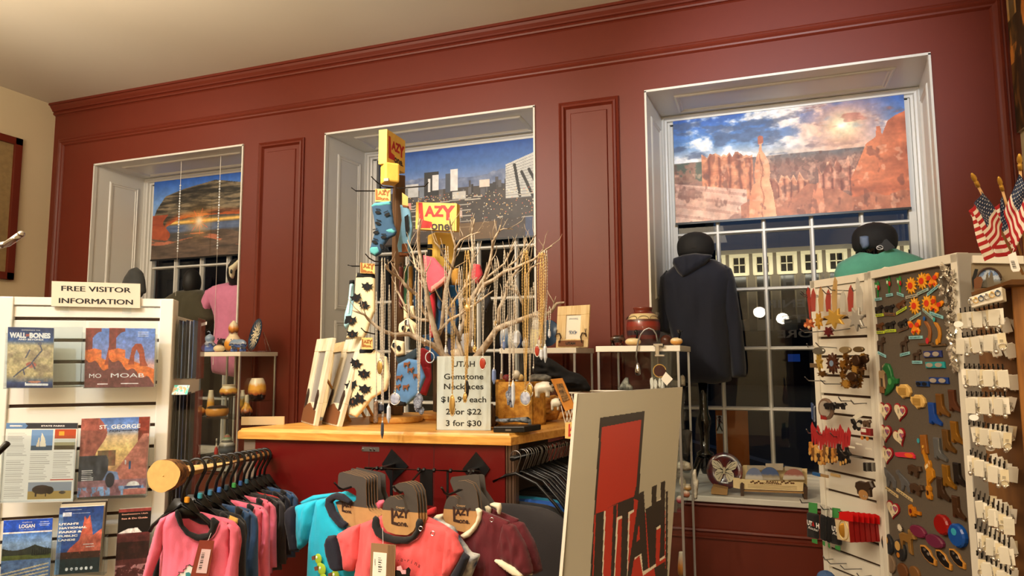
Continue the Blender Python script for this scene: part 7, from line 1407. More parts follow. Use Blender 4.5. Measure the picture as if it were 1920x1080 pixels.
# ================================================================ on the middle and right display cases
F8 = lambda pts: K(780, 440, 2.842, pts); T8 = lambda pts: K(1110, 560, 6.0, pts); z2 = 1.601; z3 = 1.606
pf = PL((0, 3.76, 0), (1, .0, 0))
o = thing('utah_photo_frame', pf.at(1074, 648), 'pale pine 4X6 photo frame with UTAH plaque on the middle case', 'photo frame')
TL, TR, BR, BL = [pf.at(*p) for p in F8([(755, 383), (927, 373), (915, 595), (745, 590)])]; BL.z = BR.z = z2
def qf(u, v, n=0): return BL.lerp(BR, u).lerp(TL.lerp(TR, u), v)+pf.N*n
m = MB()
for u0, v0, u1, v1 in ((0, 0, 1, .2), (0, .78, 1, 1), (0, .2, .28, .78), (.74, .2, 1, .78)): m.prism([qf(u0, v0), qf(u1, v0), qf(u1, v1), qf(u0, v1)], -pf.N*.02)
m.build('frame', M_rawp, o, bevel=.002); m = MB().prism([qf(.28, .2, -.008), qf(.74, .2, -.008), qf(.74, .78, -.008), qf(.28, .78, -.008)], -pf.N*.004); m.build('insert', M_paper, o)
m = MB(); m.text('4X6', qf(.51, .36, -.006), -pf.U, -ZU, .020, bold=.02); m.text('Quanomed', qf(.51, .68, -.006), -pf.U, -ZU, .010, width=.05); m.build('insert_print', mat('grey_blue_ink', (110, 124, 150), .6), o)
m = MB().prism([qf(.08, .03, .002), qf(.86, .03, .002), qf(.86, .17, .002), qf(.08, .17, .002)], pf.N*.006); m.build('plaque', mat('brown_plaque', (120, 74, 42), .6), o); m = MB(); m.text('UTAH', qf(.47, .10, .009), pf.U, ZU, .014, width=.055, bold=.05); m.build('lettering', M_ink, o)
for u, s in ((.02, 1), (.92, -1)):
 m = MB(); m.tube([qf(u+.1*s, .12, .012), qf(u+.14*s, .25, .012), qf(u+.10*s, .34, .012), qf(u, .33, .012), qf(u-.03*s, .25, .012)], .004, 6)
 for j in range(3): m.tube([qf(u, .34, .012), qf(u-.03*(j-1), .44, .012)], .0015, 5)
 m.build('flute_player_cutout', mat('dark_cutout', (52, 34, 26), .6), o)
P = aY(1008, 648, 3.85); P.z = z2; o = thing('santa_figurine', P, 'cream robed figurine with a fluffy white beard on the middle case', 'figurine')
MB().lathe([(.045, 0), (.042, .06), (.036, .12), (.026, .15), (.012, .17), (.001, .172)], P, 20).build('robe', mat('cream_robe', (230, 220, 180), .8), o, True); MB().ell(P+Vector((0, -.012, .17)), .024, .022, .028).build('head', mat('skin_tone_paint', (206, 160, 130), .6), o, True); MB().ell(P+Vector((0, -.016, .185)), .034, .028, .03, noise=.2).ell(P+Vector((0, -.03, .135)), .026, .015, .034, noise=.2).build('beard', mat('white_fluff', (240, 238, 232), 1, bump=1, bs=300), o, True)
P = aY(1013, 648, 3.74); P.z = z2; o = thing('tiny_bottle', P, 'tiny red and white bottle figure in front of the bearded one', 'figurine'); MB().lathe([(.012, 0), (.014, .01), (.014, .045), (.006, .055), (.008, .068), (.001, .07)], P, 14).build('bottle', bands('bottle_paint', [(0, (60, 40, 30)), (.2, (230, 220, 210)), (.6, (230, 220, 210)), (.7, (170, 30, 30)), (1, (160, 30, 30))], .4, .02), o, True)
P = aY(1029, 625, 3.95); o = MB().lathe([(.001, 0), (.07, 0), (.08, .008), (.078, .012), (.001, .006)], P, 30, (-.3, -.95, .1)).build('blue_plate', mat('deep_blue_glaze', (50, 76, 110), .3), None, True, loc=P); tag(o, 'small blue plate standing behind the bearded figurine', 'plate')
for k, (x, y0, y1, w_, c, lb) in enumerate(((946, 612, 652, 9, (96, 130, 180), 'blue glazed cup on the left end of the middle case'), (958, 600, 652, 7, (226, 226, 222), 'slim white vase between the blue pieces on the middle case'), (970, 618, 652, 9, (60, 90, 150), 'cobalt blue pot left of the bearded figurine'), (985, 632, 652, 7, (190, 196, 206), 'small silvery pot beside the bearded figurine'))): pot('glazed_pot', lb, ['barrel', 'gourd2', 'globe', 'squat'][k], x-w_, x+w_, y0, y1, 3.84, bands('case_two_%d' % k, [(0, tuple(int(v*.6) for v in c)), (.5, c), (1, (220, 224, 228))], .25, .15), z2)
o, P, r, h = pot('striped_vase', 'large round vase with maroon and dark stripes on the right case', 'jar', 1174.5, 1239.5, 576, 649, 3.90, bands('striped_clay', [(0, (60, 24, 22)), (.18, (92, 30, 26)), (.28, (50, 34, 46)), (.4, (120, 44, 30)), (.5, (136, 40, 30)), (.62, (84, 40, 34)), (.68, (216, 196, 150)), (.80, (216, 196, 150)), (.83, (110, 40, 26)), (1, (120, 46, 28))], .3, .015, 3, .5, True), z3, 'vase')
m = MB()
for k in range(9):
 a = 2*pi*k/9; c = P+Vector((r*.93*cos(a), r*.93*sin(a), h*.68)); n_ = Vector((cos(a), sin(a), .45)).normalized(); x_, y_ = orient(n_); m.tube([c+n_*.002+x_*(r*.30*cos(t))+y_*(abs(r*.2*sin(t))*(1 if y_.z > 0 else -1)) for t in [pi*i/8 for i in range(9)]], .0014, 5)
m.build('hill_outline', M_ink, o)
bearish('dark_bear_figurine', 'black and brown bear figurine left of the striped vase', 1144, 1173, 626, 648, 3.75, mat('black_brown_glaze', (30, 24, 22), .25, c2=(80, 44, 26), vs=30), z3, False)
def duck(lab, x0, x1, yt, yb, y, c, right=True):
 P = aY((x0+x1)/2, yb, y); P.z = z3; d = (P-CAM).dot(FW); L = (x1-x0)*d/FPX; H = (yb-yt)*d/FPX; s = 1 if right else -1; o = thing('duck_figurine', P, lab, 'figurine', 'ducks on the right case')
 MB().ell(P+ZU*H*.26, L*.5, L*.26, H*.26, n=18).build('body', bands('duck_%d' % c[0], [(0, (120, 74, 40)), (.4, c), (.8, (226, 210, 170)), (1, (90, 60, 40))], .3, .1), o, True)
 m = MB(); m.tube([P+Vector((s*L*.22, 0, H*.4)), P+Vector((s*L*.28, 0, H*.7)), P+Vector((s*L*.2, 0, H*.9))], [H*.12, H*.08, H*.09], 8); m.ell(P+Vector((s*L*.2, 0, H*.9)), H*.12, H*.11, H*.11); m.lathe([(H*.05, 0), (H*.04, H*.12), (.001, H*.16)], P+Vector((s*L*.2+s*H*.08, 0, H*.88)), 8, (s, 0, 0)); m.build('neck', M_black, o, True); return o
duck('low brown and cream duck figurine with black neck in front of the striped vase', 1172, 1202, 618, 648, 3.72, (206, 176, 120)); duck('small amber and cream duck figurine at the right end of the case', 1257, 1280, 618, 648, 3.72, (196, 140, 60))
pot('small_dark_pot', 'small dark brown pot behind the amber duck', 'globe', 1238, 1262, 627, 648, 3.85, mat('brown_pot_glaze', (70, 36, 24), .3), z3)
pc = PL((0, 3.585, 0), (1, 0, 0)); G8 = T8([(735, 520), (735, 470), (722, 400), (690, 350), (640, 331), (590, 352), (550, 400), (520, 480), (505, 570), (498, 650), (512, 735)])
o = thing('gooseneck_lamp', pc.at(*G8[0]), 'small silver gooseneck lamp clamped on the edge of the right case', 'lamp')
MB().tube([pc.at(*p) for p in G8], .0042, 10).build('gooseneck', M_steel, o, True); P = pc.at(*G8[0])
m = MB(); m.cbox(P+Vector((.005, .01, -.0)), .05, .04, .012); m.cbox(P+Vector((.012, .005, -.055)), .05, .04, .01); m.cbox(P+Vector((.0, -.008, -.028)), .02, .012, .05); m.build('clamp', M_chrome, o, bevel=.002)
P = pc.at(*T8([(515, 750)])[0]); MB().lathe([(.006, .012), (.010, 0), (.014, -.014), (.017, -.03), (.014, -.045), (.006, -.052), (.001, -.053)], P, 16).build('lamp_head', M_chrome, o, True)
MB().tube([pc.at(*p) for p in T8([(760, 530), (800, 545), (810, 535), (790, 520)])], .0015, 5).build('cord', M_black, o)
C_ = pc.at(*T8([(748, 815)])[0]); C_.y = 3.63; rr = 11.2*3.75/FPX; o = thing('dreamcatcher', C_, 'small dreamcatcher with white feathers and a price tag in the right case', 'dreamcatcher')
MB().tube([C_+Vector((rr*cos(a), 0, rr*sin(a))) for a in [2*pi*i/26 for i in range(26)]], .0028, 7, True).build('hoop', mat('tan_leather', (206, 160, 84), .7), o, True)
m = MB()
for k in range(8):
 a = 2*pi*k/8; b = a+2.4; m.tube([C_+Vector((rr*cos(a), .0, rr*sin(a))), C_+Vector((rr*cos(b), .0, rr*sin(b)))], .0007, 4)
m.tube([C_+Vector((0, 0, rr)), C_+Vector((-.012, 0, rr+.07))], .0009, 4); m.build('web', mat('dark_red_thread', (110, 30, 30), .8), o)
MB().ell(C_+Vector((0, .003, 0)), rr*.92, .001, rr*.92).build('centre', mat('deep_maroon_centre', (70, 26, 26), .8), o, True)
for dx, dz, s in ((-.04, -.065, 1.0), (-.022, -.07, .9), (.0, -.062, .8), (.014, -.072, .8)): MB().ell(C_+Vector((dx, -.004, dz)), .010*s, .006, .030*s, n=12, m=8, noise=.5).tube([C_+Vector((dx, 0, dz+.025)), C_+Vector((dx*.5, 0, -rr*.8))], .0008, 4).build('feather', mat('white_feather', (242, 240, 234), .9, bump=1, bs=300), o)
m = MB(); tg = [pc.at(*p) for p in T8([(825, 825), (905, 905), (835, 980), (770, 905)])]; m.prism([p+Vector((0, .02, 0)) for p in tg], (0, -.0012, 0)); m.build('price_tag', M_paper, o)
rk = mat('silver_ore_rock', (170, 168, 160), .35, c2=(96, 96, 92), vs=60, bump=1, bs=90); rw = mat('white_rock', (214, 208, 190), .6, c2=(150, 140, 124), vs=50, bump=1, bs=80)
def rockp(lab, pts, y, m_, nm='rock_sculpture', b=.02): 
 p = PL((0, y, 0), (1, 0, 0)); t = pillow(nm, pts, p, m_, bulge=b, k=.025, fold=.01, cell=2.2, loc=p.at(*pts[-1])); tag(t, lab, 'rock'); return t
rockp('grey sparkling rock ornament on the upper glass shelf of the right case', T8([(300, 1010), (340, 930), (380, 880), (410, 890), (425, 960), (460, 990), (460, 1020), (300, 1020)]), 3.75, rk); rockp('white rough rock at the right end of that upper shelf', T8([(985, 870), (1020, 850), (1045, 880), (1050, 980), (1000, 985)]), 3.80, rw)
N9 = lambda pts: K(1270, 740, 5.4, pts)
rockp('cream craggy rock behind the UTAH sign in the right case', N9([(0, 680), (60, 665), (130, 690), (150, 760), (90, 770), (0, 760)]), 3.72, rw); rockp('dark driftwood piece upright in the right case', N9([(35, 360), (100, 350), (150, 370), (130, 520), (100, 680), (50, 640), (35, 500)]), 3.95, mat('dark_driftwood', (66, 60, 54), .8, var=.3, vs=30))
rockp('cream branch-like carving against the glass corner of the right case', N9([(150, 800), (185, 715), (200, 850), (218, 870), (200, 1060), (170, 1060)]), 3.68, rw, 'cream_carving', .010)
for k, (x0, x1, y0, y1, c, lb) in enumerate(((1283, 1297, 908, 920, (196, 150, 80), 'small gold lipped pot low in the right case'), (1282, 1294, 919, 933, (206, 120, 90), 'small orange ball pot below the gold lipped one'), (1268, 1281, 930, 944, (190, 70, 90), 'rose coloured pot beside the orange ball'), (1271, 1287, 1036, 1079, (226, 140, 50), 'white and orange vase near the bottom of the right case'), (1274, 1286, 895, 912, (230, 216, 180), 'cream cup above the gold lipped pot'))): pot('case_pot', lb, ['bowl', 'globe', 'globe', 'tall', 'barrel'][k], x0, x1, y0, y1, 3.78, bands('case_three_%d' % k, [(0, tuple(int(v*.5) for v in c)), (.4, c), (1, (236, 228, 210))], .3, .12), None)
# ================================================================ right window sill
S8 = lambda pts: K(1270, 840, 4.5, pts)
P = aY(1359, 884, 4.30); Rb = 33.5*(P-CAM).dot(FW)/FPX; o = thing('butterfly_plate', Vector((P.x, 4.3, Z0)), 'round lacquer plate with a pale butterfly on the right window sill', 'plate'); nrm = Vector((-.15, -.96, .22)).normalized()
PC = Vector((P.x, 4.32, P.z)); MB().lathe([(.02, 0), (Rb*.6, 0), (Rb*.95, .012), (Rb, .018), (Rb*.98, .021), (Rb*.6, .006), (.001, .003)], PC, 40, nrm).build('dish', mat('tortoise_lacquer', (96, 26, 22), .15, c2=(40, 50, 66), vs=14, coat=.8), o, True)
x_, y_ = orient(nrm); y_ = y_ if y_.z > 0 else -y_; x_ = x_ if x_.x > 0 else -x_; C0 = PC+nrm*.012
wing = [(.03, .03), (.2, .35), (.45, .55), (.72, .60), (.76, .40), (.66, .16), (.42, .02), (.55, -.12), (.58, -.38), (.42, -.62), (.24, -.66), (.12, -.4), (.04, -.08)]
for s in (-1, 1):
 m = MB(); m.prism([C0+x_*(s*u*Rb*.92)+y_*(v*Rb*.92)+nrm*.006 for u, v in wing], nrm*.001); m.build('wing', mat('pale_wing', (206, 196, 170), .4), o)
 m = MB()
 for a, b in (((.06, .0), (.66, .5)), ((.06, 0), (.70, .28)), ((.06, 0), (.45, .45)), ((.06, -.05), (.5, -.3)), ((.06, -.05), (.35, -.55)), ((.2, .12), (.5, .06)), ((.1, -.1), (.5, -.16))): m.tube([C0+x_*(s*a[0]*Rb*.9)+y_*(a[1]*Rb*.9)+nrm*.008, C0+x_*(s*b[0]*Rb*.9)+y_*(b[1]*Rb*.9)+nrm*.008], .0016, 4)
 m.build('wing_vein', M_ink, o)
 m = MB().tube([C0+nrm*.008+y_*.05*Rb, C0+x_*(s*.2*Rb)+y_*(.4*Rb)+nrm*.008, C0+x_*(s*.34*Rb)+y_*(.55*Rb)+nrm*.008], .0014, 5); m.build('antenna', mat('pale_wing', (206, 196, 170), .4), o)
MB().ell(C0+nrm*.008, .008, .006, Rb*.2).build('insect_body', mat('pale_wing', (206, 196, 170), .4), o, True)
m = MB(); q = [aY(x, y, 4.2) for x, y in S8([(285, 350), (300, 325), (425, 350), (420, 398), (285, 388)])]; m.prism(q, (0, .10, 0)); m.build('wooden_block', mat('tan_block', (160, 124, 78), .6), o)
pk = PL((0, 4.24, 0), (1, .04, 0)); o = thing('coaster_box', pk.at(1455, 925), 'cream wooden coaster display box with painted stone coasters on the sill', 'display box'); crm = mat('cream_plywood', (226, 204, 156), .6, var=.04, vs=20)
def pq(pts, off=0): return [pk.at(x, y)+pk.N*off for x, y in S8(pts)]
m = MB(); m.prism(pq([(525, 262), (1065, 290), (1060, 365), (535, 345)]), -pk.N*.008); m.build('front_board', crm, o); m = MB(); m.prism(pq([(540, 190), (560, 165), (590, 165), (1060, 195), (1110, 195), (1110, 375), (545, 350)], -.09), -pk.N*.006); m.build('back_board', crm, o)
m = MB(); m.prism(pq([(470, 250), (528, 255), (528, 345), (472, 335)], .0), -pk.N*.006); m.build('side_board', crm, o); m = MB(); m.prism(pq([(540, 352), (1075, 372), (1078, 385), (545, 365)], .004), -pk.N*.02); m.build('ledge', mat('tan_block', (160, 124, 78), .6), o)
for q in ([(532, 300), (545, 288), (562, 300), (560, 410), (535, 410)], [(1062, 330), (1080, 318), (1098, 330), (1095, 442), (1068, 440)]): m = MB(); m.prism(pq(q, .012), -pk.N*.10); m.build('leg', mat('dark_walnut', (70, 48, 34), .5), o)
m = MB(); a, b = pq([(800, 285), (800, 300)], .001); m.text('RAKU', a, pk.U, ZU, .012, width=.062, bold=.04); m.text('COASTERS', b, pk.U, ZU, .008, width=.10, bold=.04); a, = pq([(800, 330)], .001)
for k in (-1, 0, 1): m.boxo(a+ZU*.008*k-pk.U*.13, pk.U*.26, ZU*.0012, pk.N*.0004)
for s in (-1, 1):
 a, = pq([(800+s*130, 290)], .001)
 for k in range(7): m.ell(a+pk.U*(.010*k-.03)+ZU*(.006*sin(k*2)), .007, .0006, .005, n=7, m=4)
m.build('brown_print', mat('brown_ink', (96, 60, 30), .6), o)
for k, (x0, x1, yt, c1, c2_) in enumerate(((572, 722, 172, (110, 124, 160), (200, 196, 190)), (690, 868, 168, (70, 92, 140), (150, 140, 120)), (895, 1078, 184, (160, 100, 90), (206, 200, 190)))):
 cx = (x0+x1)/2; q = [(cx+(x1-x0)/2*cos(t), 275-(275-yt)*sin(t)) for t in [pi*i/16 for i in range(17)]]; t = MB().prism(pq(q, -.02-.006*k), -pk.N*.008).build('stone_coaster', bands('coaster_%d' % k, [(0, (196, 190, 180)), (.3, c2_), (.5, c1), (1, c1)], .5, .1, 8), loc=pq([(cx, 275)])[0]); tag(t, ['blue-grey mountain scene coaster at the left of the coaster box', 'deep blue coaster in the middle of the coaster box', 'rose sky coaster at the right of the coaster box'][k], 'coaster', 'coasters in the box')
for k, q in enumerate(([(590, 158), (742, 160), (740, 200), (592, 196)], [(748, 142), (900, 142), (898, 200), (746, 196)], [(912, 165), (1062, 182), (1060, 215), (912, 200)])): t = MB().prism(pq(q, -.05), -pk.N*.006).build('boxed_coaster', mat('taupe_card', (176, 166, 150), .6, var=.1, vs=30)); tag(t, ['low framed coaster card behind the left coaster', 'tallest framed coaster card in the middle of the box', 'tilted framed coaster card behind the rose coaster'][k], 'coaster', 'coaster cards at the back')
# ================================================================ RIGHT: ornament slatwall and magnet board
US_ = Vector((sin(radians(35)), -cos(radians(35)), 0)); A0 = aD(1521, 524, 2.9); OS = PL(A0, US_)
B0 = OS.at(1633, 514); ztop = (A0.z+B0.z)/2; ws = (B0-A0).dot(US_); UM = Vector((sin(radians(23.6)), -cos(radians(23.6)), 0)); OM = PL(B0, UM); E0 = OM.at(1802, 482); wm = (E0-B0).dot(UM)
gon = thing('slatwall_tower', Vector((B0.x, B0.y, 0)), 'white slatwall tower with hanging ornaments at the right', 'display stand')
def os_(u, n, z): return Vector((A0.x, A0.y, 0))+US_*u+OS.N*n+ZU*z
def om_(u, n, z): return Vector((B0.x, B0.y, 0))+UM*u+OM.N*n+ZU*z
for u in (0, ws-.028): MB().boxo(os_(u, .008, .05), US_*.028, -OS.N*.05, ZU*(ztop-.05)).build('post', M_white, gon, bevel=.002)
MB().boxo(os_(0, .008, ztop-.03), US_*ws, -OS.N*.05, ZU*.03).build('top_rail', M_white, gon)
slz = OS.at(1539, 738.5).z; zz = sorted([slz+.0762*k for k in range(-17, 8) if slz+.0762*k < ztop-.12], reverse=True); m = MB(); prev = ztop-.032
for z in zz: m.boxo(os_(.028, 0, z+.005), US_*(ws-.056), -OS.N*.016, ZU*(prev-z-.005)); prev = z-.005
m.build('slat_panel', M_white, gon, bevel=.001); MB().boxo(os_(.02, -.012, .1), US_*(ws-.04), -OS.N*.012, ZU*(ztop-.15)).build('slot_backing', mat('slot_brown', (70, 48, 34), .6), gon)
MB().boxo(os_(0, -.03, .05), -OS.N*.01, US_*ws, ZU*.05).build('kick_board', M_white, gon)
gb = thing('magnet_board', om_(wm/2, 0, 0), 'grey felt board in a white frame covered with souvenir magnets', 'display board')
MB().boxo(om_(.0, 0, .3), UM*wm, -OM.N*.012, ZU*(ztop-.32)).build('felt_panel', mat('grey_felt', (96, 86, 76), .95, var=.05, vs=200), gb)
for nm, u, w_ in (('frame_post', 0, .022), ('frame_post', wm-.03, .03)): MB().boxo(om_(u, .014, .3), UM*w_, -OM.N*.04, ZU*(ztop-.3)).build(nm, M_white, gb, bevel=.002)
MB().boxo(om_(0, .014, ztop-.028), UM*wm, -OM.N*.04, ZU*.03).build('top_frame', M_white, gb, bevel=.002)
MB().boxo(om_(wm, .014, .3), UM*.004, -OM.N*.11, ZU*(ztop-.3)).build('side_return', mat('pale_grey_laminate', (176, 172, 168), .5), gb); MB().boxo(om_(0, -.045, 0), UM*wm, -OM.N*.02, ZU*.32).build('foot', M_white, gb)
t = MB(); q = [OS.at(x, y)-OS.N*.02 for x, y in ((1612, 521), (1650, 500), (1668, 503), (1672, 512))]; t.prism(q, -OS.N*.1); t = t.build('folded_paper', M_paper); tag(t, 'folded white paper lying on top of the white racks', 'paper')
X1 = lambda x, y: (1620+x/5.144, 490+y/5.144); X2 = lambda x, y: (1620+x/5.145, 680+y/5.145); X3 = lambda x, y: (1620+x/5.145, 870+y/5.145)
SH = {
 'bear': [(-1, -.1), (-.9, .35), (-.5, .6), (.1, .55), (.4, .75), (.6, .7), (.75, .85), (.85, .6), (1, .3), (.75, .15), (.6, -.1), (.6, -.8), (.3, -.8), (.25, -.3), (-.3, -.25), (-.35, -.8), (-.75, -.8), (-.8, -.4)],
 'moose': [(-.9, .2), (-.5, .45), (.1, .45), (.35, .6), (.3, .9), (.45, .75), (.6, 1), (.7, .8), (.9, .9), (.8, .6), (1, .3), (.75, .3), (.5, .1), (.45, -.2), (.5, -1), (.3, -1), (.2, -.2), (-.4, -.15), (-.5, -1), (-.7, -1), (-.75, -.3)],
 'boot': [(-.5, 1), (.25, 1), (.28, .0), (.5, -.35), (1, -.7), (.95, -.95), (.2, -.82), (-.05, -.62), (-.1, -.9), (-.45, -.9), (-.42, -.3)],
 'plant': [(0, -1), (.12, -.3), (.5, .1), (.45, .8), (.2, .5), (.1, .95), (-.05, .3), (-.3, .7), (-.8, .8), (-.55, .1), (-.1, -.2), (-.12, -1)],
 'butterfly': [(0, -.1), (.15, .3), (.6, .95), (.95, .8), (.8, .2), (.45, -.05), (.65, -.5), (.35, -.95), (.05, -.4), (-.05, -.4), (-.4, -.9), (-.7, -.45), (-.45, 0), (-.9, .3), (-1, .9), (-.6, 1), (-.15, .3)],
 'guitar': [(-.15, 1), (.15, 1), (.12, .2), (.4, .1), (.42, -.15), (.3, -.3), (.55, -.6), (.4, -.95), (-.4, -.95), (-.55, -.6), (-.3, -.3), (-.42, -.15), (-.4, .1), (-.12, .2)],
 'oval': [(cos(2*pi*k/16), sin(2*pi*k/16)) for k in range(16)],
 'wolf': [(-.9, .9), (-.6, 1), (-.4, .7), (.0, .5), (.5, .2), (.8, -.2), (.75, -.9), (.5, -.9), (.45, -.4), (.1, -.3), (-.1, -.9), (-.35, -.9), (-.35, -.1), (-.55, .2), (-.6, .5), (-.95, .7)],
 'plaque': [(-1, -.5), (1, -.5), (1, .5), (-1, .5)], 'flip': [(-1, -.3), (-.9, .3), (-.3, .45), (.4, .5), (.9, .55), (1, 0), (.85, -.5), (.2, -.5), (-.4, -.45), (-.85, -.5)],
 'arc': [(-.5, 1), (.1, .9), (.6, .4), (.7, -.2), (.4, -.9), (-.3, -1), (-.1, -.7), (.25, -.3), (.3, .1), (.1, .5), (-.2, .7)],
 'dino': [(-.6, 1), (-.2, .95), (.1, .6), (.2, .2), (.6, .0), (.9, .1), (.8, -.2), (.4, -.3), (.2, -.5), (-.3, -.8), (-.9, -1), (-.6, -.6), (-.3, -.2), (-.4, .3), (-.7, .6), (-1, .7)],
 'shell': [(-1, .1), (-.9, .6), (-.6, .5), (-.3, .9), (.4, .95), (.9, .5), (1, -.1), (.7, -.7), (.1, -.8), (-.1, -1), (-.35, -.7), (-.8, -.3)],
 'canoe': [(-1, .7), (-.9, .0), (-.3, -.6), (.4, -.9), (1, -.8), (1, -.2), (.5, .1), (.2, .6), (-.5, .9)],
 'mug': [(-.6, .9), (.5, 1), (.7, -.8), (-.5, -1)],
}
SH['sun'] = [((1 if k % 2 == 0 else .62)*cos(2*pi*k/24), (1 if k % 2 == 0 else .62)*sin(2*pi*k/24)) for k in range(24)]
SH['heart'] = [(16*sin(t)**3/16.5, (13*cos(t)-5*cos(2*t)-2*cos(3*t)-cos(4*t))/16.5+.1) for t in [2*pi*k/26 for k in range(26)]]
SH['leaf'] = [((.95 if k % 2 == 0 else .5)*cos(2*pi*k/14+.22)*(1 if k not in (10, 11) else .8), (.95 if k % 2 == 0 else .5)*sin(2*pi*k/14+.22)) for k in range(14)]
sold = {}
def cm(c, rough=.35, metal=0.0): return mat('enamel_%d_%d_%d_%d' % (c[0], c[1], c[2], int(metal*10)), c, rough, metal)
def magnet(kind, x, y, w_, h_, c, lab, rot=0.0, strip=None, th=.005, pl=OM, rel=None, name=None, extra=None, metal=0.0, rough=.35, cat='magnet', grp='souvenir magnets on the board', off=.001, tilt=0):
 """w_, h_: picture size"""
 P = pl.at(x, y, off); dv = (P-CAM).dot(FW); sh = abs(pl.U.dot(RT)-(x-960)/FPX*pl.U.dot(FW)); W2 = w_/2*dv/FPX/max(.35, sh); H2 = h_/2*dv/FPX
 R = (W2+H2)/2; o = thing(name or 'souvenir_magnet', P, lab, cat, grp)
 def q(u, v, n=0): return P+pl.U*((u*cos(rot)-v*sin(rot))*W2)+ZU*((u*sin(rot)+v*cos(rot))*H2)+pl.N*n
 m = MB(); S_ = SH[kind]
 m.loft([[q(u, v) for u, v in S_], [q(u, v, th*.7) for u, v in S_], [q(u*.86, v*.86, th) for u, v in S_]]); m.build('body', cm(c, rough, metal), o)
 if extra:
  for nm, kd2, s, c3, du, dv_ in extra:
   m = MB(); m.prism([q(u*s+du, v*s+dv_, th) for u, v in SH[kd2]], pl.N*.0015); m.build(nm, cm(c3), o)
 if strip: 
  m = MB(); a = P+ZU*(-H2*1.25); d = pl.U*cos(strip[1])+ZU*sin(strip[1]); m.boxo(a-d*W2*1.0-ZU*.004+pl.N*.001, d*W2*2.0, ZU*.010, pl.N*.003); m.build('name_strip', cm(strip[0], .5), o)
  m = MB(); m.text(strip[2] if len(strip) > 2 else 'SALT LAKE CITY', a+ZU*.001+pl.N*.0045, d, ZU.lerp(pl.U*-sin(strip[1]), .0), .0042, width=W2*1.6, bold=.03); m.build('strip_text', cm((30, 70, 90), .5), o)
 return o
GRN = (40, 130, 60); SUN = (240, 170, 40); RDO = (220, 60, 30); BKR = (26, 24, 26); BRN = (96, 58, 32); LB = (150, 210, 220); LY = (200, 220, 60)
for k, (x, y) in enumerate(((138, 265), (245, 225), (350, 220))): magnet('plant', *X1(x, y), 12, 32, GRN if k < 2 else (60, 150, 70), '%s green hummingbird flower magnet in the top row' % ['leftmost', 'second', 'third'][k], 0, (LB, [0, 0, -.3][k], 'UTAH'), extra=[('red_bird', 'oval', .3, (190, 30, 40), .5, .1), ('pale_petal', 'oval', .2, (230, 236, 220), -.2, .3)])
for k, (x, y, ro) in enumerate(((460, 235, 0), (567, 190, 0), (495, 430, 0), (617, 405, 0))): magnet('sun', *X1(x, y), 22, 33, SUN, 'orange sun magnet with red face, %s' % ['left in the top row', 'beside the butterfly in the top row', 'left in the second row', 'right in the second row'][k], ro, ((170, 196, 190) if k else (190, 180, 160), [.05, .2, .3, -.6][k], 'SALT LAKE CITY'), extra=[('red_face', 'oval', .38, RDO, 0, 0)])
for k, (x, y, ro) in enumerate(((668, 185, 0), (700, 425, -.5), (500, 640, .1))): magnet('butterfly', *X1(x, y), 25, 30, (246, 150, 30), 'orange and red butterfly magnet, %s' % ['at the top touching a sun', 'tilted in the second row', 'lowest of the three'][k], ro, (LB, [.4, -.3, 0][k]), extra=[('red_wing', 'oval', .3, RDO, -.45, .35), ('red_wing', 'oval', .3, RDO, .45, .3), ('red_spot', 'oval', .15, RDO, .3, -.5), ('red_spot', 'oval', .15, RDO, -.3, -.5)])
bl = [((140, 465), BKR, 'black bear magnet, left in the upper bear row', LY, 0), ((248, 455), BKR, 'black bear magnet, second in the upper bear row', (130, 90, 60), -.1), ((365, 420), BRN, 'brown bear magnet tilted up in the upper bear row', LY, .3), ((148, 630), BRN, 'brown bear magnet, left in the lower bear row', LY, 0), ((258, 615), BKR, 'black bear magnet, second in the lower bear row', LY, 0), ((380, 600), BKR, 'black bear magnet tilted up in the lower bear row', (110, 80, 56), .2)]
for (x, y), c, lb, sc, ro in bl: magnet('bear', *X1(x, y), 20, 18, c, lb, ro, (sc, ro, 'UTAH'))
for k, (x, y, r_) in enumerate(((165, 800, -.1), (395, 800, .1), (515, 905, 0))): magnet('moose', *X1(x, y), 18, 30 if k < 2 else 22, (66, 48, 36), 'dark brown moose magnet, %s' % ['left under the bears', 'middle under the bears', 'lower right beside the sunglasses'][k], r_, (LB, [-.3, .15, 0][k], 'UTAH'))
for k, (x, y, c) in enumerate(((620, 680, (150, 90, 40)), (715, 690, (196, 130, 40)))): magnet('arc', *X1(x, y), 20, 42, c, 'curved wooden flute player magnet, %s' % ['with a red base', 'with a gold base'][k], 0, None, extra=[('tail_fan', 'oval', .2, (30, 90, 170) if k == 0 else (60, 170, 170), -.3, 1.2), ('base_blob', 'oval', .28, (200, 40, 50) if k == 0 else (220, 150, 40), 0, -.8)]); magnet('plaque', *X1(x-20+30*k, y+118), 28, 9, (96, 72, 46), 'small dark wooden name plaque magnet %s' % ['under the red-based flute player', 'under the gold-based flute player'][k], .1)
def glasses(x, y, w_, h_, c, lab, dark=False):
 P_ = X1(x, y) if y < 1200 else X2(x, y-1200)
 o = magnet('plaque', P_[0], P_[1], w_, h_*1.3, c, lab, 0.05, None, .006, extra=[('lens', 'oval', .36, (170, 160, 150) if not dark else (20, 22, 30), -.5, 0), ('lens', 'oval', .36, (170, 160, 150) if not dark else (20, 22, 30), .45, 0)])
glasses(670, 895, 34, 19, (44, 54, 120), 'navy sunglasses magnet, topmost pair'); glasses(695, 1000, 36, 18, (40, 160, 170), 'turquoise sunglasses magnet under the navy pair'); glasses(730, 1200+172, 36, 18, (24, 60, 140), 'royal blue sunglasses magnet above the boots'); glasses(572, 1200+205, 24, 15, (24, 60, 120), 'small blue sunglasses magnet with dark lenses', True)
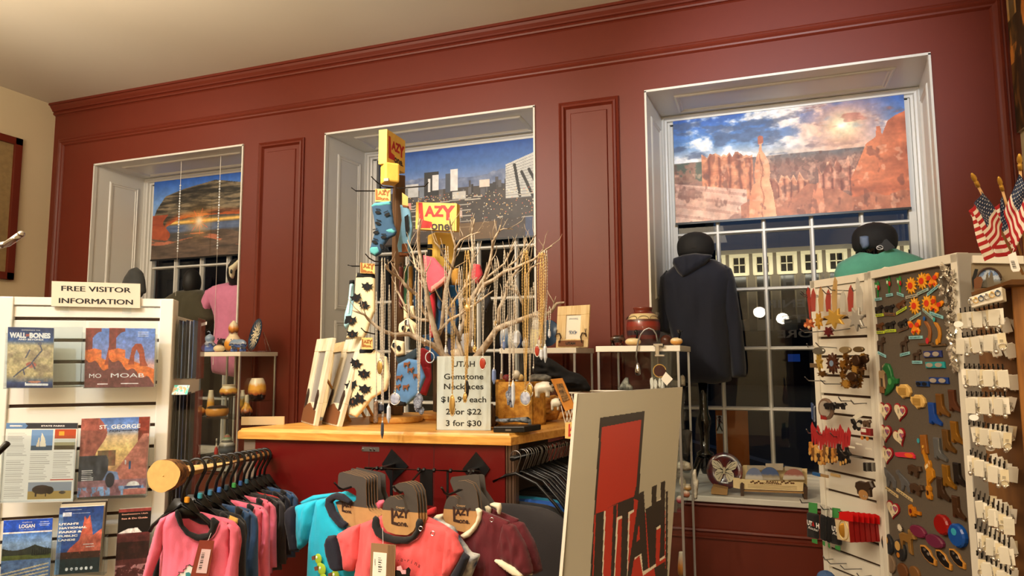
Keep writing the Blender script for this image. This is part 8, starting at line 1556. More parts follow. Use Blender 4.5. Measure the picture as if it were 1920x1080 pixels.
magnet('moose', *X2(180, 130), 18, 46, (190, 160, 120), 'tan deer magnet standing on a small base', 0, None, extra=[('base', 'plaque', .5, (140, 96, 60), 0, -1.1)]); magnet('dino', *X2(275, 165), 30, 62, (40, 110, 60), 'green dinosaur magnet with a dark tail', 0, None, .010, extra=[('belly', 'oval', .2, (90, 170, 100), .0, -.1)])
for k, (x, y) in enumerate(((395, 275), (535, 375))): magnet('shell', *X2(x, y), 28, 28, (226, 186, 110), 'cream ridged armadillo magnet, %s of the two' % ['upper', 'lower'][k], 0, None, .010, extra=[('ridge', 'plaque', .5, (180, 140, 70), 0, .2), ('ridge', 'plaque', .5, (180, 140, 70), 0, -.25)])
hp = [((208, 465), 0), ((358, 480), -.15), ((212, 680), 0), ((352, 720), .35), ((228, 890), -.05), ((288, 445+978), -.1)]
for k, ((x, y), ro) in enumerate(hp):
 px_ = X2(x, y) if k < 5 else X3(288, 445); o = magnet('heart', px_[0], px_[1], 25, 38, (150, 30, 40), 'ivory heart magnet reading I love Utah, %s' % ['top left', 'top right', 'middle left', 'middle right and tilted', 'third down on the left', 'lowest, near the wolves'][k], ro, None, .005, extra=[('ivory_face', 'heart', .84, (236, 222, 190), 0, 0)])
 P = OM.at(px_[0], px_[1], .0085); m = MB(); m.text('I', P-OM.U*.016+ZU*.004, OM.U, ZU, .016, bold=.0); m.text('Utah', P-ZU*.014+OM.U*.002, OM.U, ZU, .006, shear=.3); m.build('lettering', M_ink, o); m = MB(); m.prism([P+OM.U*(.008+.012*u)+ZU*(.005+.012*v) for u, v in SH['heart']], OM.N*.0015); m.build('little_heart', mat('blue_orange_heart', (70, 100, 160), .4, c2=(226, 90, 40), vs=60), o)
bt = [(755, 410, 2, (150, 104, 50), .6, 'bronze cowboy boot magnet, upper left of the boots'), (875, 370, 2, (110, 66, 44), .5, 'brown copper cowboy boot magnet, topmost right'), (680, 495, 2, (24, 70, 160), 0, 'royal blue cowboy boot magnet'), (895, 675, 2, (170, 118, 40), .6, 'golden cowboy boot magnet at the right below the copper one'), (815, 755, 2, (130, 92, 44), .6, 'bronze boot magnet with a ring charm on top'), (730, 835, 2, (130, 132, 134), .6, 'silver grey cowboy boot magnet'), (815, 120, 3, (176, 124, 40), .6, 'gold cowboy boot magnet right of the guitars'), (760, 240, 3, (70, 48, 32), .3, 'dark brown boot magnet between guitar and gold boot'), (910, 420, 3, (80, 52, 32), .3, 'dark brown boot magnet, lowest at the right'), (920, 100, 3, (40, 32, 28), .3, 'black boot magnet at the right frame')]
for x, y, pg, c, me_, lb in bt: xx = X2(x, y) if pg == 2 else X3(x, y); magnet('boot', xx[0], xx[1], 30, 42, c, lb, 0, None, .010, metal=me_, rough=.3)
magnet('mug', *X2(590, 790), 20, 38, (150, 92, 30), 'amber playing card shaped magnet with a turquoise bead', 0, None, .008, extra=[('bead', 'oval', .25, (60, 160, 180), -.8, .3), ('gold_spot', 'oval', .15, (226, 180, 80), 0, -.2)]); magnet('flip', *X2(400, 890), 40, 20, (220, 50, 80), 'pink and orange flip-flop magnet', .25, None, .006, extra=[('orange_heel', 'oval', .4, (240, 110, 40), .5, .0)])
magnet('guitar', *X2(630, 985), 26, 64, (196, 130, 30), 'amber guitar magnet tilted left, upper of the upright pair', .5, None, .010, extra=[('highlight_plate', 'plaque', .2, (240, 220, 180), 0, -.1)]); magnet('guitar', *X3(640, 230), 18, 44, (200, 130, 30), 'amber guitar magnet upright, lower of the pair', 0, None, .010, extra=[('sound_hole', 'oval', .2, (60, 30, 16), 0, -.4)]); magnet('guitar', *X3(500, 460), 22, 42, (196, 120, 26), 'amber guitar magnet lying on its side', -1.57, None, .010, extra=[('sound_hole', 'oval', .2, (110, 30, 30), 0, -.4)])  # pale patch on the first guitar is a highlight painted as colour
for k, (x, y) in enumerate(((250, 130), (390, 170))): magnet('wolf', *X3(x, y), 30, 40, (96, 96, 100), 'grey howling wolf magnet, %s of the two' % ['left', 'right'][k], 0, ((216, 190, 140), -.25, 'UTAH'))
for k, (x, y) in enumerate(((500, 60), (520, 240))): magnet('bear', *X3(x, y), 26, 28, (76, 54, 38), 'dark brown bison magnet, %s of the two' % ['upper', 'lower'][k], -.2, None, .010)
magnet('moose', *X3(430, 730), 34, 48, (140, 104, 54), 'golden brown moose magnet with pale antlers', 0, None, .010, extra=[('antler', 'sun', .3, (230, 220, 200), -.6, .75)]); magnet('oval', *X3(535, 650), 30, 22, (120, 40, 72), 'purple geode magnet, left one', -.3, None, .010); magnet('oval', *X3(700, 745), 34, 24, (110, 40, 72), 'purple geode magnet, right one', .1, None, .012)
magnet('oval', *X3(778, 585), 28, 38, (150, 24, 22), 'glossy red dome magnet', .2, None, .016, rough=.1); magnet('oval', *X3(925, 690), 32, 44, (20, 80, 170), 'glossy blue hat-like dome magnet', 0, None, .016, rough=.1, extra=[('glint_plate', 'oval', .3, (60, 170, 200), -.1, .3)])  # paler oval on the blue dome is a painted glint
for k, (x, y) in enumerate(((240, 770), (360, 830))): magnet('oval', *X3(x, y), 22, 38, (44, 46, 50), 'dark pebble magnet with a tan animal, %s of the two' % ['left', 'right'][k], -.2, None, .010, extra=[('tan_animal', 'oval', .45, (206, 166, 100), -.2, .35), ('gold_mark', 'oval', .25, (190, 120, 40), 0, -.5)])
magnet('oval', *X3(262, 960), 20, 34, (130, 110, 90), 'oval stone magnet, left in the bottom row', 0, None, .008); magnet('oval', *X3(385, 1030), 20, 28, (110, 70, 40), 'oval tiger brown stone magnet, middle in the bottom row', 0, None, .008); magnet('oval', *X3(500, 1050), 20, 24, (130, 90, 50), 'oval amber stone magnet, right in the bottom row', 0, None, .008)
for k, (x, y) in enumerate(((630, 875), (780, 920), (910, 910))): magnet('canoe', *X3(x, y), 30, 32, (200, 140, 60), 'gold rimmed canoe magnet with black bears, %s of the three' % ['left', 'middle', 'right'][k], -.1, None, .008, extra=[('black_hull', 'canoe', .8, BKR, .03, .06), ('bear_head', 'oval', .18, (170, 160, 150), -.3, .5), ('bear_head', 'oval', .18, (170, 160, 150), .2, .2)])
rc = random.Random(3); sil = cm((214, 208, 196), .25, .7)
proto = None
for k in range(78):
 t = k/77; y = 500+t*192; x = 1774+16*t+rc.uniform(-1, 1)*(14 if y < 570 else 7 if y < 640 else 6); P = OM.at(x, y, .010+rc.uniform(0, .02))
 if k % 26 == 0:
  m = MB()
  if k == 0: m.ell(P, .008, .003, .011, n=8, m=5, noise=.8); m.tube([P+ZU*.010+Vector((.003*cos(a), 0, .004*sin(a))) for a in [2*pi*i/8 for i in range(8)]], .0009, 4, True)
  elif k == 26: m.prism([P+OM.U*(u*.010)+ZU*(v*.012) for u, v in SH['leaf']], OM.N*.003)
  else: m.lathe([(.002, .012), (.006, .006), (.007, -.004), (.003, -.012)], P, 7)
  proto = m.build('silver_charm', sil, loc=P); tag(proto, 'small silver charm hanging in the dense strip along the right edge of the magnet board', 'charm', 'silver charms beside the magnets')
 else: copy_tree(proto, loc=P, rot=(rc.uniform(-1, 1), rc.uniform(-1, 1), rc.uniform(0, 3)), scale=rc.uniform(.7, 1.3))
V5 = lambda x, y: (1500+x/5.143, 520+y/5.143); V8 = lambda x, y: (1500+x/5.144, 720+y/5.144); V9 = lambda x, y: (1500+x/6, 900+y/6)
def peg(lab, tip, root, dz=0.0, m_=M_steel):
 a = OS.at(*root, .002); b = OS.at(root[0], root[1]); n_ = OS.off(.13); c = n_.at(*tip); e = c+(a-c)*.18; d_ = e-ZU*.012
 t = MB().tube([c, d_, d_.lerp(a, .5), a], .0022, 7).build('slatwall_hook', m_, smooth=True, loc=a); tag(t, lab, 'hook', 'chrome hooks on the slatwall tower')
pegs = [(V5(5, 125), V5(170, 175), 'upper left'), (V5(0, 150), V5(200, 190), 'just under the upper left one'), (V5(215, 120), V5(390, 160), 'above the gold leaf'), (V5(260, 85), V5(480, 130), 'topmost'), (V5(500, 100), V5(560, 110), 'top right by the silver ribbons'), (V5(0, 500), V5(225, 520), 'left of the dark red leaf'), (V5(300, 485), V5(480, 495), 'under the big gold leaf'), (V5(570, 455), V5(640, 480), 'right under the silver leaf'), (V5(65, 640), V5(130, 660), 'left edge above the oval tin'), (V5(150, 630), V5(350, 680), 'above the oval tin'), (V5(45, 960), V5(240, 1000), 'left under the pinecone star'), (V5(200, 990), V5(400, 1030), 'under the pinecone star'), (V8(370, 125), V8(500, 165), 'above the black bears on a ring'), (V8(490, 155), V8(640, 185), 'dark one above the white tag'), (V8(60, 435), V8(170, 480), 'left edge above the little bears'), (V8(160, 450), V8(290, 490), 'second above the little bears'), (V8(290, 470), V8(470, 510), 'third above the little bears'), (V8(390, 645), V8(600, 705), 'above the black bears in a row'), (V9(0, 215), V9(100, 255), 'lower left by the window sill'), (V9(230, 290), V9(400, 325), 'over the black can holders'), (V9(430, 350), V9(560, 390), 'over the red boxes'), (V9(260, 855), V9(370, 890), 'bottom row, left'), (V9(300, 900), V9(520, 940), 'bottom row, second'), (V9(455, 960), V9(690, 1000), 'bottom row, third'), (V9(640, 1050), V9(800, 1075), 'bottom row, right')]
for tp_, rt, lb in pegs: peg('bent chrome hook on the slatwall tower, %s' % lb, tp_, rt)
OF = OS.off(.085)
GO = (206, 160, 66)
def orn(kind, x, y, w_, h_, c, lab, rib=None, **k):
 o = magnet(kind, x, y, w_, h_, c, lab, k.pop('rot', 0), None, k.pop('th', .010), OF, name='hanging_ornament', cat='ornament', grp='ornaments on the slatwall tower', **k)
 if rib:
  P = OF.at(x, y-h_*.45); T = OF.at(x+rib[2], y-h_*.45-rib[1]); d_ = OF.U
  m = MB(); m.prism([P-d_*.004, P+d_*.004, T+d_*.012, T+ZU*.02, T-d_*.010], OF.N*.0008); m.build('ribbon', rib[0], o)
 return o
ro_ = mat('red_organza', (176, 60, 50), .4, alpha=.8); rg_o = mat('gold_organza', (206, 170, 110), .4, alpha=.75); rs_ = mat('silver_organza', (206, 204, 198), .3, alpha=.7)
orn('leaf', *V5(340, 395), 46, 42, (228, 186, 90), 'large shiny gold maple leaf ornament with ribbon', (rg_o, 50, 0), metal=.6)
orn('leaf', *V5(555, 400), 34, 50, (200, 198, 194), 'silver maple leaf ornament near the top', (rs_, 46, 0), metal=.6); orn('leaf', *V5(285, 525), 22, 22, (96, 24, 28), 'small dark red leaf ornament under the gold leaf'); orn('leaf', *V5(190, 420), 16, 34, (214, 160, 60), 'narrow golden leaf ornament left of the large one', (ro_, 40, 2), metal=.4)
orn('leaf', *V5(100, 450), 22, 24, (190, 100, 60), 'copper flower cluster ornament at the far left', (ro_, 50, -4), metal=.4, extra=[('bead', 'oval', .25, (230, 150, 100), .4, .4), ('bead', 'oval', .25, (226, 140, 90), -.5, -.2), ('bead', 'oval', .22, (226, 190, 150), .1, -.5)])
for k, (x, m_, hh, lb) in enumerate(((130, ro_, 44, 'red organza ribbon, leftmost'), (205, rg_o, 46, 'gold organza ribbon beside the leftmost red'), (275, ro_, 42, 'dark red organza ribbon above the gold leaf'), (335, rg_o, 58, 'pale gold organza ribbon rising highest'), (415, rs_, 40, 'silver organza ribbon left of the red pair'), (490, ro_, 50, 'red and rose organza ribbon at the centre'), (580, rs_, 48, 'silver organza ribbon at the right post'))):
 x_, yb = V5(x, 330); P = OF.at(x_, yb); T = OF.at(x_-1, yb-hh); m = MB(); d_ = OF.U; m.prism([P-d_*.010, P+d_*.012, T.lerp(P, .3)+d_*.016, T+d_*.004, T.lerp(P, .15)-d_*.006, T.lerp(P, .5)-d_*.014], OF.N*.002); t = m.build('ribbon_bow', m_, loc=P); tag(t, lb, 'ribbon', 'organza ribbons')
orn('oval', *V5(190, 710), 22, 14, (130, 128, 120), 'oval pewter tin ornament, left', metal=.6, rough=.3); orn('oval', *V5(445, 700), 22, 13, (150, 130, 96), 'tan oval charm ornament in the middle', metal=.3); orn('oval', *V5(575, 695), 20, 11, (110, 90, 60), 'darker brass oval ornament at the right post', metal=.4)
orn('sun', *V5(325, 830), 26, 40, (76, 40, 24), 'dark brown starburst ornament with a blue centre', extra=[('blue_centre', 'oval', .28, (120, 140, 170), 0, 0)]); orn('plaque', *V5(150, 850), 16, 16, (110, 90, 66), 'square brown mesh ornament at the left'); orn('leaf', *V5(195, 820), 14, 38, (206, 170, 80), 'golden spiky figure ornament left of the starburst', metal=.6); orn('leaf', *V5(225, 930), 22, 14, (110, 76, 34), 'small bronze branch ornament under the spiky figure', metal=.6)
rb_ = random.Random(9)
for k in range(26):
 x, y = V5(400+rb_.uniform(0, 250), 760+rb_.uniform(0, 280)); c = [(150, 104, 40), (96, 62, 30), (196, 150, 70), (70, 46, 30)][k % 4]; orn(['leaf', 'moose', 'sun', 'oval'][k % 4], x, y, 12+rb_.uniform(0, 8), 14+rb_.uniform(0, 8), c, 'small bronze charm ornament in the crowded cluster right of the starburst', metal=.5, off=rb_.uniform(-.03, .03), rot=rb_.uniform(-1, 1))
orn('oval', *V8(260, 240), 28, 40, (120, 96, 80), 'round black-bear ring ornament with red ends', extra=[('inner_disc', 'oval', .75, (170, 160, 150), 0, 0), ('red_band', 'plaque', .4, (150, 40, 36), -.2, -.8)]); orn('bear', *V8(300, 210), 24, 18, BKR, 'black bear cutout over the ring ornament', off=.02); orn('bear', *V8(400, 210), 24, 16, BKR, 'second black bear cutout right of the ring', off=.015)
orn('plaque', *V8(560, 310), 18, 16, (226, 222, 210), 'white square price tag ornament turned on its corner', rot=.7, th=.002); orn('butterfly', *V8(555, 395), 20, 22, BKR, 'black bat shaped ornament', extra=[('grey_disc', 'oval', .4, (190, 186, 176), .7, .1)]); orn('bear', *V8(655, 380), 16, 18, (90, 70, 56), 'brown puppy ornament on top of the red truck'); orn('plaque', *V8(660, 460), 18, 26, (140, 36, 40), 'dark red truck ornament with eyes', extra=[('windscreen', 'plaque', .5, (230, 226, 216), -.2, .2), ('wheel', 'oval', .3, (190, 120, 50), -.6, -.9), ('wheel', 'oval', .3, (190, 120, 50), .5, -.9)], th=.016)
for k, (x, y) in enumerate(((570, 580), (660, 625), (500, 610))): orn('plaque', *V8(x, y), 12, 7, (222, 216, 204), 'small white barcode tag hanging %s' % ['under the bat ornament', 'under the red truck', 'left of the other tags'][k], th=.001)
for k in range(14):
 x, y = V8(120+27*k, 640+rb_.uniform(-20, 80)+5*(k > 9)); c = [(190, 130, 60), (120, 80, 44), (206, 160, 90), (60, 42, 32)][k % 4] if k < 10 else BKR
 orn('bear', x, y, 12, 26+rb_.uniform(-4, 6), c, ('small carved brown bear on a red string, one of the left bunch' if k < 10 else 'small black bear charm in the row behind the brown bunch'), (mat('red_string', (170, 36, 40), .7), 30, 0), rot=rb_.uniform(.9, 1.6), extra=[('tan_foot', 'oval', .3, (206, 160, 90), -.8, 0)])
for k in range(4): x, y = V8(640+26*k, 830); orn('plaque', x, y-6, 4, 32, [(40, 38, 38), (110, 108, 104), (60, 56, 54), (140, 138, 132)][k], '%s slim keychain at the right post' % ['black', 'grey', 'charcoal', 'silver'][k], metal=.3)
orn('bear', *V8(640, 1000), 36, 36, (62, 46, 36), 'brown shaggy bison ornament on a tan hide', extra=[('tan_hide', 'oval', .5, (176, 130, 80), 0, -.7), ('white_tag', 'plaque', .2, (230, 226, 214), .2, -.8)], th=.014)
orn('plaque', *V8(170, 870), 14, 12, (40, 90, 150), 'blue mitten shaped charm at the left edge'); orn('plaque', *V8(245, 885), 13, 10, (160, 130, 90), 'tan wooden block charm below the brown bears'); orn('plaque', *V8(350, 880), 16, 10, (180, 150, 100), 'light tan block charm below the brown bears')
for k in range(5): x, y = V8(120+8*k, 330); orn('plaque', x, y-14+k*2, 3, 60, [(60, 80, 130), (90, 110, 150), (40, 50, 80), (150, 160, 180), (30, 34, 50)][k], '%s woven strap hanging at the outer edge of the slatwall tower' % ['blue', 'light blue', 'navy', 'pale grey blue', 'black'][k], th=.003)
t = MB().ell(OS.off(.09).at(1549, 1085), .035, .035, .03, n=18).build('blue_knit_ball', mat('blue_yarn', (70, 100, 150), .95, bump=1, bs=200), smooth=True); tag(t, 'top of a round blue knitted item at the bottom edge near the slatwall', 'knitwear')
for k, (x, w_, lb) in enumerate(((148, 120, 'black UTAH Rocks can holder, leftmost'), (262, 50, 'black can holder second from the left'), (322, 40, 'black can holder third from the left'), (410, 110, 'black UTAH Rocks can holder partly behind the red boxes'))):
 a_ = OS.off(.10-.02*k); q = [V9(x-w_*.48, 355+20*k), V9(x+w_*.5, 385+20*k), V9(x+w_*.5, 665+25*k), V9(x-w_*.45, 640+25*k)]; o = thing('can_holder', a_.at(*q[3]), lb, 'can holder', 'can holders'); pillow('sleeve', q, a_, F_blk, o, bulge=.012, k=.012, cell=2)
 plate('green_card', [V9(x-w_*.4, 250+20*k), V9(x+w_*.4, 262+20*k), V9(x+w_*.4, 380+20*k), V9(x-w_*.4, 360+20*k)], a_, cm((70, 150, 80) if k % 3 == 0 else (200, 196, 188), .5), o); plate('green_foot', [V9(x-w_*.1, 660+25*k), V9(x+w_*.4, 668+25*k), V9(x+w_*.4, 720+25*k), V9(x-w_*.1, 700+25*k)], a_, cm((70, 150, 80), .5), o)
 if k in (0, 3):
  m = MB(); c_ = a_.at(*V9(x, 495+20*k), .016); 
  if k == 0: m.text('UT', c_-a_.U*.020, a_.U, ZU, .018, width=.030, bold=.05); m.text('H', c_+a_.U*.026, a_.U, ZU, .018, width=.018, bold=.05)
  else: m.text('UT', c_-a_.U*.010, a_.U, ZU, .018, width=.030, bold=.05)
  m.text('Rocks!' if k == 0 else 'Ro', c_-ZU*.018-a_.U*(.0 if k == 0 else .008), a_.U, ZU, .010, shear=.35, bold=.01, width=.06 if k == 0 else .03); m.build('lettering', M_inkw, o)
  if k == 0: m = MB(); m.prism([c_+a_.U*.0+ZU*.010, c_+a_.U*.008-ZU*.009, c_+a_.U*.003-ZU*.009, c_-a_.U*.0-ZU*.001, c_-a_.U*.003-ZU*.009, c_-a_.U*.007-ZU*.009], a_.N*.0004); m.build('red_letter', cm((200, 40, 36), .5), o)
for k in range(5, -1, -1):
 off = .13-.022*k; a_ = OS.off(off); x = 390+60*k; q = [V9(x, 430+8*k), V9(x+160, 462+8*k), V9(x+182, 705-2*k), V9(x+32, 668-2*k)]
 o = thing('boxed_ornament', a_.at(*q[3]), '%s red boxed ornament on the slatwall tower' % ['front', 'second', 'third', 'fourth', 'fifth', 'rearmost'][k], 'boxed ornament', 'red boxed ornaments')
 P = [a_.at(*v) for v in q]; MB().prism(P, -a_.N*.018).build('box', cm((150, 24, 24), .4), o); plate('red_header', [V9(x+50, 360+6*k), V9(x+150, 350+6*k), V9(x+200, 375+6*k), V9(x+205, 470+6*k), V9(x+160, 462+6*k), V9(x+45, 436+6*k)], a_, cm((206, 26, 26), .4), o, off=-.002)
 if k == 0: plate('window_panel', [V9(x+6, 438), V9(x+156, 470), V9(x+176, 698), V9(x+36, 664)], a_, cm((214, 196, 160), .3), o, off=.0005); m = MB(); c_ = a_.at(*V9(x+100, 565), .003); m.ell(c_, .016, .003, .026, n=14, m=8); m.build('gold_figure', cm((190, 140, 50), .3, .6), o); m = MB(); m.tube([c_+a_.U*(.024*cos(t))+ZU*(.034*sin(t)) for t in [2*pi*i/20 for i in range(20)]], .0014, 5, True); m.build('gold_ring', cm((226, 196, 120), .3, .6), o)
# ================================================================ far right: flags and earring rack
J4 = lambda x, y: (1780+x/5.143, 480+y/5.143)
oak = wood('oak_post', (190, 128, 60), (130, 80, 32), (30, 30, 2.5), .45); oakd = wood('brown_rack_panel', (126, 84, 40), (84, 52, 24), (12, 12, 2.5), .5)
RP = PL(aD(1850, 700, 1.95), (.96, -.28, 0)); rz = RP.at(1850, 540).z
rk = thing('earring_rack', Vector((RP.at(1880, 700).x, RP.at(1880, 700).y, 0)), 'brown oak earring rack at the right edge with rows of black hooks', 'display rack')
a = RP.at(1828, 560); b = RP.at(1990, 560); 
MB().boxo(Vector((a.x, a.y, .3)), b-a-ZU*(b.z-a.z), -RP.N*.02, ZU*(rz-.3)).build('panel', oakd, rk)
PO = RP.off(.10); a = PO.at(1896, 545); a.z = 0; MB().boxo(a, RP.U*.05, -RP.N*.10, ZU*(PO.at(1896, 536).z)).build('oak_post', oak, rk, bevel=.003)
m = MB(); q = [aD(x, y, 1.78) for x, y in (J4(210, 350), J4(450, 280), J4(600, 225), J4(720, 225), J4(900, 225), J4(900, 275), J4(560, 275), J4(215, 382))]; m.prism(q, Vector((ray(1870, 545).x, ray(1870, 545).y, 0))*.16); m.build('shelf', mat('shelf_brown', (110, 72, 40), .4), rk)
MB().boxo(Vector((RP.at(1828, 700).x, RP.at(1828, 700).y, 0)), RP.U*.25, -RP.N*.06, ZU*.3).build('base', oakd, rk)
GP = PL(aD(1850, 500, 2.0), (1, -.1, 0)); o = thing('backing_panel', GP.at(1870, 545), 'grey display panel with a white top rail behind the flags', 'display panel'); plate('panel', [(1821, 494), (1935, 494), (1935, 545), (1821, 545)], GP, mat('taupe_panel', (150, 134, 108), .7), o, .004); plate('top_rail', [(1822, 480), (1935, 481), (1935, 496), (1822, 494)], GP, M_white, o, .015, .0)
GQ = GP.off(.02); A = Art(60, 50).grad([(0, (60, 100, 180)), (.5, (150, 180, 220)), (.8, (120, 110, 90)), (1, (80, 70, 60))]); A.mix((fbm(50, 60, 6, 3, seed=3) > .5)*(A.Y < .6)*.9, (200, 214, 232)); A.poly([(.35, 1), (.38, .4), (.45, .2), (.5, .55), (.58, .15), (.66, .3), (.72, 1)], (110, 100, 84)); A.poly([(.2, 1), (.25, .7), (.4, .6), (.45, 1)], (90, 84, 70))
o = thing('scenic_plaque', GQ.at(*J4(370, 270)), 'round scenic plaque of rock spires under blue sky, with a small bear cutout', 'plaque'); a = GQ.at(*J4(265, 115)); U = GQ.at(*J4(500, 115))-a; W = GQ.at(*J4(265, 300))-a; art_panel('print', a, U, W, A, o, .003, .3, mask=lambda x, y: ((x-.5)/.5)**2+((y-.55)/.55)**2 < 1, back=False)
plate('bear_cutout', [J4(*p) for p in [(232, 230), (260, 205), (300, 200), (318, 230), (300, 310), (236, 320)]], GQ, mat('brown_plaque', (120, 74, 42), .6), o, .004, .004); plate('tree_cutout', [J4(*p) for p in [(215, 220), (245, 125), (275, 130), (262, 200), (225, 330)]], GQ, M_ink, o, .004, .001); MB().tube([GQ.at(*J4(382+118*cos(t), 235-118*sin(t)), .004) for t in [pi*i/14 for i in range(15)]], .003, 6).build('rim', mat('dark_walnut', (70, 48, 34), .5), o, True)
BX = PL(aD(1835, 580, 1.72), (.93, -.37, 0)); q = [BX.at(*J4(*p)) for p in [(188, 400), (505, 295), (520, 425), (215, 500)]]; o = thing('ring_box', q[3], 'white sloped box with six rings on its front above the earring cards', 'display box'); m = MB(); m.prism(q, -BX.N*.07); m.build('box', M_white, o, bevel=.002)
for k, (x, y) in enumerate(((208, 442), (253, 428), (305, 410), (357, 395), (410, 375), (466, 360))): c = BX.at(*J4(x, y), .004); m = MB(); m.tube([c+BX.U*(.0055*cos(t))+ZU*(.0065*sin(t)) for t in [2*pi*i/14 for i in range(14)]], .0014, 5, True); m.ell(c+ZU*.0065, .003, .003, .0025, n=8, m=5); t = m.build('finger_ring', [M_chrome, goldc, cm((90, 110, 140), .2, .6)][k % 3], loc=c); tag(t, 'small metal ring on the white sloped box, %s from its left' % ordn[k], 'ring', 'rings on the white box')
HK = RP; rows = [(1801, 586, 9, 30, 0), (1805, 632, 9, 33, 1), (1809, 690, 9, 30, 2), (1813, 742, 9, 26, 3), (1817, 796, 9, 26, 4), (1820, 852, 8, 24, 5), (1826, 931, 8, 26, 6), (1829, 991, 8, 26, 7), (1832, 1041, 8, 26, 8)]
ordr = ['top', 'second', 'third', 'fourth', 'fifth', 'sixth', 'seventh', 'eighth', 'ninth']
hkp = None; cardp = {}
jw = cm((214, 208, 200), .2, .8); plastic = mat('clear_plastic_bag', (236, 232, 220), .25, alpha=.75)
rr_ = random.Random(12)
for x0, y0, n_, ch, ri in rows:
 dy = 1.6 if ri >= 4 else (-1.2 if ri < 2 else .2)
 for k in range(n_):
  x = x0+8.9*k; y = y0+dy*k+ (4.6*k if ri in (6, 7, 8) else 2.8*k if ri == 5 else 0)*.75; tipd = 1.78-.018*k; T = aD(x, y, 1.80-.012*k)
  if hkp is None:
   m = MB(); m.tube([T+ZU*.012, T, T+Vector((.004, .01, 0)), T+Vector((.03, .10, .004))], .0019, 6); hkp = m.build('rack_hook', M_black, smooth=True, loc=T); tag(hkp, 'small upturned black hook of the earring rack, top row, holding jewelry cards', 'hook', 'black hooks of the earring rack'); cur = hkp
  else: cur = copy_tree(hkp, loc=T, label='small upturned black hook in the %s row of the earring rack' % ordr[ri])
  if k == 0 and ri in (3, 4, 6, 7, 8): continue
  v = (k+ri) % 3
  if v not in cardp:
   o = thing('jewelry_card', T, 'x', 'jewelry card', 'jewelry cards on the earring rack'); w_, h_ = (.0088, .040) if v != 1 else (.0095, .034)
   MB().prism([T+Vector((-w_, -.002, -.002)), T+Vector((w_, -.002, .0)), T+Vector((w_*1.05, -.002, -h_)), T+Vector((-w_*.9, -.002, -h_))], (0, .001, 0)).build('card', M_paper if v else mat('cream_card', (226, 214, 184), .5), o)
   m = MB(); c = T+Vector((0, -.006, -h_*.85))
   if v == 0: m.tube([c+Vector((.008*cos(t), 0, .008*sin(t))) for t in [2*pi*i/14 for i in range(14)]], .0014, 5, True); m.ell(c-ZU*.008, .004, .003, .005, n=8, m=5)
   elif v == 1: m.ell(c, .008, .004, .007, n=10, m=6, noise=.3); m.ell(c-ZU*.012, .004, .003, .006, n=8, m=5)
   else: m.tube([c+ZU*.01, c-ZU*.01], .0016, 6); m.ell(c-ZU*.012, .006, .004, .006, n=8, m=5, noise=.4)
   m.build('jewelry', jw, o, True)
   if v == 1: MB().prism([T+Vector((-w_*1.2, -.011, -.003)), T+Vector((w_*1.2, -.011, -.003)), T+Vector((w_*1.2, -.010, -h_*1.25)), T+Vector((-w_*1.2, -.010, -h_*1.25))], (0, .0006, 0)).build('bag', plastic, o)
   m = MB()
   for j in range(3): m.boxo(T+Vector((-w_*.5, -.0028, -h_*(.45+.06*j))), (w_*.8, 0, 0), (0, .0004, 0), (0, 0, .0008))
   m.build('small_print', mat('grey_print', (120, 116, 110), .6), o)
   cardp[v] = o; cd_ = o
  else: cd_ = copy_tree(cardp[v], loc=T+Vector((0, -.002, -.002)), rot=(0, rr_.uniform(-.1, .1), rr_.uniform(-.7, .3)-.25))
  cd_['label'] = '%s in the %s row of the earring rack' % (['cream card with a ring-shaped earring', 'bagged white card with a cluster earring', 'white card with a drop earring'][v], ordr[ri])
 for k in range(5):
  x = 1862+9.5*k; y = y0+8+(6*k if ri > 4 else 1*k)-(0 if ri < 3 else 10); c = copy_tree(cardp[(k*2+ri) % 3], loc=RP.at(x, y, .012), rot=(0, rr_.uniform(-.3, .3), -.25), label='jewelry card farther back on the %s row hooks of the earring rack' % ordr[ri], group='jewelry cards on the earring rack')
for k, (x, y, r1) in enumerate(((1797, 608, 5), (1835, 603, 0), (1876, 601, 0), (1850, 655, 0), (1852, 718, 0), (1826, 783, 0), (1857, 840, 0))):
 P = aD(x, y, 1.765); t = MB().lathe([(.001, 0), (.008, 0), (.008, .001), (.001, .001)], P, 18, (-.3, -1, .1), sx=1.3).build('round_price_sticker', M_inkw, loc=P); tag(t, 'small bright oval price sticker on the earring rack, %s' % ['on the white frame post', 'top row', 'top row at the right', 'second row', 'third row', 'at the post beside the fourth row', 'fifth row'][k], 'sticker', 'price stickers')
def flag_art():
 A = Art(114, 78, (240, 232, 222))
 for k in range(13):
  if k % 2 == 0: A.rect(0, k/13, 1, (k+1)/13, (178, 28, 38))
 A.rect(0, 0, .42, 7/13, (30, 50, 86))
 for r in range(9):
  for c in range(6 if r % 2 == 0 else 5): 
   cx = .035+.07*c+(.035 if r % 2 else 0); cy = .03+.0598*r; A.poly([(cx+(.015 if j % 2 == 0 else .006)*cos(pi/2+j*pi/5)*1.0, cy-(.022 if j % 2 == 0 else .009)*sin(pi/2+j*pi/5)) for j in range(10)], (245, 245, 245))
 return A
FA = flag_art()
J3 = lambda x, y: (1780+x/4.157, 300+y/4.157)
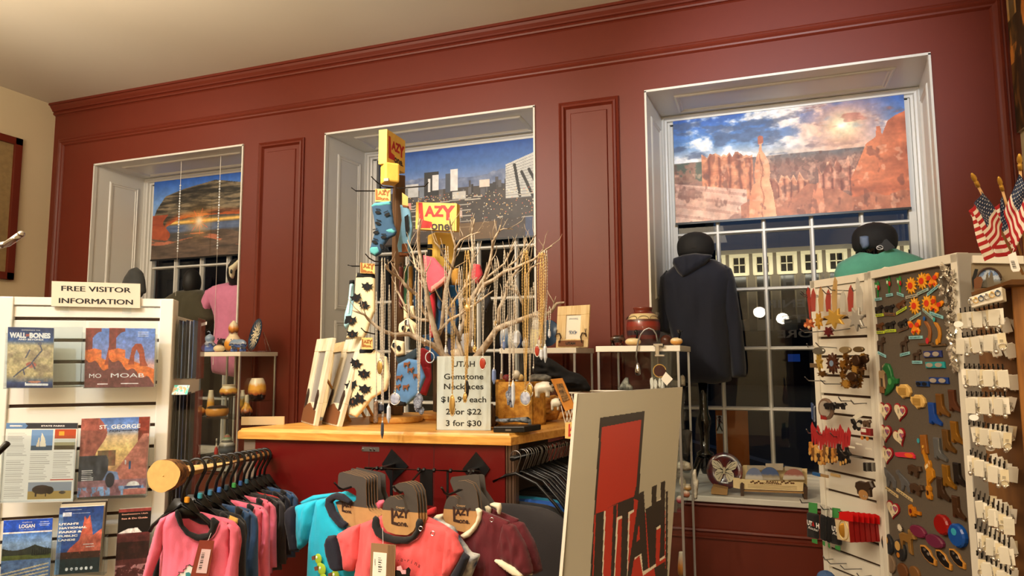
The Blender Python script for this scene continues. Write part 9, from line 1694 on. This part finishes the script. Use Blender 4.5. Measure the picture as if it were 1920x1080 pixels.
def flag(lab, top, bot, d0, d1, q, d, seed, tagc=None):
 """top/bot: ends of the stick; q = picture corners hoist-top, fly-top, fly-bottom, hoist-bottom"""
 a = aD(*J3(*top), d0); b = aD(*J3(*bot), d1); o = thing('hand_flag', b, lab, 'flag', 'small flags'); MB().tube([a, b], .0032, 8).build('stick', mat('pale_stick', (222, 176, 120), .5), o, True)
 dr_ = (a-b).normalized(); MB().lathe([(.0045, -.012), (.0048, .002), (.0030, .003), (.0055, .010), (.0050, .018), (.0028, .026), (.0012, .028)], a, 12, dr_).build('finial', mat('gilt_tip', (206, 160, 70), .35, .6), o, True)
 P = [aD(*J3(*p), dd) for p, dd in zip(q, d)]; nx, ny = 114, 78; uu, vv = np.meshgrid(np.arange(nx+1)/nx, np.arange(ny+1)/ny)
 Pn = [np.array(p) for p in P]
 co = ((1-uu)*(1-vv))[..., None]*Pn[0]+(uu*(1-vv))[..., None]*Pn[1]+(uu*vv)[..., None]*Pn[2]+((1-uu)*vv)[..., None]*Pn[3]
 n_ = (P[1]-P[0]).cross(P[3]-P[0]).normalized(); wv = (.008*np.sin(uu*7+seed+vv*1.5)*uu+.004*np.sin(uu*15+vv*4))
 sag = -.020*np.sin(uu*pi)*(.4+.6*vv); co = co+np.array(n_)*wv[..., None]+np.array([0, 0, 1.])*sag[..., None]
 lc = np.clip(FA.a/255, 0, 1); lc = np.where(lc <= .04045, lc/12.92, ((lc+.055)/1.055)**2.4).reshape(-1, 3)
 idx = np.arange((nx+1)*(ny+1)).reshape(ny+1, nx+1); qd = np.stack([idx[:-1, :-1], idx[1:, :-1], idx[1:, 1:], idx[:-1, 1:]], -1).reshape(-1, 4)
 me = bpy.data.meshes.new('cloth'); me.from_pydata((co.reshape(-1, 3)-np.array(b)).tolist(), [], qd.tolist()); me.polygons.foreach_set('use_smooth', [True]*len(qd))
 ca = me.color_attributes.new('print', 'FLOAT_COLOR', 'CORNER'); full = np.ones((len(qd), 4, 4), dtype=np.float32); full[..., :3] = lc[:, None, :]; ca.data.foreach_set('color', full.ravel())
 me.materials.append(artmat(rough=.7)); f = bpy.data.objects.new('cloth', me); COL.objects.link(f); f.parent = o; so = f.modifiers.new('s', 'SOLIDIFY'); so.thickness = .0008
 return o
flag('small United States flag on a stick, leftmost of the three', (210, 175), (575, 890), 1.66, 1.74, [(245, 245), (135, 425), (275, 790), (425, 500)], [1.665, 1.62, 1.60, 1.69], 1)
flag('small United States flag on a stick, middle one behind the others', (405, 205), (560, 740), 1.74, 1.80, [(415, 285), (345, 365), (300, 690), (520, 700)], [1.75, 1.78, 1.80, 1.77], 2)
flag('small United States flag on a stick, rightmost and cut by the frame edge', (550, 40), (600, 900), 1.60, 1.70, [(545, 110), (700, 300), (520, 690), (425, 400)], [1.605, 1.6, 1.63, 1.66], 4)
tg = PL(aD(1898, 490, 1.60), (1, -.1, 0)); t = thing('barcode_tag', tg.at(1898, 505), 'white barcode tag tied to the flag sticks', 'tag'); plate('tag', [J3(*p) for p in [(455, 740), (515, 715), (552, 850), (545, 868), (495, 872), (480, 850)]], tg, M_inkw, t); m = MB()
for k in range(7): m.boxo(tg.at(*J3(478+3.0*k, 790+9*k), .002), tg.U*.007, ZU*(.0008+.0006*(k % 2)), tg.N*.0003)
m.build('barcode', M_ink, t); MB().tube([tg.at(*J3(487, 735)), tg.at(*J3(505, 690)), aD(*J3(470, 640), 1.70)], .0008, 4).build('string', M_inkw, t)
for k, (x, y, z) in enumerate(((.03, -4.0, 2.35), (.42, -3.9, 2.22))):
 o = thing('globe_lamp', (x, y, z), 'round globe lamp hanging at the back of the shop, %s' % ['left', 'right'][k], 'lamp'); MB().ell((x, y, z), .11, .11, .10, n=16, m=10).build('globe', mat('lamp_glow', (255, 246, 226), .5, emit=40.0), o, True); MB().tube([(x, y, z+.06), (x, y, HC)], .004, 6).build('cord', M_black, o)
